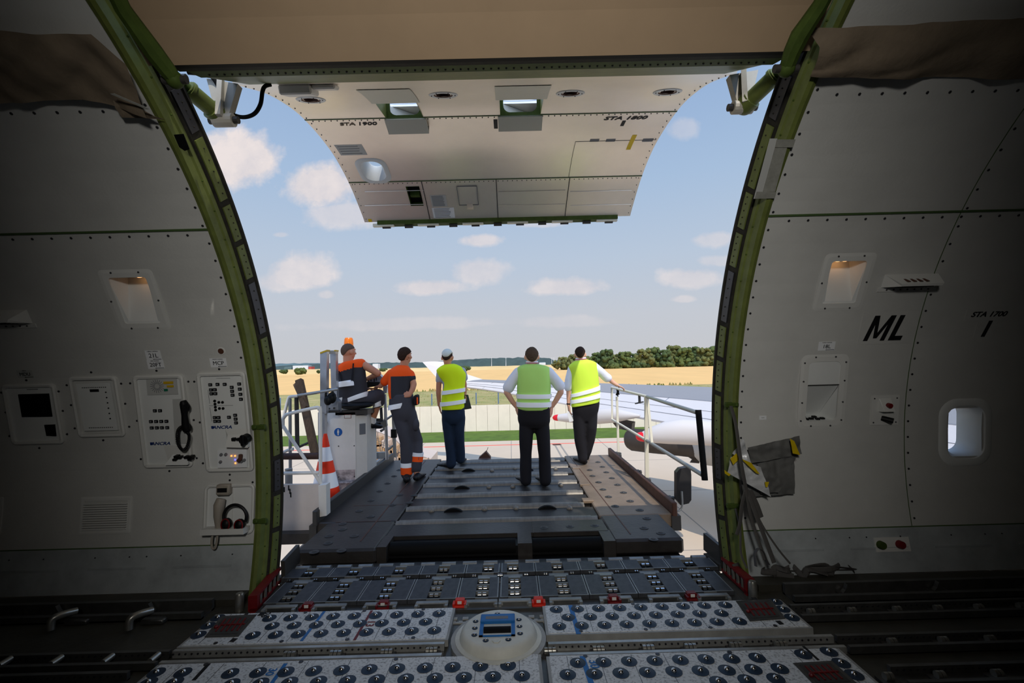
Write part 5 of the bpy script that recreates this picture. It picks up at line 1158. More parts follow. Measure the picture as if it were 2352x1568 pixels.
mb.box((x0+.03, ym+.02, .072), (x1-.04, y1-.03, .0728), 1); bx = mb.build('blue_housing', ['blue_paint', 'ink_grey'], t); mb = MB(); mb.cyl((x0+.024, (y0+ym)/2, .035), (x1-.024, (y0+ym)/2, .035), .036, 20); mb.build('drive_roller', ['rubber'], bx, smooth=True)
for x, y in ((670, 622), (487, 685), (480, 742), (476, 800), (572, 846), (763, 838), (862, 787), (857, 727), (852, 670)):
    p = W(960+x/3.675, 1240+y/3.675, z=.055); mb = MB(); mb.lathe([(.017, .053), (.017, .056), (.012, .057)], c=(p.x, p.y, 0), n=14); mb.sph((p.x, p.y, .057), .0105, 10, m=1); mb.build('ball_caster', ['ball_disc', 'steel'], t, smooth=True)
p = W(1140, 1471, z=.055); mb = MB(); mb.lathe([(.024, .053), (.024, .058), (.018, .059), (.001, .056)], c=(p.x, p.y, 0), n=6); mb.build('hex_cap', ['pdu_white'], t)
# roller tracks between the mats
def track(x0, x1, y0, y1, lab, rollers, light=True, z=0, pair=3, rm='roller', grp='roller tracks', fit=None):
    t = thing('roller_track', lab, 'roller track', ((x0+x1)/2, y0, -.045), grp); mb = MB(); a = 0 if light else 1; h = -.002
    for ya, yb in ((y0, y0+.022), (y1-.022, y1)): mb.box((x0, ya, -.045), (x1, yb, h), a)
    mb.box((x0, y0, -.045), (x1, y1, -.04), 1)
    n = int(min((x1-x0)/.035, 100)); xa = x0 if x1 < 3 else x0
    for i in range(n): x = (x0+.03+i*.035) if x0 > -1 else (x1-.03-i*.035); mb.cyl((x, y1-.026, -.018), (x, y1-.0215, -.018), .006, 6, 2)
    mb.build('channel', ['track_light', 'track', 'rivet'], t)
    for p in rollers:
        q = W(*p, z=-.005); q.y = (y0+y1)/2; r = .014; mb = MB()
        for k in range(pair): x = q.x+(k-(pair-1)/2)*.022; mb.cyl((x-.009, q.y-.0, -.016), (x+.009, q.y-.0, -.016), .019, 12)
        mb.box((q.x-.045, q.y-.03, -.042), (q.x+.045, q.y+.03, -.03), 1); mb.build('roller_set', ['roller', 'dark_steel'], t, smooth=True)
    return t
ya, yb = W(700, 1512, z=0).y, W(700, 1481, z=0).y
track(-1.84, -.30, ya, yb, 'light-edged roller track between the two left ball mats', [(665, 1500), (770, 1499), (887, 1497), (990, 1495)])
ya2, yb2 = W(1500, 1497, z=0).y, W(1500, 1466, z=0).y
track(.29, 1.9, ya2, yb2, 'light-edged roller track between the two right ball mats', [(1262, 1481), (1372, 1478), (1485, 1476), (1580, 1473), (1680, 1466), (1780, 1462)])
def bars(px, y, L=.0):
    pass
t = track(-8.5, -1.86, ya, yb, 'dark roller track with slanted bright rollers running off at lower left', [], light=False)
for px, py in ((30, 1506), (146, 1503), (262, 1500), (366, 1498)):
    mb = MB(); a, b = W(px-18, py+6, z=.0), W(px+18, py-10, z=.0); a.y, b.y = ya+.03, yb-.03; m_ = (a.x+b.x)/2; mb.cyl((m_, a.y, -.012), (m_, b.y, -.012), .017, 14); mb.build('roller', ['roller'], t, smooth=True)
track(1.92, 8.5, ya2, yb2, 'dark roller track running off to the right at the height of the right mats', [(2018, 1446), (2127, 1440), (2225, 1434), (2315, 1429)], light=False, pair=2)
y_ = W(1860, 1398, z=0).y; track(1.86, 8.5, y_-.07, y_+.07, 'narrow dark roller track right of the front ball mat', [(1860, 1398), (1952, 1394), (2050, 1388), (2140, 1384), (2228, 1379), (2320, 1375)], light=False, pair=2)
y_ = W(2038, 1545, z=0).y; track(2.0, 8.5, y_-.07, y_+.07, 'dark roller track in the lower right corner', [(2038, 1546), (2150, 1538), (2274, 1530)], light=False, pair=2)
y_ = W(200, 1560, z=0).y; track(-8.5, -1.95, y_-.07, y_+.07, 'dark empty track in the lower left corner', [], light=False)
for px, py, lab in ((145, 1425, 'chrome side guide roller on the dark floor at far left'), (322, 1424, 'chrome side guide roller on the dark floor left of the front mat')):
    p = W(px, py, z=0); mb = MB(); mb.tube(spline([p+V((-.03, -.05, -.03)), p+V((-.03, -.04, .03)), p+V((0, 0, .04)), p+V((.03, .06, .03))], 5), .022, 10); mb.box(p+V((-.02, .02, -.045)), p+V((.13, .07, -.01)), 1, bev=.008)
    tag(mb.build('side_guide', ['roller', 'track'], smooth=True), lab, 'side guide', 'side guide rollers')
# long side rails next to the walls with small cleats
for s, lab in ((-1, 'dark side rail along the foot of the left wall'), (1, 'dark side rail along the foot of the right wall')):
    a, b = (-8.6, -1.95) if s < 0 else (1.95, 8.6); t = thing('side_rail', lab, 'side rail', ((a+b)/2, 3.15, -.045), 'side rails'); mb = MB(); mb.box((a, 3.24, -.045), (b, 3.27, .03)); mb.box((a, 3.13, -.045), (b, 3.16, .0)); mb.box((a, 3.13, -.045), (b, 3.27, -.035)); mb.build('rail', ['track'], t)
    for k in range(6): x = s*(2.35+k*.62); mb = MB(); mb.prism([(x-.045, 3.2, -.035), (x+.045, 3.2, -.035), (x+.02, 3.2, .0), (x, 3.2, .035), (x-.015, 3.2, .0)], (0, .03, 0)); mb.box((x-.06, 3.17, -.036), (x+.06, 3.24, -.02)); mb.build('cleat', ['track'], t)
# ---------------------------------------------------------------- door sill roller units
S = thing('door_sill', 'grey metal door sill frame under the rows of roller plates', 'door sill', (0, 3.3, -.045))
mb = MB(); mb.box((-1.62, 3.14, -.09), (1.62, 3.62, -.03)); mb.box((-1.66, 3.58, -.20), (1.66, 3.86, -.03)); mb.box((-1.60, 3.84, -.16), (1.50, 3.925, -.036)); mb.build('base', ['track'], S)
yA1, yA0 = W(1150, 1287, z=0).y, W(1150, 1314, z=0).y; yB1, yB0 = W(1150, 1324, z=0).y, W(1150, 1371, z=0).y
LA = [710.4, 813, 917, 1019, 1121.5, 1177.7, 1280, 1380, 1482.5, 1583]; LB = [674, 781, 891, 1002, 1109, 1182, 1292, 1401, 1507, 1612]
XA = [W(x, 1304-(x-1150)*.0245, z=0).x for x in LA]; XB = [W(x, 1347-(x-1150)*.0245, z=0).x for x in LB]
def unit(xc, y0, y1, x0, x1, nr, lab, grp, first=None):
    t = thing('sill_roller_plate', lab, 'roller plate', (xc, y0, -.03), grp); mb = MB(); w_ = .044; n = nr; pz = .0
    a, b = xc-w_, xc+w_; m0 = .012
    mb.box((x0, y0, -.03), (a, y1, pz), 0, bev=.002); mb.box((b, y0, -.03), (x1, y1, pz), 0, bev=.002)
    mb.box((a, y0, -.03), (b, y0+m0, pz-.001), 1); mb.box((a, y1-.02, -.03), (b, y1, pz-.001), 1); mb.box((a, y0, -.034), (b, y1, -.028), 2)
    h = (y1-y0-m0-.02)/n
    for k in range(1, n): mb.box((a, y0+m0+h*k-.005, -.03), (b, y0+m0+h*k+.005, pz-.003), 1)
    mb.box((x0+.004, y0, pz), (x0+.010, y1, pz+.0006), 1); mb.box((x1-.01, y0, pz), (x1-.004, y1, pz+.0006), 1)
    mb.box((x0+.01, y0-.0, pz), (x1-.01, y0+.006, pz+.0008), 1)
    mb.build('plate', ['sill_plate', 'sill_edge', 'black'], t)
    for k in range(n):
        yc = y0+m0+h*(k+.5)
        for q in (-.017, .017): mb = MB(); mb.cyl((xc+q-.012, yc, -.01), (xc+q+.012, yc, -.01), .0165, 12); mb.build('roller', ['steel'], t, smooth=True)
    return t
nth = ['first', 'second', 'third', 'fourth', 'fifth']
for i, x in enumerate(XB):
    j = i-5 if i > 4 else 4-i; side = 'right' if i > 4 else 'left'
    xl = 0.004 if i == 5 else ((XB[i-1]+x)/2+.0 if i else -1.60); xr = -.004 if i == 4 else ((XB[i+1]+x)/2-.002 if i < 9 else 1.60)
    unit(x, yB0, yB1, xl, xr, 3, f'dark sill plate with three roller pairs, {nth[j]} {side} of the centre seam', 'near row of sill roller plates')
for i, x in enumerate(XA):
    j = i-5 if i > 4 else 4-i; side = 'right' if i > 4 else 'left'
    xl = 0.004 if i == 5 else ((XA[i-1]+x)/2 if i else -1.66); xr = -.004 if i == 4 else ((XA[i+1]+x)/2-.002 if i < 9 else 1.66)
    unit(x, yA0, yA1-.05, xl, xr, 1, f'dark sill plate with one roller pair, {nth[j]} {side} of the centre seam', 'far row of sill roller plates')
for k in range(20):      # light edge rollers along the outer edge
    x = -1.58+k*.1665; mb = MB(); yy = yA1-.02
    mb.cyl((x-.055, yy, -.018), (x+.055, yy, -.018), .026, 14); mb.build('edge_roller', ['sill_edge'], S, smooth=True)
# hinge line and brackets between the two rows, brackets at the inboard side
for i in range(10):
    x = XA[i]; mb = MB(); mb.box((x-.075, yB1+.004, -.03), (x+.075, yA0-.004, -.012), 0, bev=.004); mb.build('link_plate', ['sill_edge'], S)
    mb = MB()
    for q in (-.1, .1): 
        for e in (-.008, .008): mb.cyl((x+q+e-.004, (yB1+yA0)/2, -.006), (x+q+e+.004, (yB1+yA0)/2, -.006), .011, 10)
    mb.build('hinge', ['steel'], S, smooth=True)
    x = XB[i]; mb = MB(); mb.box((x-.11, yB0-.045, -.04), (x+.11, yB0-.004, -.006), 0, bev=.004); mb.box((x-.08, yB0-.047, -.034), (x+.08, yB0-.043, -.012), 1); mb.box((x-.11, yB0-.07, -.045), (x-.09, yB0-.03, -.01), 0); mb.box((x+.09, yB0-.07, -.045), (x+.11, yB0-.03, -.01), 0)
    mb.build('bracket', ['sill_edge', 'track'], S)
for px, py, lab in ((705, 1392, 'leftmost red latch below the near row of sill plates'), (880, 1387, 'red latch above the red stripe of the left front mat'), (1056, 1383, 'bright red latch just left of the round drive unit'), (1237, 1380, 'bright red latch just right of the round drive unit'), (1410, 1374, 'red latch above the right front ball mat'), (1590, 1367, 'rightmost red latch below the near row of sill plates')):
    p = W(px, py+4, z=-.02); m_ = 'red_bright' if 1000 < px < 1300 else 'red_paint'; t = thing('red_latch', lab, 'latch', (p.x, p.y, -.045), 'red latches at the sill'); mb = MB()
    mb.box((p.x-.045, p.y-.03, -.045), (p.x+.045, p.y+.03, -.02), 0, bev=.006); mb.box((p.x-.032, p.y-.01, -.02), (p.x+.032, p.y+.04, .008), 0, bev=.006); mb.box((p.x-.045, p.y-.03, -.02), (p.x-.03, p.y+.02, -.005), 0); mb.box((p.x+.03, p.y-.03, -.02), (p.x+.045, p.y+.02, -.005), 0); mb.build('body', [m_], t)
    mb = MB(); mb.box((p.x-.014, p.y-.013, -.014), (p.x+.014, p.y-.009, .004)); mb.build('plate', ['loader_white'], t)
# small rectangular slots between sill and drive unit
mb = MB(); 
for k in range(9): x = -.28+k*.07; mb.box((x-.018, 3.03, -.045), (x+.018, 3.055, -.03))
for k in range(14): x = -.28+k*.043; mb.box((x-.012, 3.005, -.045), (x+.012, 3.02, -.035))
mb.box((-.30, 2.985, -.045), (.30, 3.0, -.03)); tag(mb.build('slotted_strip', ['mat_side']), 'slotted grey strip between the red latches and the round drive unit', 'strip')
mb = MB(); mb.box((-.285, 2.42, -.045), (.28, 3.1, -.038)); tag(mb.build('floor_pan', ['track']), 'grimy metal floor pan under the round drive unit', 'floor pan')
# red corner guides, steel posts and bumper plates at both sides of the sill
for s, A, B, lab in ((-1, (582, 1392), (640, 1322), 'left'), (1, (1722, 1352), (1664, 1300), 'right')):
    a, b = W(A[0], A[1], z=.0), W(B[0], B[1], z=.0); t = thing('red_corner_guide', f'dark red guide block with upright rollers at the {lab} end of the sill', 'guide block', a, 'red corner guides'); mb = MB()
    mb.bar(a+V((0, 0, .06)), b+V((0, 0, .06)), .05, .018); mb.bar(a+V((0, 0, -.025)), b+V((0, 0, -.025)), .05, .02); mb.bar(a+V((s*.03, 0, .015)), b+V((s*.03, 0, .015)), .012, .10); mb.bar(a, a.lerp(b, .08), .05, .1); mb.build('body', ['red_paint'], t)
    for k in range(5): c = a.lerp(b, .18+.18*k); mb = MB(); mb.cyl(c+V((-s*.012, 0, -.018)), c+V((-s*.012, 0, .052)), .013, 12); mb.build('upright_roller', ['roller'], t, smooth=True)
    p = W(550 if s < 0 else 1730, 1400 if s < 0 else 1372, z=-.04); mb = MB(); mb.lathe([(.028, 0), (.028, .10), (.022, .115), (.001, .118)], c=(p.x, p.y, -.045), n=18); tag(mb.build('guide_post', ['roller'], smooth=True), f'short shiny steel post on the floor at the {lab} of the sill', 'post', 'steel guide posts')
    a, b = (W(650, 1318, z=.02), W(678, 1290, z=.02)) if s < 0 else (W(1663, 1288, z=.02), W(1626, 1262, z=.02)); mb = MB(); mb.bar(a+V((0, 0, .03)), b+V((0, .05, .05)), .03, .14); mb.bar(a+V((0, 0, -.05)), b+V((0, 0, -.05)), .08, .05, m=0); tag(mb.build('bumper_plate', ['dark_steel']), f'angled dark bumper plate outside the {lab} sill end', 'bumper', 'bumper plates')
# ================================================================ loader platform
Z = .08; XL0, XL1, XR0, XR1 = -1.83, -1.04, .95, 1.66; YN, YF = 3.93, 7.60
ldr = thing('cargo_loader', 'cargo loader platform of dark steel docked at the doorway', 'cargo loader', (0, 5.7, GZ))
mb = MB(); mb.box((XL0+.12, YN, Z-.13), (XL1, 4.62, Z), 0, bev=.02); mb.box((XL0, 4.62, Z-.13), (XL1, YF, Z), 0, bev=.01)
for y in (4.62, 5.15): mb.box((XL0+.2, y-.004, Z), (XL1-.05, y+.004, Z+.0015), 1)
mb.bar((XL1-.18, 4.1, Z+.001), (XL1-.24, 7.5, Z+.001), .012, .003, m=1); mb.build('side_deck', ['deck_dark', 'rust'], ldr)
mb = MB(); mb.box((XR0, YN+.05, Z-.13), (XR1-.12, 4.62, Z), 1, bev=.02); mb.box((XR0, 4.62, Z-.13), (XR1, YF, Z), 0, bev=.01)
mb.bar((XR0+.17, 4.1, Z+.001), (XR0+.08, 7.5, Z+.001), .01, .003, m=2); mb.build('side_deck', ['deck_plate', 'deck_dark', 'rust'], ldr)
def dstud(x, y, scale):
    p = W(x, y, z=Z); mb = MB(); mb.lathe([(.040, Z), (.040, Z+.004), (.022, Z+.007), (.018, Z+.012), (.001, Z+.014)], c=(p.x, p.y, 0), n=16); mb.build('ball_caster', ['dark_steel'], ldr, smooth=True)
for x, y in ((840, 312), (990, 332), (865, 365), (1040, 385), (920, 422), (1090, 445), (960, 487), (1145, 515), (1010, 553), (1205, 592), (915, 240), (955, 283), (1070, 637), (1290, 672), (1355, 745), (1330, 832), (1480, 878), (1415, 935), (430, 830), (665, 820), (885, 812)): dstud(1140+x/3.92, 1000+y/3.92, 1)
for x, y in ((1085, 310), (1040, 365), (980, 430), (910, 500), (1090, 535), (830, 585), (1025, 625), (725, 680), (830, 730), (575, 795), (575, 845), (455, 905), (680, 905), (445, 970), (320, 1050), (565, 1038), (1220, 540), (1180, 605)): dstud(640+x/3.92, 1000+y/3.92, 1)
mb = MB(); mb.box((XL1, 4.15, Z-.16), (XR0, YF, Z-.085), 0)
RY = [W(1176, y, z=Z).y for y in (1057, 1071, 1088, 1107, 1131, 1159, 1191)]
ed = RY+[4.5]
for a, b in zip(RY, RY[1:]): mb.box((XL1+.005, b+.066, Z-.09), (XR0-.005, a-.066, Z-.022), 1, bev=.004)
mb.box((XL1+.005, 4.22, Z-.05), (XR0-.005, RY[-1]-.07, Z-.006), 1, bev=.004); mb.box((XL1+.005, RY[0]+.066, Z-.09), (XR0-.005, YF, Z-.022), 1, bev=.004)
mb.box((XL1+.02, 4.02, Z-.12), (XR0+.02, 4.22, Z-.04), 0); mb.box((.28, 4.2, Z-.04), (XR0, 4.5, Z+.002), 1, bev=.004)
mb.box((XL1, 3.96, Z-.13), (-.96, 4.22, Z), 1); mb.box((.14, 3.96, Z-.13), (.26, 4.22, Z), 1); mb.box((.86, 3.96, Z-.13), (.96, 4.22, Z), 1)
mb.build('roller_bay', ['black', 'deck_dark'], ldr)
for i, y in enumerate(RY):
    mb = MB(); L1 = XR0-.03-(.06 if i % 3 == 2 else 0); mb.cyl((XL1+.04, y, Z-.050), (L1-.06, y, Z-.050), .062, 28); mb.cyl((L1-.06, y, Z-.050), (L1, y, Z-.050), .057, 28); mb.cyl((XL1+.01, y, Z-.050), (XL1+.04, y, Z-.050), .055, 24); mb.build('conveyor_roller', ['deck_roller'], ldr, smooth=True)
for x0, x1 in ((-.95, .12), (.27, .85)): mb = MB(); mb.cyl((x0, 4.07, Z-.065), (x1, 4.07, Z-.065), .062, 24); mb.build('front_roller', ['rubber'], ldr, smooth=True)
for px, py in ((1076, 1080), (1061, 1120), (1041, 1172), (1257, 1166), (1210, 1078)):
    p = W(px, py, z=Z-.01); mb = MB(); mb.cyl((p.x, p.y-.02, Z-.135), (p.x, p.y+.02, Z-.135), .15, 32); mb.build('drive_wheel', ['rubber'], ldr, smooth=True)
for px, py in ((1130, 1080), (1123, 1118), (1113, 1168), (1183, 1075), (991, 1172), (1308, 1166), (1288, 1113), (1276, 1076), (1178, 1117), (1185, 1166)):
    p = W(px, py, z=Z-.01); mb = MB(); mb.sph((p.x, p.y, Z-.018), .032, 12); mb.build('transfer_ball', ['deck_roller'], ldr, smooth=True)
for px, py in ((1325, 1074), (1344, 1111), (1352, 1148)):
    p = W(px, py, z=Z); mb = MB(); mb.box((p.x-.07, p.y-.06, Z-.02), (p.x+.05, p.y+.05, Z+.012), bev=.005); mb.build('edge_stop', ['deck_plate'], ldr)
mb = MB(); mb.box((XL0-.02, 4.6, Z-.03), (XL0+.03, YF-.02, Z+.12), 0, bev=.008); mb.box((XL0-.05, 4.6, Z-.16), (XL0+.02, YF, Z-.02), 0); mb.build('guide_rail', ['dark_steel'], ldr)
mb = MB(); mb.box((XR1+.0, 4.6, Z-.03), (XR1+.05, YF+.0, Z+.11), 0, bev=.008); mb.box((XR1-.01, 4.6, Z-.16), (XR1+.08, YF, Z-.02), 1); mb.build('guide_rail', ['rust', 'dark_steel'], ldr)
for y in (4.9, 6.1, 7.2): mb = MB(); mb.cyl((XR1+.05, y, Z+.06), (XR1+.12, y, Z+.06), .025, 10); mb.box((XR1+.05, y-.06, Z), (XR1+.09, y+.02, Z+.09)); mb.build('rail_clamp', ['dark_steel'], ldr)
mb = MB(); mb.box((-1.66, YN, Z-.42), (1.5, 4.25, Z-.135)); mb.build('dock_skirt', ['black'], ldr); mb = MB(); mb.box((XL0, 4.7, Z-.40), (XR1, YF, Z-.14)); mb.build('chassis', ['dark_steel'], ldr)
for x in (-1.2, 1.1):
    for a, b in ((4.9, 7.4), (7.4, 4.9)): mb = MB(); mb.bar((x+(.08 if a > b else 0), a, GZ+.3), (x+(.08 if a > b else 0), b, Z-.35), .08, .22); mb.build('scissor_arm', ['loader_white'], ldr)
mb = MB(); mb.box((-1.5, 4.5, GZ+.18), (1.4, 7.8, GZ+.42)); mb.build('base_frame', ['loader_white'], ldr)
for x in (-1.4, 1.3):
    for y in (5.0, 7.2): mb = MB(); mb.cyl((x-.12, y, GZ+.28), (x+.12, y, GZ+.28), .28, 20); mb.build('wheel', ['rubber'], ldr, smooth=True)
# right railing
XP = 1.80
def RP(x, y, dx=0): return W(1360+x/4.75, 860+y/4.75, X=XP+dx)
rl = thing('safety_railing', 'cream and grey tubular railing along the right edge of the loader platform', 'railing', W(1487, 1113, X=XP))
r_ = .018
mb = MB(); mb.tube([RP(600, 240), RP(215, 140), RP(220, 490), RP(590, 715)], r_, 10); mb.build('rail_frame', ['rail_cream'], rl, smooth=True)
mb = MB(); a = RP(270, 240); b = W(1421, 1052, X=XP); mb.bar(a, b, .035, .02, (0, 1, 0)); mb.build('post', ['rail_cream'], rl)
mb = MB(); a = RP(590, 240); b = W(1486, 1112, X=XP); mb.bar(a, b, .045, .025, (0, 1, 0)); mb.build('post', ['rail_cream'], rl)
mb = MB(); mb.bar(RP(603, 240), RP(655, 765), .03, .015, (0, 1, 0)); mb.build('brace', ['rail_cream'], rl)
mb = MB(); mb.tube([RP(600, 240), RP(1140, 412)], .020, 12); mb.build('rail_tube', ['rail_grey'], rl, smooth=True); mb = MB(); mb.tube([RP(590, 715), RP(1205, 1095)], .020, 12); mb.build('rail_tube', ['rail_grey'], rl, smooth=True)
mb = MB(); mb.cyl(RP(1158, 385), RP(1230, 1152), .027, 14); mb.build('end_bar', ['rubber'], rl, smooth=True)
for q in ((1421, 1045), (1487, 1106)): p = W(*q, X=XP); mb = MB(); mb.box(p+V((-.12, -.04, -.09)), p+V((.02, .04, .05)), bev=.006); mb.cyl(p+V((.02, 0, .02)), p+V((.04, 0, .02)), .022, 10); mb.build('post_clamp', ['dark_steel'], rl)
p = RP(275, 150); mb = MB(); mb.tube(spline([p+V((0, 0, 0)), p+V((.005, -.01, -.06)), p+V((-.015, 0, -.11))], 4), [.02]*9, 8); mb.tube([p+V((.01, -.01, -.05)), p+V((.02, -.02, -.10))], .009, 6); mb.tube([p+V((0, -.01, -.06)), p+V((.0, -.02, -.13))], .009, 6); tag(mb.build('work_glove', ['rubber'], smooth=True), 'black glove hanging from the railing below the right man\'s hand', 'glove')
p = RP(515, 215); mb = MB(); mb.bar(p, p+V((0, 0, -.11)), .03, .02, (0, 1, 0)); mb.bar(p+V((-.06, 0, -.12)), p+V((.05, 0, -.10)), .03, .015); tag(mb.build('hanging_clamp', ['dark_steel']), 'small metal clamp hanging from the top tube of the railing', 'clamp')
mr = thing('wing_mirror', 'tall black vehicle mirror on a bent grey arm beside the right platform edge', 'mirror', W(1567, 1120, Y=4.7)); mb = MB()
q = [(1554, 1085), (1562, 1076), (1586, 1071), (1588, 1090), (1588, 1148), (1582, 1156), (1563, 1160), (1554, 1148)]; mb.prism([W(*k, Y=4.7) for k in q], (0, .07, 0)); mb.build('housing', ['mirror_back'], mr)
mb = MB(); mb.tube(spline([W(1566, 1128, Y=4.66), W(1567, 1160, Y=4.66), W(1560, 1172, Y=4.66), W(1544, 1175, Y=4.66)], 6), .010, 8); mb.build('arm', ['rail_grey'], mr, smooth=True)
# ================================================================ operator side on the left of the loader
def c1(x, y): return 620+x/3.266, 740+y/3.266
def k1(x, y): return 640+x/6.532, 760+y/6.532
def k2(x, y): return 640+x/6.532, 980+y/6.532
ZD = -.02
mb = MB(); mb.prism([(-2.3, 4.62, ZD-.1), (-1.88, 4.62, ZD-.1), (-1.88, 8.1, ZD-.1), (-3.1, 8.1, ZD-.1), (-2.35, 6.0, ZD-.1)], (0, 0, .1)); mb.build('operator_deck', ['deck_dark'], ldr)
YC_ = 6.1; q = [W(*p, Y=YC_) for p in ((738, 948), (814, 945), (820, 1101), (740, 1103))]
cab = thing('control_cabinet', 'white metal control cabinet with a blue round sign, dirty at its foot', 'cabinet', (q[3].x, YC_, ZD))
x0 = q[0].x; x1 = (q[1].x+q[2].x)/2; zt_ = q[0].z; zb = q[2].z; dp = .55
mb = MB(); mb.box((x0, YC_, zb), (x1, YC_+.02, zt_), 0, bev=.004); mb.build('front_panel', ['loader_white'], cab)
mb = MB(); mb.prism([(x0, YC_+.02, zb), (x1, YC_+.02, zb), (x1, YC_+dp, zb), (x0, YC_+dp, zb)], (0, 0, zt_-zb-.03), 0); mb.prism([(x1, YC_+.02, zb), (x1+.11, YC_+.12, zb+.0), (x1+.11, YC_+dp, zb), (x1, YC_+dp, zb)], (0, 0, zt_-zb-.05), 0); mb.build('body', ['loader_white'], cab)
mb = MB(); mb.box((x0+.02, YC_-.002, zb), (x1-.01, YC_, zb+.13)); mb.build('stained_skirt', ['loader_dirty'], cab)
mb = MB()
for x in (x0+.02, (x0+x1)/2, x1-.02):
    for z in (zt_-.03, (zt_+zb)/2, zb+.04): mb.sph((x, YC_-.002, z), .008, 8)
mb.build('bolts', ['rivet'], cab)
p = W(777, 992, Y=YC_); mb = MB(); mb.cyl((p.x, YC_-.004, p.z), (p.x, YC_, p.z), .053, 28, 0); mb.sph((p.x, YC_-.005, p.z+.028), .009, 10, sc=(1, .3, 1), m=1); mb.box((p.x-.012, YC_-.006, p.z-.012), (p.x+.012, YC_-.003, p.z+.018), 1); mb.box((p.x-.007, YC_-.006, p.z-.04), (p.x+.007, YC_-.003, p.z-.01), 1); mb.build('mandatory_sign', ['sign_blue', 'loader_white'], cab)
p = W(799, 956, Y=YC_); mb = MB(); mb.box((p.x-.045, YC_-.003, p.z-.025), (p.x+.045, YC_, p.z+.025), 0); mb.box((p.x-.04, YC_-.004, p.z-.02), (p.x+.04, YC_-.002, p.z+.02), 1); mb.build('red_frame_label', ['red_paint', 'loader_white'], cab)
mb = MB(); a = V((x1+.035, YC_+.05, zt_-.30)); mb.prism([a, a+V((.06, .055, 0)), a+V((.06, .055, .14)), a+V((0, 0, .14))], (.003, -.004, 0)); mb.build('rating_plate', ['ink_grey'], cab)
p = W(749, 970, Y=YC_); mb = MB(); mb.cyl((p.x, YC_-.04, p.z), (p.x, YC_, p.z), .02, 12); mb.tube(spline([p+V((0, -.03, 0)), p+V((-.03, -.04, -.01)), p+V((-.05, -.04, -.08)), p+V((-.055, -.04, -.22))], 6), .011, 8); mb.build('conduit', ['rail_grey'], cab, smooth=True)
mb = MB(); mb.box((x0+.02, YC_-.12, ZD), (x1+.06, YC_+dp, zb-.0), 0, bev=.012); mb.build('plinth', ['loader_dirty'], cab)
# cone (two stacked)
cb = W(752, 1152, z=ZD+.05); cb.x = W(748, 1140, Y=cb.y).x; ap = W(741, 996, Y=cb.y); Hc = ap.z-ZD
cn = thing('traffic_cone', 'orange traffic cone with white bands, stacked on a second one', 'traffic cone', (cb.x, cb.y, ZD))
def rz(f): return .20*(1-f)+.022
mb = MB(); 
def sq(r, z, n=8): return [(cb.x+a, cb.y+b, z) for a, b in rrect(-r, r, -r, r, r*.3, 3)]
for k, zz in enumerate((ZD, ZD+.06)): mb.loops([sq(.25, zz), sq(.25, zz+.025), sq(.2, zz+.04)])
mb.build('base', ['cone_orange'], cn); fz = [0.1, .27, .47, .63, .82, 1.0]; nm = ['orange_section', 'white_band']
for k in range(5):
    a, b = fz[k], fz[k+1]; mb = MB(); mb.cone((cb.x, cb.y, ZD+Hc*a-.0), (cb.x, cb.y, ZD+Hc*b), rz(a)*(.86 if 1 else 1), rz(b)*.86, 28); mb.build('white_band' if k % 2 else 'body', ['retro' if k % 2 else 'cone_orange'], cn, smooth=True)
# wooden plank
Yp = 5.1; mb = MB(); a, b = W(*k1(310, 735), Y=Yp+.2), W(724, 1042, Y=Yp-.1); mb.bar(a, b, .072, .06, (0, 1, 0)); a2, b2 = W(*k1(258, 800), Y=Yp+.24), W(*k1(420, 1150), Y=Yp+.04); mb.bar(a2, b2, .04, .05, (0, 1, 0)); tag(mb.build('wooden_plank', ['wood']), 'weathered brown wooden plank leaning against the left railing', 'plank')
# white railing
Yr = 4.75; rw = thing('safety_railing', 'chipped white tubular railing at the left front of the loader', 'railing', W(737, 1113, Y=Yr))
def T(name, pts, r, m, Y=Yr): mb = MB(); mb.tube(spline([W(*p[:2], Y=(p[2] if len(p) > 2 else Y)) for p in pts], 5) if len(pts) > 2 else [W(*p[:2], Y=(p[2] if len(p) > 2 else Y)) for p in pts], r, 10); return mb.build(name, [m], rw, smooth=True)
T('rail_tube', [(640, 1005), (652, 955), (662, 917), (668, 911), (684, 909)], .017, 'loader_white', 5.2); T('rail_tube', [(684, 908, 5.2), (735, 900, 5.25), (776, 893, 5.3)], .017, 'rail_grey')
T('rail_tube', [(650, 962), (655, 955), (664, 950), (724, 936), (732, 939), (736, 950), (736, 1110)], .017, 'loader_white'); T('rail_tube', [(650, 962), (650, 975), (652, 981), (738, 1111)], .017, 'loader_white')
T('post', [(666, 915), (667, 1113)], .018, 'rail_grey', 5.2); T('post', [(681, 911), (683, 1028)], .024, 'dark_steel', 5.25); T('brace', [(685, 1027), (714, 1014)], .014, 'dark_steel', 5.25); T('rail_tube', [(640, 1045), (660, 1034), (674, 1031)], .017, 'loader_white', 5.2)
T('lower_rail', [(630, 1087), (733, 1085)], .017, 'loader_white'); T('bumper_pipe', [(630, 1048), (732, 1047)], .033, 'pipe_brown', 4.8); mb = MB(); p = W(663, 1076, Y=4.9); mb.cyl(p, p-V((0, 0, .35)), .037, 14); mb.build('post', ['rail_grey'], rw, smooth=True)
mb = MB(); q = [W(*p, Y=4.72) for p in ((560, 1114), (733, 1112), (735, 1243), (560, 1247))]; mb.prism(q, (0, .04, 0)); mb.build('side_panel', ['panel_beige'], rw)
mb = MB()
for (x, y) in ((653, 1124), (663, 1120), (666, 1128), (668, 1136)): p = W(x, y, Y=4.72); mb.box(p+V((-.006, -.002, -.025)), p+V((.006, 0, .025)))
mb.build('paint_chips', ['black'], rw)
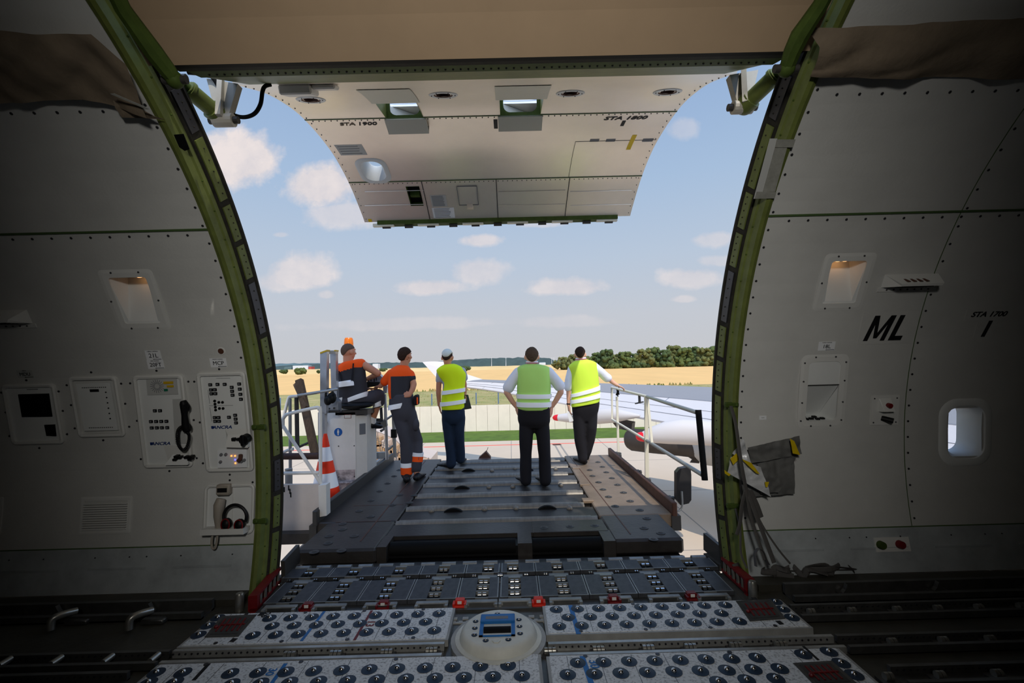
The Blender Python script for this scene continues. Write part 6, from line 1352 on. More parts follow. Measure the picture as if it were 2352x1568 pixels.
mb = MB(); q = [W(*p, Y=4.66) for p in ((731, 1115), (749, 1113), (750, 1184), (733, 1187))]; mb.prism(q, (0, .10, 0)); mb.build('corner_post', ['loader_white'], rw)
# silver mast with cross bar
ms = thing('operator_mast', 'dented silver twin-post mast with yellow tape on top', 'mast', W(742, 950, Y=5.7))
def mquad(name, pts, Y, d, m): mb = MB(); mb.prism([W(*p, Y=Y) for p in pts], (0, d, 0)); return mb.build(name, m, ms)
mquad('post', [k1(622, 340), k1(722, 300), k1(718, 620), k1(712, 1240), k1(622, 1240)], 5.6, .08, ['alu']); mquad('post', [k1(770, 350), k1(855, 330), k1(862, 700), k1(875, 1000), k1(790, 1000), k1(780, 640)], 5.9, .08, ['alu'])
mquad('cross_bar', [k1(722, 290), k1(852, 290), k1(850, 340), k1(724, 345)], 5.75, .1, ['alu']); mquad('tape', [k1(620, 318), k1(724, 280), k1(724, 305), k1(622, 343)], 5.59, .10, ['amber']); mquad('tape', [k1(832, 285), k1(856, 283), k1(856, 303), k1(832, 305)], 5.74, .1, ['amber'])
mb = MB(); a_ = W(*k1(660, 1240), Y=5.64); mb.box((a_.x-.04, 5.6, ZD), (a_.x+.04, 5.68, a_.z+.02)); mb.build('foot', ['alu'], ms); mquad('lower_post', [k1(700, 1000), k1(800, 960), k1(890, 1060), k1(895, 1215), k1(700, 1235)], 5.8, .12, ['alu']); mb = MB()
for x, y in ((755, 1165), (830, 1155), (755, 1205), (690, 1290), (635, 1110)): mb.sph(W(*k1(x, y), Y=5.79), .012, 8)
mb.build('bolts', ['dark_steel'], ms)
mquad('cable_tray', [k1(720, 1195), k1(880, 1195), k1(885, 1225), k1(725, 1228)], 5.7, .1, ['dark_steel'])
hp = W(*k1(770, 1000), Y=5.6); mb = MB(); mb.sph(W(*k1(800, 1000), Y=5.62), .07, 16, sc=(.75, .6, 1)); mb.sph(W(*k1(740, 1040), Y=5.6), .06, 16, sc=(.8, .6, 1)); mb.tube(spline([W(*k1(705, 1000), Y=5.6), W(*k1(720, 890), Y=5.6), W(*k1(790, 880), Y=5.6), W(*k1(825, 960), Y=5.6)], 6), .014, 8); tag(mb.build('ear_defenders', ['black'], smooth=True), 'black ear defenders hanging on the silver mast beside the seated man', 'headphones')
# beacon
bc = thing('warning_beacon', 'orange rotating beacon above the seated man\'s head', 'beacon', W(802, 795, Y=6.9)); p = W(801, 797, Y=6.9); k = 6.9/F
mb = MB(); mb.lathe([(10*k, 0), (10.3*k, 8*k), (9.5*k, 18*k), (7.5*k, 21.5*k), (.001, 22*k)], c=p, n=24); mb.build('lens', ['beacon'], bc, smooth=True); mb = MB(); mb.lathe([(11*k, -5*k), (11*k, 1*k), (.001, 1*k)], c=p, n=24); mb.cyl(p-V((0, 0, .75)), p, .022, 10); mb.build('mount', ['dark_steel'], bc, smooth=True)
mb = MB(); mb.cyl(p+V((0, 0, .01)), p+V((0, 0, 12*k)), .02, 10); mb.build('bulb', ['amber'], bc)
# seat and console
st = thing('pedestal_chair', 'black operator seat on a pedestal above the control cabinet', 'seat', W(805, 940, Y=6.2))
mb = MB(); q = [W(*p, Y=6.0) for p in (k1(868, 1098), k1(1255, 1110), k1(1250, 1160), k1(880, 1150))]; c = sum(q, V())/4; mb.sph(c+V((0, .22, 0)), .24, 20, sc=(1.05, 1.0, .22)); mb.build('cushion', ['black'], st, smooth=True)
mb = MB(); mb.cyl(c+V((0, .25, -.05)), c+V((0, .25, -.35)), .05, 12); mb.box(c+V((-.22, .1, -.12)), c+V((.2, .4, -.06))); mb.build('pedestal', ['dark_steel'], st)
cs = thing('operator_console', 'grey control console with levers in front of the seated man', 'console', W(862, 900, Y=6.5)); mb = MB(); q = [W(*p, Y=6.45) for p in (k1(1310, 765), k1(1515, 765), k1(1520, 820), k1(1320, 850))]; mb.prism(q, (0, .3, 0)); mb.build('front_edge', ['black'], cs)
mb = MB(); q = [W(*p, Y=6.6) for p in (k1(1330, 690), k1(1500, 640), k1(1560, 700), k1(1550, 800), k1(1325, 790))]; mb.prism(q, (0, .12, 0)); mb.build('panel', ['alu'], cs)
for x, y in ((1350, 740), (1385, 735), (1435, 740), (1465, 725)): mb = MB(); a = W(*k1(x, y+20), Y=6.5); mb.cyl(a, a+V((0, 0, .05)), .008, 8); mb.sph(a+V((0, 0, .06)), .014, 8); mb.build('lever', ['black'], cs, smooth=True)
mb = MB(); q = [W(*p, Y=6.6) for p in (k1(1560, 760), k1(1635, 830), k1(1620, 930), k1(1570, 940))]; mb.prism(q, (0, .3, 0)); mb.build('side_shield', ['alu'], cs)
# right-hand rail of the station, footrest
rs = thing('safety_railing', 'grey railing between the seated man and the standing worker in orange', 'railing', W(888, 1040, Y=7.0))
def TT(name, pts, r, m): mb = MB(); P_ = [W(p[0], p[1], Y=(p[2] if len(p) > 2 else 6.9)) for p in pts]; mb.tube(P_, r, 10); return mb.build(name, [m], rs, smooth=True)
TT('post', [(884, 905), (889, 1055)], .024, 'alu'); TT('post', [(903, 925), (907, 1050)], .026, 'rail_grey'); TT('cross_tube', [(889, 962), (903, 952)], .016, 'alu'); TT('cross_tube', [(890, 1033), (904, 1022)], .016, 'alu'); TT('post', [(875, 935), (877, 972)], .022, 'dark_steel'); TT('brace', [(856, 985), (850, 1040)], .016, 'dark_steel'); TT('corner_brace', [(884, 962), (882, 985), (874, 990)], .02, 'alu')
mb = MB(); p = W(905, 995, Y=6.88); mb.box(p+V((-.04, -.03, -.06)), p+V((.04, .03, .06))); mb.build('clamp', ['black'], rs)
mb = MB(); q = [W(*p, Y=6.6) for p in ((838, 974), (874, 970), (876, 984), (838, 985))]; mb.prism(q, (0, .35, 0)); mb.build('footrest', ['black'], rs); mb = MB(); mb.bar(W(838, 963, Y=6.8), W(876, 964, Y=6.8), .02, .04); mb.build('footrest_bar', ['dark_steel'], rs)
mb = MB(); q = [W(*p, Y=7.2) for p in ((835, 1040), (888, 1038), (889, 1053), (835, 1055))]; mb.prism(q, (0, .05, 0)); mb.build('kick_plate', ['rail_grey'], rs)
mb = MB(); a, b = W(834, 1108, z=.0), W(890, 1056, z=.0); mb.bar(a+V((0, 0, .06)), b+V((0, 0, .06)), .04, .14); mb.build('inner_guide', ['rail_grey'], ldr)
mb = MB(); p = W(800, 1150, z=.03); mb.tube(spline([p+V((-.12, -.06, -.02)), p+V((-.1, -.03, .05)), p+V((-.01, .02, .08)), p+V((.03, .06, .0))], 6), .012, 8); tag(mb.build('grab_handle', ['black'], smooth=True), 'small black bent handle beside the cone base', 'handle')
p = W(745, 1182, z=.0); mb = MB(); rnd = random.Random(5)
for k in range(9): c = p+V((rnd.uniform(-.05, .12), rnd.uniform(-.05, .1), .0)); mb.box(c, c+V((.05, .04, .03)), bev=.005)
tag(mb.build('rubble', ['loader_white']), 'small white rubble bits between cone and corner post', 'rubble', kind='stuff')
# netted cargo pallet behind
pl = thing('cargo_pallet', 'netted pallet of brown cartons wrapped in plastic, behind the cabinet', 'pallet', W(880, 1040, Y=10)); Yc_ = 9.8
x0 = W(800, 1000, Y=Yc_).x; x1 = W(928, 1040, Y=Yc_).x; rnd = random.Random(2); zt1 = W(880, 990, Y=Yc_).z; zb_ = -1.4
OUT = [(790, 985), (836, 986), (862, 989), (905, 1006), (935, 1036), (960, 1046), (990, 1053)]
def outz(px):
    for a, b in zip(OUT, OUT[1:]):
        if a[0] <= px <= b[0]: return a[1]+(b[1]-a[1])*(px-a[0])/(b[0]-a[0])
    return OUT[-1][1]
mb = MB(); mb.prism([W(a, b, Y=9.9) for a, b in OUT]+[W(990, 1120, Y=9.9), W(790, 1120, Y=9.9)], (0, .9, 0)); mb.build('plastic_cover', ['wrap'], pl)
for j in range(4):
    for i in range(9):
        pa = 800+i*19+(j % 2)*8; pb_ = pa+17.5; top = max(outz(pa), outz(pb_))+10+j*19
        if pb_ > 978: continue
        a, b = W(pa, top, Y=9.66), W(pb_, top+17.5, Y=9.66); mb = MB(); mb.box((a.x, 9.66, b.z), (b.x, 9.88, a.z), bev=.008); mb.build('carton', ['carton' if (i*3+j) % 4 else 'wrap'], pl)
mb = MB()
for i in range(12):
    pa = 798+i*17; mb.bar(W(pa, outz(pa)-1, Y=9.62), W(min(pa+22, 986), 1100, Y=9.62), .007, .007); mb.bar(W(min(pa+20, 984), outz(min(pa+20, 984))-1, Y=9.62), W(pa-4, 1100, Y=9.62), .007, .007)
for k in range(5):
    q_ = [W(px, outz(px)+k*20, Y=9.62) for px in range(800, 990, 18)]; mb.tube(q_, .005, 5)
mb.build('net', ['net'], pl); mb = MB(); mb.box((x0-.05, 9.6, zb_-.15), (x1+.6, 11, zb_)); mb.box((x0, 9.9, zb_), (x1+.4, 10.7, W(900, 1115, Y=9.9).z)); mb.build('pallet_base', ['alu'], pl)
mb = MB(); mb.box((x0-.4, 8.3, zb_-.4), (x1+2.5, 11.8, zb_-.16)); mb.build('rear_deck', ['dark_steel'], ldr); mb = MB(); 
for x, y in ((x0-.2, 8.6), (x1+2.3, 8.6), (x0-.2, 11.5), (x1+2.3, 11.5)): mb.box((x-.1, y-.1, GZ), (x+.1, y+.1, zb_-.3))
mb.build('rear_legs', ['dark_steel'], ldr)
# dark red wedge beyond the platform edge
mb = MB(); a, b, c, d = W(1100, 1051, Y=7.75), W(1116, 1037, Y=7.75), W(1127, 1050, Y=7.75), W(1115, 1046, Y=7.6); mb.prism([a, b, c], (0, .12, 0)); mb.bar(W(1117, 1038, Y=7.8), W(1121, 1027, Y=7.8), .008, .008); mb.box((a.x, 7.6, a.z-.25), (c.x, 7.87, a.z)); tag(mb.build('stop_wedge', ['rust']), 'small dark brown wedge at the far edge of the platform', 'wedge')
# ================================================================ people
def cap(mb, a, b, ra, rb, n=14):
    a, b = V(a), V(b); mb.cone(a, b, ra, rb, n); mb.sph(a, ra, n); mb.sph(b, rb, n)
def chain(mb, P, n=14):       # P: (point, radius)
    for (a, ra), (b, rb) in zip(P, P[1:]): cap(mb, a, b, ra, rb, n)
class Man:
    def __init__(s, Y, name_lab, sx=1):
        s.Y = Y; s.k = Y/F; s.root = None; s.lab = name_lab
    def p(s, x, y, d=0): return W(x, y, Y=s.Y+d)*1.0
    def ch(s, pts): return [(s.p(q[0], q[1], q[2]), q[3]) for q in pts]
    def torso(s, rows, grow=0, n=36, sub=4, pw=2.4, t0=0, t1=1, tilt=0):
        # rows: (xl, yl, xr, yr, depth offset, half depth); returns rings
        R = _sm([tuple(r) for r in rows], sub); k = len(R)-1; R = R[int(round(t0*k)):int(round(t1*k))+1]; rings = []
        for xl, yl, xr, yr, d, ry in R:
            a, b = s.p(xl, yl, d), s.p(xr, yr, d); c = (a+b)/2; h = (b-a)/2; hl = h.length; hd = h/hl; dy = V((0, 1, 0)); hx = hl+grow; hy = ry+grow
            ring = []
            for i in range(n):
                t = 2*pi*i/n; cx, sy = cos(t), sin(t); ex = abs(cx)**(2/pw)*(1 if cx > 0 else -1); ey = abs(sy)**(2/pw)*(1 if sy > 0 else -1)
                ring.append(c+hd*hx*ex+dy*hy*ey)
            rings.append(ring)
        return rings
def head(mb, c, tall, face, w=.074, dpt=.094, tilt=0):
    # c: centre of the skull, face: yaw angle of the facing direction (0 = away from the viewer, +Y)
    R = Matrix.Rotation(-face, 3, 'Z') @ Matrix.Rotation(tilt, 3, 'X'); q = lambda x, y, z: c+R @ V((x, y, z)); h = tall/2
    mb.sph(q(0, -.008, .015), 1, 20, sc=(w, dpt, h*.86), R=R); mb.sph(q(0, .018, -h*.42), 1, 16, sc=(w*.80, dpt*.72, h*.52), R=R)
    mb.sph(q(0, .050, -h*.72), .028, 10)                                       # chin
    cap(mb, q(0, .083, .012), q(0, .104, -.022), .008, .013, 10)               # nose
    mb.sph(q(0, .082, -.052), 1, 10, sc=(.022, .012, .009), R=R)               # lips
    for s_ in (-1, 1):
        mb.sph(q(s_*.030, .080, .034), 1, 8, sc=(.020, .010, .007), R=R)       # brow
        mb.sph(q(s_*(w+.007), .0, -.008), 1, 12, sc=(.011, .019, .032), R=R)   # ear
        mb.sph(q(s_*.045, .058, -.022), .022, 8)                               # cheek
    return R, q
def hair_cap(parent, c, R, tall, w, dpt, m, low=-.035, front=.045, puff=.008, bump=.003, name='hair', tilt=0):
    mb = MB(); h = tall/2; n = 48; hh = 40; vs = []; g = {}
    for i in range(hh+1):
        for j in range(n):
            a = pi*i/hh; t = 2*pi*j/n; p = V((sin(a)*cos(t)*(w+puff), sin(a)*sin(t)*(dpt+puff)-.008, cos(a)*(h*.86+puff)+.015))
            p += p.normalized()*bump*noise.noise(p*40); lim = low+(max(0, p.y)/dpt)*(front-low)*1.2-.030*max(0, -p.y/dpt)**2+.045*min(1.2, abs(p.x)/w)**3
            f_ = max(0, min(1, (p.z-lim)/.016+.5)); f_ = .80+.20*f_*f_*(3-2*f_); p = V((p.x*f_, p.y*f_, p.z))   # the hair surface dips under the skin at the hairline
            vs.append(c+R @ p)
    fs = [(i*n+j, (i+1)*n+j, (i+1)*n+(j+1) % n, i*n+(j+1) % n) for i in range(hh) for j in range(n)]
    mb.add(vs, fs); return mb.build(name, [m], parent, smooth='full')
def hand(mb, wrist, d, nrm, side, curl=.5, s=1.0, spread=.12, thumb=1):
    # d: direction of the hand, nrm: palm normal (towards which fingers curl), side: +1 thumb on the +lat side
    d = V(d).normalized(); nrm = V(nrm); nrm = (nrm-d*nrm.dot(d)).normalized(); lat = d.cross(nrm)*side; w = V(wrist)
    for k, o in enumerate((-.030, -.010, .010, .030)): cap(mb, w+lat*o*.6*s+d*.01, w+d*.085*s+lat*o*s, .016*s, .0125*s, 8)
    L = [(.030, (.038, .024, .018)), (.010, (.044, .028, .020)), (-.010, (.041, .026, .019)), (-.030, (.032, .020, .016))]
    for k, (o, seg) in enumerate(L):
        p = w+d*.088*s+lat*o*s*1.05; a = curl*.35; dirv = d+lat*o*spread*12*.3
        for m_, l in enumerate(seg):
            dv = (dirv.normalized()*cos(a)+nrm*sin(a)).normalized(); q = p+dv*l*s; cap(mb, p, q, (.0095-.001*m_)*s, (.0088-.001*m_)*s, 8); p = q; a += curl*.75
    p = w+lat*.026*s+d*.022*s; q = p+(lat*.75+d*.75+nrm*.25*thumb).normalized()*.040*s; r = q+(lat*.25+d+nrm*.45*thumb).normalized()*.030*s; cap(mb, p, q, .0135*s, .011*s, 8); cap(mb, q, r, .0105*s, .0088*s, 8)
def eyes(parent, q, R):
    for s_ in (-1, 1): mb = MB(); mb.sph(q(s_*.030, .074, .012), .0115, 10); mb.sph(q(s_*.030, .0835, .012), .005, 8, m=1); mb.build('eye', ['eye', 'black'], parent, smooth=True)
def garment(parent, name, mb, mats, voxel=.011, nz=.004, ns=9, seed=0, pred=None, smooth_it=5):
    vs, fs = remesh(mb, voxel, smooth_it, nz, ns, seed); mi = None
    if pred: mi = [pred(sum((vs[i] for i in f), V())/len(f)) for f in fs]
    return mesh_obj(name, vs, fs, mats, parent, 'full', None, mi, fix=False)
def band(parent, man, rows, t0, t1, grow=.006, m='retro', name='reflective_band', sub=16):
    rings = man.torso(rows, grow, t0=t0, t1=t1, sub=sub); mb = MB(); mb.loops(rings, 0, caps=True); return mb.build(name, [m], parent, smooth=True)
def wrinkle(rings, amp, seed, sc=6):
    out = []
    for r in rings:
        c = sum(r, V())/len(r); out.append([p+(p-c).normalized()*amp*(noise.noise(V((p.x*sc+seed, p.y*sc, p.z*sc*.7)))+.7*noise.noise(V((p.x*22, p.y*6, p.z*4+seed)))) for p in r])
    return out
def shoe(parent, m, heel, toe, lift=0, w=.042, mt='shoe'):
    a, b = V(heel), V(toe); b = a+(b-a)*1.12; mb = MB(); d = (b-a).normalized(); z0 = Z if lift == 0 else lift
    for f, r, h in ((0, .9, .075), (.25, 1.0, .085), (.5, .98, .065), (.75, 1.08, .05), (1, .95, .04)):
        c = a.lerp(b, f); mb.sph(V((c.x, c.y, z0+h*.55)), 1, 12, sc=(w*r, w*r, h*.55))
        if f < 1: cc = a.lerp(b, f+.125); mb.sph(V((cc.x, cc.y, z0+h*.5)), 1, 12, sc=(w*r, w*r, h*.5))
    mb.box((0, 0, 0), (0.001, 0.001, 0.001)) if 0 else None
    ob = garment(parent, 'shoe', mb, [mt], .009, 0); return ob
def trousers(parent, man, waist, legL, legR, m, seed, name='trousers', nz=.012, pred=None, mats=None):
    mb = MB(); mb.loops(man.torso(waist, 0)); 
    for L_ in (legL, legR): chain(mb, man.ch(L_), 18)
    return garment(parent, name, mb, mats or [m], .0125, nz, 7, seed, pred)
# ---------------- central man in green vest, hands on hips
m = Man(5.80, ''); c = m.p(1221.5, 819)
P = thing('person', 'central standing person in green vest and white shirt with hands on hips', 'person', (W(1226, 1112, z=Z).x, 5.8, Z), 'people on the loader')
tall = .235; body = MB(); R, q = head(body, c, tall, 0.0, w=.079)
chain(body, [(q(0, -.01, -.07), .058), (m.p(1222, 846, 0), .062)]); body.loops(m.torso([(1204, 842, 1242, 842, 0, .07), (1193, 852, 1257, 852, 0, .09), (1196, 890, 1257, 890, .0, .10), (1200, 925, 1254, 925, 0, .10), (1198, 955, 1257, 955, 0, .10), (1206, 975, 1250, 975, 0, .09)]))
armL = [(1192, 856, 0, .048), (1165, 895, -.02, .040), (1164, 901, -.02, .039), (1177, 922, .0, .032), (1186, 934, .02, .026)]; armR = [(1258, 856, 0, .048), (1287, 893, -.02, .040), (1288, 900, -.02, .039), (1276, 921, .0, .032), (1268, 933, .02, .026)]
for A in (armL, armR): chain(body, m.ch(A))
for sx_, w_, dd in ((1, m.p(1187, 935, .02), (.25, .05, -1)), (-1, m.p(1267, 935, .02), (-.15, .05, -1))): hand(body, w_, dd, (sx_*.8, .5, -.2), -sx_, .55, s=.92)
for L_ in ([(1209, 965, 0, .07), (1208, 1030, 0, .05), (1209, 1098, 0, .04)], [(1246, 965, 0, .07), (1250, 1030, 0, .05), (1253, 1098, 0, .04)]): chain(body, m.ch(L_))
garment(P, 'body', body, ['skin'], .0065, 0, smooth_it=3); hair_cap(P, c, R, tall, .079, .094, 'hair_brown', low=-.036); eyes(P, q, R)
sh = MB(); sh.loops(m.torso([(1207, 838, 1238, 838, 0, .07), (1192, 845, 1257, 845, 0, .10), (1189, 870, 1262, 870, .01, .125), (1193, 910, 1259, 910, .01, .13), (1195, 945, 1258, 945, .01, .125)]))
chain(sh, m.ch([(1191, 855, 0, .070), (1176, 876, -.01, .070), (1168, 889, -.015, .072)])); chain(sh, m.ch([(1259, 855, 0, .070), (1276, 874, -.01, .070), (1285, 886, -.015, .072)]))
garment(P, 'shirt', sh, ['shirt_white'], .012, .010, 8, 1)
VR = [(1208, 836, 1237, 836, 0, .075), (1195, 840, 1254, 840, 0, .11), (1186, 848, 1263, 847, 0, .135), (1187, 870, 1264, 870, 0, .150), (1188, 900, 1264, 900, .0, .155), (1189, 925, 1263, 924, 0, .155), (1190, 936, 1262, 935, 0, .15), (1196, 941, 1256, 940, 0, .14)]
mb = MB(); mb.loops(wrinkle(m.torso(VR, .0), .011, 3)); v_ = mb.build('vest', ['vest_green'], P, smooth='full')
for yb_, yt_ in ((904, 914), (922, 933)):
    mb = MB(); mb.loops(m.torso([(1188, yb_, 1264, yb_, 0, .155), (1188.5, (yb_+yt_)/2, 1264, (yb_+yt_)/2, 0, .156), (1189, yt_, 1263.5, yt_, 0, .155)], .016)); mb.build('reflective_band', ['retro'], v_, smooth=True)
mb = MB(); mb.loops(m.torso([(1208, 835, 1236, 835, 0, .068), (1209, 829, 1235, 829, .0, .060)], .004)); mb.build('collar', ['shirt_white'], P, smooth=True); mb = MB(); mb.loops(m.torso([(1208, 834, 1236, 834, 0, .070), (1208.5, 832.5, 1235.5, 832.5, 0, .068)], .008)); mb.build('lanyard', ['lanyard'], P, smooth=True)
trousers(P, m, [(1191, 930, 1262, 930, 0, .125), (1189, 950, 1264, 950, 0, .135), (1190, 968, 1264, 968, 0, .13), (1198, 982, 1256, 982, 0, .09)], [(1209, 968, 0, .092), (1209, 1000, 0, .088), (1208, 1040, 0, .078), (1208, 1080, 0, .070), (1208, 1102, 0, .068)], [(1245, 968, 0, .092), (1247, 1000, 0, .088), (1250, 1040, 0, .078), (1252, 1080, 0, .072), (1253, 1102, 0, .070)], 'black_cloth', 2)
for hx, tx in ((1211, 1194), (1257, 1240)): a = W(hx, 1112, z=Z); b = W(tx, 1106, z=Z)+V((0, .10, 0)); shoe(P, m, a, b, w=.051)
# ---------------- right man leaning on the railing
m = Man(6.87, ''); c = m.p(1332.5, 814)
P = thing('person', 'right-hand person in yellow-green vest and dark trousers, one hand on the railing', 'person', (W(1338, 1066, z=Z).x, 6.87, Z), 'people on the loader')
tall = .225; body = MB(); R, q = head(body, c, tall, .15, w=.074); chain(body, [(q(0, -.01, -.07), .054), (m.p(1334, 836, 0), .058)])
body.loops(m.torso([(1320, 836, 1354, 832, 0, .07), (1314, 846, 1364, 840, 0, .09), (1320, 880, 1368, 878, .0, .10), (1322, 920, 1366, 920, 0, .10), (1322, 950, 1368, 945, 0, .09)]))
chain(body, m.ch([(1314, 848, 0, .046), (1306, 880, 0, .040), (1306, 905, 0, .034), (1306, 930, 0, .026)])); chain(body, m.ch([(1366, 842, 0, .046), (1396, 868, .05, .038), (1408, 878, .05, .032), (1417, 884, .0, .026)]))
hand(body, m.p(1306, 931, 0), (.1, 0, -1), (1, .3, 0), -1, .6, s=.9); hand(body, m.p(1417, 884, 0), (.5, .05, -.25), (0, 0, -1), 1, .55, s=.9)
for L_ in ([(1333, 950, 0, .07), (1331, 1000, 0, .05), (1336, 1052, 0, .04)], [(1356, 945, 0, .07), (1352, 1000, .05, .05), (1344, 1046, .1, .04)]): chain(body, m.ch(L_))
garment(P, 'body', body, ['skin'], .0065, 0, smooth_it=3); hair_cap(P, c, R, tall, .074, .094, 'hair_dark', low=-.02); eyes(P, q, R)
sh = MB(); sh.loops(m.torso([(1320, 832, 1352, 828, 0, .07), (1310, 841, 1367, 834, 0, .10), (1312, 870, 1373, 865, .01, .125), (1316, 905, 1372, 900, .01, .13), (1318, 930, 1370, 925, .01, .125)]))
chain(sh, m.ch([(1313, 848, 0, .064), (1307, 870, 0, .064), (1306, 890, 0, .062)])); chain(sh, m.ch([(1364, 842, 0, .066), (1382, 856, .02, .066), (1395, 868, .04, .066)])); garment(P, 'shirt', sh, ['shirt_white'], .012, .010, 8, 4)
VR = [(1322, 828, 1348, 825, 0, .075), (1312, 834, 1362, 829, 0, .11), (1306, 844, 1370, 836, 0, .13), (1311, 866, 1373, 860, 0, .145), (1312, 890, 1375, 884, .0, .15), (1311, 912, 1377, 900, 0, .155), (1311, 927, 1377, 915, 0, .155), (1312, 934, 1376, 922, 0, .15)]
mb = MB(); mb.loops(wrinkle(m.torso(VR, .0), .012, 8)); v_ = mb.build('vest', ['vest_light'], P, smooth='full')
for a_, b_ in (((1312, 904, 1376, 885), (1311.5, 896.5+15, 1376, 895)), ((1311, 918, 1377, 902), (1311, 926, 1377, 912))):
    mb = MB(); mb.loops(m.torso([a_+(0, .154), tuple((i+j)/2 for i, j in zip(a_, b_))+(0, .155), b_+(0, .155)], .016)); mb.build('reflective_band', ['retro'], v_, smooth=True)
mb = MB(); mb.loops(m.torso([(1322, 828, 1347, 826, 0, .066), (1323, 822, 1345, 820, .0, .058)], .004)); mb.build('collar', ['shirt_white'], P, smooth=True); mb = MB(); mb.loops(m.torso([(1322, 826.5, 1346.5, 824.5, 0, .068), (1322.5, 825, 1346, 823, 0, .066)], .008)); mb.build('lanyard', ['lanyard'], P, smooth=True)
trousers(P, m, [(1314, 920, 1376, 912, 0, .13), (1315, 940, 1376, 932, 0, .135), (1318, 955, 1374, 948, 0, .12), (1326, 968, 1364, 966, 0, .09)], [(1332, 950, 0, .105), (1331, 980, 0, .095), (1332, 1010, 0, .080), (1336, 1040, 0, .070), (1338, 1052, 0, .070)], [(1358, 945, 0, .105), (1357, 980, 0, .09), (1354, 1010, .03, .078), (1348, 1035, .06, .066), (1345, 1044, .08, .06)], 'black_cloth', 6)
a = W(1343, 1066, z=Z); b = W(1325, 1058, z=Z)+V((0, .05, 0)); shoe(P, m, a, b, w=.051); a = W(1348, 1056, z=Z); b = a+V((.02, .2, 0)); shoe(P, m, a, b, w=.048)
mb = MB(); qd = [m.p(*k, -.02) for k in ((1302, 946), (1308, 946), (1318, 966), (1308, 969))]; mb.prism(qd, (0, .004, 0)); mb.prism([p_+V((.01, .01, .01)) for p_ in qd], (0, .004, 0)); tag(mb.build('papers', ['paper']), 'folded white papers held in the right man\'s left hand', 'papers')
mb = MB(); p_ = m.p(1306, 927, 0); mb.lathe([(.03, -.008), (.034, 0), (.03, .008)], c=p_, n=16); mb.build('wrist_watch', ['black'], P, smooth=True)
# ---------------- man with the grey cap
m = Man(6.80, ''); c = m.p(1027.5, 821)
P = thing('person', 'person in grey cap, bright yellow vest and blue jeans, holding a dark folder', 'person', (W(1040, 1072, z=Z).x, 6.8, Z), 'people on the loader')
tall = .225; body = MB(); R, q = head(body, c, tall, .10, w=.074, tilt=-.25); chain(body, [(q(0, -.01, -.06), .052), (m.p(1031, 846, 0), .056)])
body.loops(m.torso([(1016, 844, 1050, 842, 0, .07), (1012, 856, 1060, 850, 0, .09), (1020, 885, 1058, 885, .0, .10), (1020, 925, 1060, 925, 0, .10), (1022, 955, 1060, 955, 0, .09)]))
chain(body, m.ch([(1011, 856, 0, .044), (1008, 882, 0, .040), (1007, 902, 0, .036), (1009, 930, .02, .027)])); chain(body, m.ch([(1060, 853, 0, .044), (1067, 882, .08, .034), (1068, 900, .10, .028)]))
hand(body, m.p(1009, 931, .02), (.15, .1, -1), (1, .3, 0), -1, .5, s=.9); hand(body, m.p(1068, 902, .10), (.3, -.2, -1), (-1, .2, 0), 1, .7, s=.9)
for L_ in ([(1028, 955, 0, .065), (1031, 1000, 0, .05), (1035, 1062, 0, .04)], [(1052, 955, 0, .065), (1055, 1000, .05, .05), (1058, 1050, .1, .04)]): chain(body, m.ch(L_))
garment(P, 'body', body, ['skin_tan'], .0065, 0, smooth_it=3); hair_cap(P, c, R, tall, .074, .092, 'hair_dark', low=-.038, puff=.004); eyes(P, q, R)
hc = hair_cap(P, c+V((0, 0, .008)), R, tall*1.02, .080, .100, 'cap', low=.012, front=.035, puff=.008, bump=.001, name='cap'); mb = MB()
mb.grid(lambda u, v: c+R @ V(((u-.5)*.14, .08+.07*v*(1-(2*u-1)**2*.6), .045-.02*v)), 8, 5); mb.grid(lambda u, v: c+R @ V(((u-.5)*.14, .08+.07*v*(1-(2*u-1)**2*.6), .040-.02*v)), 8, 5); mb.build('peak', ['cap'], hc, smooth='full')
sh = MB(); sh.loops(m.torso([(1018, 840, 1046, 838, 0, .07), (1009, 849, 1058, 843, 0, .10), (1016, 878, 1064, 870, .01, .12), (1016, 910, 1064, 905, .01, .12), (1017, 935, 1064, 935, .01, .12)]))
chain(sh, m.ch([(1011, 856, 0, .060), (1009.5, 868, 0, .058), (1009, 873, 0, .056)])); chain(sh, m.ch([(1061, 853, 0, .058), (1066, 868, .03, .056)])); garment(P, 'shirt', sh, ['shirt_grey'], .012, .009, 8, 7)
VR = [(1020, 837, 1043, 835, 0, .075), (1012, 842, 1052, 838, 0, .11), (1003, 851, 1063, 844, 0, .13), (1011, 866, 1071, 858, 0, .14), (1019, 882, 1069, 880, .0, .145), (1016, 905, 1066, 905, 0, .15), (1013, 930, 1067, 930, 0, .155), (1014, 940, 1066, 938, 0, .15)]
mb = MB(); mb.loops(wrinkle(m.torso(VR, .0), .012, 12)); v_ = mb.build('vest', ['vest_yellow'], P, smooth='full')
for a_, b_ in (((1018, 897, 1066.5, 890), (1016.5, 906, 1066, 899)), ((1013.5, 923, 1067, 916), (1013, 932, 1067, 925))):
    mb = MB(); mb.loops(m.torso([a_+(0, .150), tuple((i+j)/2 for i, j in zip(a_, b_))+(0, .151), b_+(0, .152)], .016)); mb.build('reflective_band', ['retro'], v_, smooth=True)
trousers(P, m, [(1016, 930, 1066, 930, 0, .125), (1014, 948, 1067, 946, 0, .13), (1017, 962, 1066, 960, 0, .12), (1026, 974, 1060, 972, 0, .09)], [(1029, 960, 0, .092), (1030, 985, 0, .084), (1033, 1020, 0, .072), (1035, 1050, 0, .070), (1036, 1064, 0, .072)], [(1054, 958, 0, .088), (1055, 985, 0, .080), (1056, 1020, .04, .070), (1058, 1045, .07, .066), (1058, 1054, .08, .066)], 'jeans', 9)
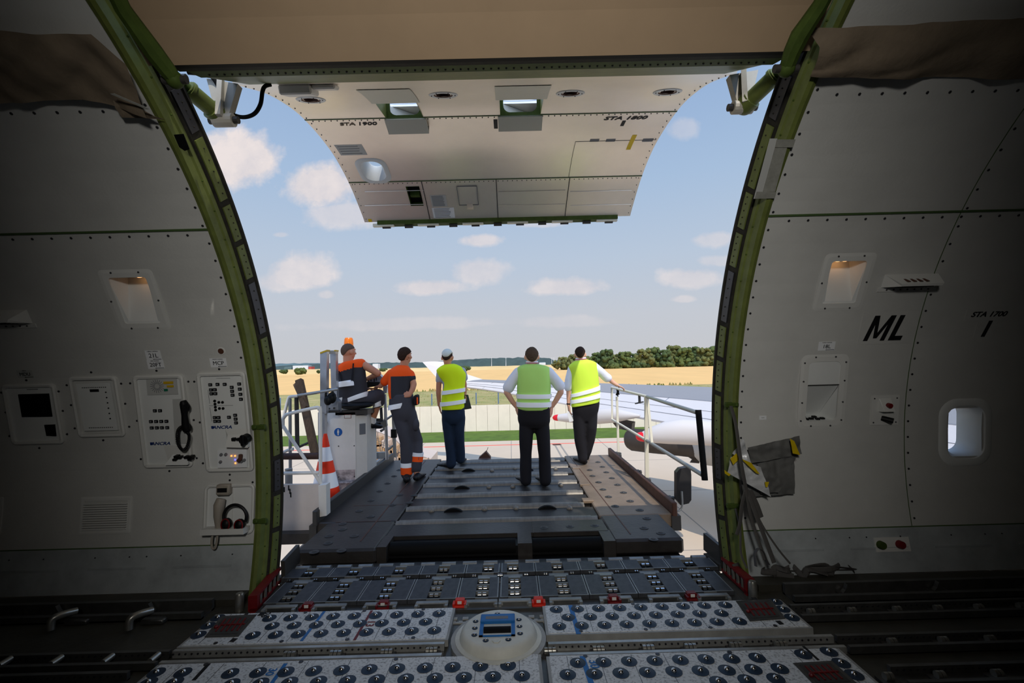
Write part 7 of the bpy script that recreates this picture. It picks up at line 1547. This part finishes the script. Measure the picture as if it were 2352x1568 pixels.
a = W(1037, 1076, z=Z); b = W(1012, 1072, z=Z)+V((0, .05, 0)); shoe(P, m, a, b, w=.052); a = W(1059, 1064, z=Z); b = a+V((.02, .2, 0)); shoe(P, m, a, b, w=.050)
mb = MB(); qd = [m.p(*k, .06) for k in ((1064, 907), (1075, 906), (1083, 938), (1064, 941))]; mb.prism(qd, (0, .02, 0)); tag(mb.build('folder', ['folder']), 'dark folder held under the capped man\'s right hand', 'folder')
# ---------------- standing worker in orange and charcoal
m = Man(6.30, ''); c = m.p(930.5, 817)
P = thing('person', 'standing worker with dark hair in orange and charcoal workwear, weight on one leg', 'person', (W(940, 1105, z=Z).x, 6.3, Z), 'people on the loader')
tall = .225; body = MB(); R, q = head(body, c, tall, .55, w=.076); chain(body, [(q(0, -.01, -.07), .055), (m.p(928, 842, 0), .060)])
body.loops(m.torso([(905, 850, 940, 848, 0, .07), (900, 862, 944, 858, 0, .09), (902, 890, 942, 890, .0, .10), (904, 920, 940, 920, 0, .10), (904, 945, 944, 945, 0, .09)]))
chain(body, m.ch([(898, 858, 0, .048), (882, 878, .04, .040), (873, 887, .06, .030)])); chain(body, m.ch([(943, 860, 0, .048), (950, 882, -.03, .042), (948, 892, -.06, .038), (940, 908, -.10, .028)]))
hand(body, m.p(874, 886, .06), (-.5, .5, -.1), (0, 0, -1), -1, .4, s=.95); hand(body, m.p(941, 907, -.11), (-1, -.05, .05), (.0, 1, -.2), -1, .35, s=.95)
for L_ in ([(918, 950, 0, .07), (930, 1010, 0, .05), (933, 1090, 0, .04)], [(938, 950, 0, .07), (957, 1015, .1, .05), (957, 1085, 0, .04)]): chain(body, m.ch(L_))
garment(P, 'body', body, ['skin_tan'], .0065, 0, smooth_it=3); hair_cap(P, c, R, tall, .076, .096, 'hair_dark', low=-.042, puff=.011); eyes(P, q, R)
sh = MB(); sh.loops(m.torso([(914, 838, 937, 838, 0, .07), (902, 845, 941, 845, 0, .11), (893, 856, 946, 856, 0, .13), (892, 880, 944, 880, .0, .13), (893, 905, 945, 905, .0, .135), (896, 920, 948, 918, 0, .13)]))
chain(sh, m.ch([(899, 858, 0, .064), (889, 869, .02, .062), (884, 876, .03, .060)])); chain(sh, m.ch([(941, 860, 0, .066), (944, 868, -.01, .064)]))
zy = m.p(930, 866).z; zl = m.p(900, 864).z
garment(P, 'shirt', sh, ['charcoal', 'orange_cloth'], .011, .007, 8, 11, pred=lambda p_: 1 if (p_.z > zl-.02*abs(p_.x-m.p(930, 0).x) or p_.x < m.p(892, 0).x or p_.x > m.p(943.5, 0).x and p_.z > m.p(0, 880).z) else 0)
trousers(P, m, [(896, 905, 948, 903, 0, .13), (894, 925, 951, 922, 0, .14), (900, 948, 953, 942, 0, .135), (908, 968, 948, 962, 0, .10)], [(920, 955, 0, .105), (928, 985, 0, .100), (933, 1015, 0, .085), (934, 1050, 0, .075), (934, 1088, 0, .074)], [(940, 950, 0, .10), (948, 985, .04, .092), (957, 1012, .08, .084), (959, 1045, .04, .074), (957, 1075, .02, .070)], 'charcoal_blue', 12)
mb = MB(); mb.loops(m.torso([(899, 943, 931, 926, -.03, .13), (900, 936, 932, 922, -.03, .13), (901, 930, 930, 917, -.03, .125)], .012)); 
def legband(parent, m_, a, b, ra, rb, mt, name): mb = MB(); mb.cone(m_.p(*a), m_.p(*b), ra, rb, 24); return mb.build(name, [mt], parent, smooth=True)
mb2 = MB(); mb2.loops(m.torso([(894, 941, 935, 933, 0, .146), (894, 935, 938, 927, 0, .146), (894, 930, 940, 921, 0, .144)], .008)); mb2.build('reflective_band', ['retro'], P, smooth=True)
legband(P, m, (934, 1062, 0), (934, 1072, 0), .080, .080, 'retro', 'cuff_band'); legband(P, m, (934, 1072, 0), (934, 1088, 0), .081, .078, 'orange_cloth', 'cuff'); legband(P, m, (959.5, 1038, .04), (958.5, 1048, .04), .080, .080, 'retro', 'cuff_band'); legband(P, m, (958.5, 1048, .04), (957.5, 1060, .03), .081, .078, 'orange_cloth', 'cuff')
for k_, yy in ((0, 892), (1, 908)): mb = MB(); mb.sph(m.p(897, yy, -.04), 1, 10, sc=(.02, .05, .035)); mb.build('reflective_patch', ['retro'], P, smooth=True)
mb = MB(); mb.box(m.p(950, 931, -.10), m.p(964, 905, .08), bev=.015); mb.box(m.p(957, 928, -.11), m.p(960, 912, -.09), 1); mb.build('belt_pouch', ['black_cloth', 'orange_cloth'], P)
mb = MB(); mb.sph(m.p(955, 975, -.02), 1, 12, sc=(.05, .06, .09)); mb.build('thigh_pocket', ['charcoal_blue'], P, smooth=True)
a = W(934, 1108, z=Z); b = W(930, 1103, z=Z)+V((-.01, .16, 0)); shoe(P, m, a, b, w=.052); a = W(956, 1104, z=Z); b = W(968, 1096, z=Z)+V((0, .06, 0)); shoe(P, m, a, b, w=.050)
# ---------------- seated worker
m = Man(6.25, ''); c = m.p(800.5, 808)
P = thing('person', 'seated worker in orange and charcoal sleeveless workwear at the control console', 'person', (m.p(805, 935).x, 6.25, m.p(805, 935).z), 'people on the loader')
tall = .225; body = MB(); R, q = head(body, c, tall, .75, w=.078); chain(body, [(q(0, -.01, -.07), .062), (m.p(800, 832, 0), .066)])
body.loops(m.torso([(788, 836, 822, 828, 0, .07), (780, 850, 834, 838, 0, .09), (784, 880, 836, 870, .0, .11), (784, 905, 836, 900, 0, .11), (786, 925, 836, 922, 0, .10)]))
chain(body, m.ch([(832, 836, 0, .056), (853, 848, 0, .050), (868, 857, .02, .044), (856, 864, .12, .036), (843, 870, .22, .028)])); chain(body, m.ch([(776, 856, .05, .05), (790, 884, .22, .04), (824, 884, .34, .034), (844, 892, .36, .028)]))
hand(body, m.p(843, 870, .22), (-1, .4, -.3), (0, .3, -1), 1, .5, s=.95); hand(body, m.p(845, 892, .36), (1, .2, -.1), (0, 0, -1), -1, .5, s=.95)
for L_ in ([(830, 925, 0, .07), (870, 915, .2, .060), (868, 925, .2, .052), (859, 955, .2, .042), (856, 968, .2, .036)], [(795, 925, 0, .07), (812, 918, .35, .06), (812, 960, .40, .042)]): chain(body, m.ch(L_))
garment(P, 'body', body, ['skin_tan'], .0065, 0, smooth_it=3); hair_cap(P, c, R, tall, .078, .094, 'hair_short', low=-.022, puff=.003, bump=.001); eyes(P, q, R)
sh = MB(); TR_ = [(790, 832, 815, 827, 0, .08), (780, 838, 828, 824, 0, .11), (771, 850, 836, 829, 0, .13), (770, 862, 838, 848, 0, .13), (776, 880, 840, 868, .0, .14), (779, 892, 842, 888, .0, .145), (774, 908, 842, 903, 0, .15), (775, 922, 838, 918, 0, .15)]
sh.loops(m.torso(TR_)); sh.sph(m.p(831, 834), .062, 14)
L0, L1 = m.p(772, 860), m.p(838, 842)
def pr(p_): 
    f_ = (p_.x-L0.x)/(L1.x-L0.x); zz = L0.z+(L1.z-L0.z)*(1-(1-f_)**1.6 if 0 < f_ < 1 else f_); return 1 if p_.z > zz else 0
garment(P, 'sleeveless_jacket', sh, ['charcoal', 'orange_cloth'], .011, .006, 8, 15, pred=pr)
mb = MB(); mb.loops(m.torso([(779, 889, 822, 883.5, -.03, .146), (780, 880, 820, 875, -.03, .146), (784, 876, 813, 871.5, -.03, .144)], .012)); mb.build('reflective_band', ['retro'], P, smooth=True)
for xa, xb, ya_, yb_ in ((774, 796, 915, 914), (799, 842, 915, 903)): mb = MB(); mb.loops(m.torso([(xa, ya_+9, xb, yb_+7, -.02, .145), (xa, ya_+4, xb, yb_+1, -.02, .147), (xa, ya_, xb, yb_-4, -.02, .145)], .010)); mb.build('reflective_band', ['retro'], P, smooth=True)
for xa, xb in ((810, 806), (777, 783)): mb = MB(); mb.loops([[m.p(xa+o, 834 if xa > 800 else 852, -.115), m.p(xa+o, 834 if xa > 800 else 852, -.125), m.p(xa+o+3, 834 if xa > 800 else 852, -.125), m.p(xa+o+3, 834 if xa > 800 else 852, -.115)] if k_ == 0 else [m.p(xb+o, 874, -.150), m.p(xb+o, 874, -.160), m.p(xb+o+4, 874, -.160), m.p(xb+o+4, 874, -.150)] for k_ in (0, 1) for o in (0,)]); mb.build('brace_strap', ['black_cloth'], P)
tr = MB(); tr.loops(m.torso([(777, 908, 842, 902, 0, .14), (774, 922, 843, 916, 0, .16), (778, 932, 840, 930, 0, .15)])); chain(tr, m.ch([(826, 920, 0, .105), (850, 914, .10, .10), (868, 908, .18, .095), (869, 920, .18, .090)]), 18); chain(tr, m.ch([(792, 920, 0, .10), (812, 914, .35, .09), (812, 935, .4, .07)]), 18)
garment(P, 'shorts', tr, ['charcoal_blue'], .0125, .006, 7, 16)
mb = MB(); mb.loops(m.torso([(858, 936, 878, 931, .18, .10), (859, 931, 879, 924, .18, .10), (860, 928, 880, 918, .18, .10)], .004)); mb.build('cuff_band', ['retro'], P, smooth=True)
mb = MB(); chain(mb, m.ch([(857.5, 960, .2, .045), (856, 970, .2, .042), (855, 976, .22, .044)])); garment(P, 'sock', mb, ['sock'], .01, .002)
a, b = m.p(848, 984, .18), m.p(870, 980, .26); shoe(P, m, (a.x, a.y, 0), (b.x, b.y, 0), lift=m.p(856, 984, .2).z-.0, w=.052)
# ================================================================ camera and colour
cd = bpy.data.cameras.new('camera'); cd.sensor_width = 36; cd.lens = F*36/2352; cd.clip_start = .05; cd.clip_end = 6000
co = bpy.data.objects.new('camera', cd); COL.objects.link(co)
mw = Matrix.Identity(4)
for i, c in enumerate((AX, AU, -AF, CAM)):
    for j in range(3): mw[j][i] = c[j]
co.matrix_world = mw; scene.camera = co
scene.view_settings.view_transform = 'Standard'; scene.view_settings.look = 'None'; scene.view_settings.gamma = 1; scene.view_settings.exposure = 0
scene.view_settings.use_curve_mapping = False
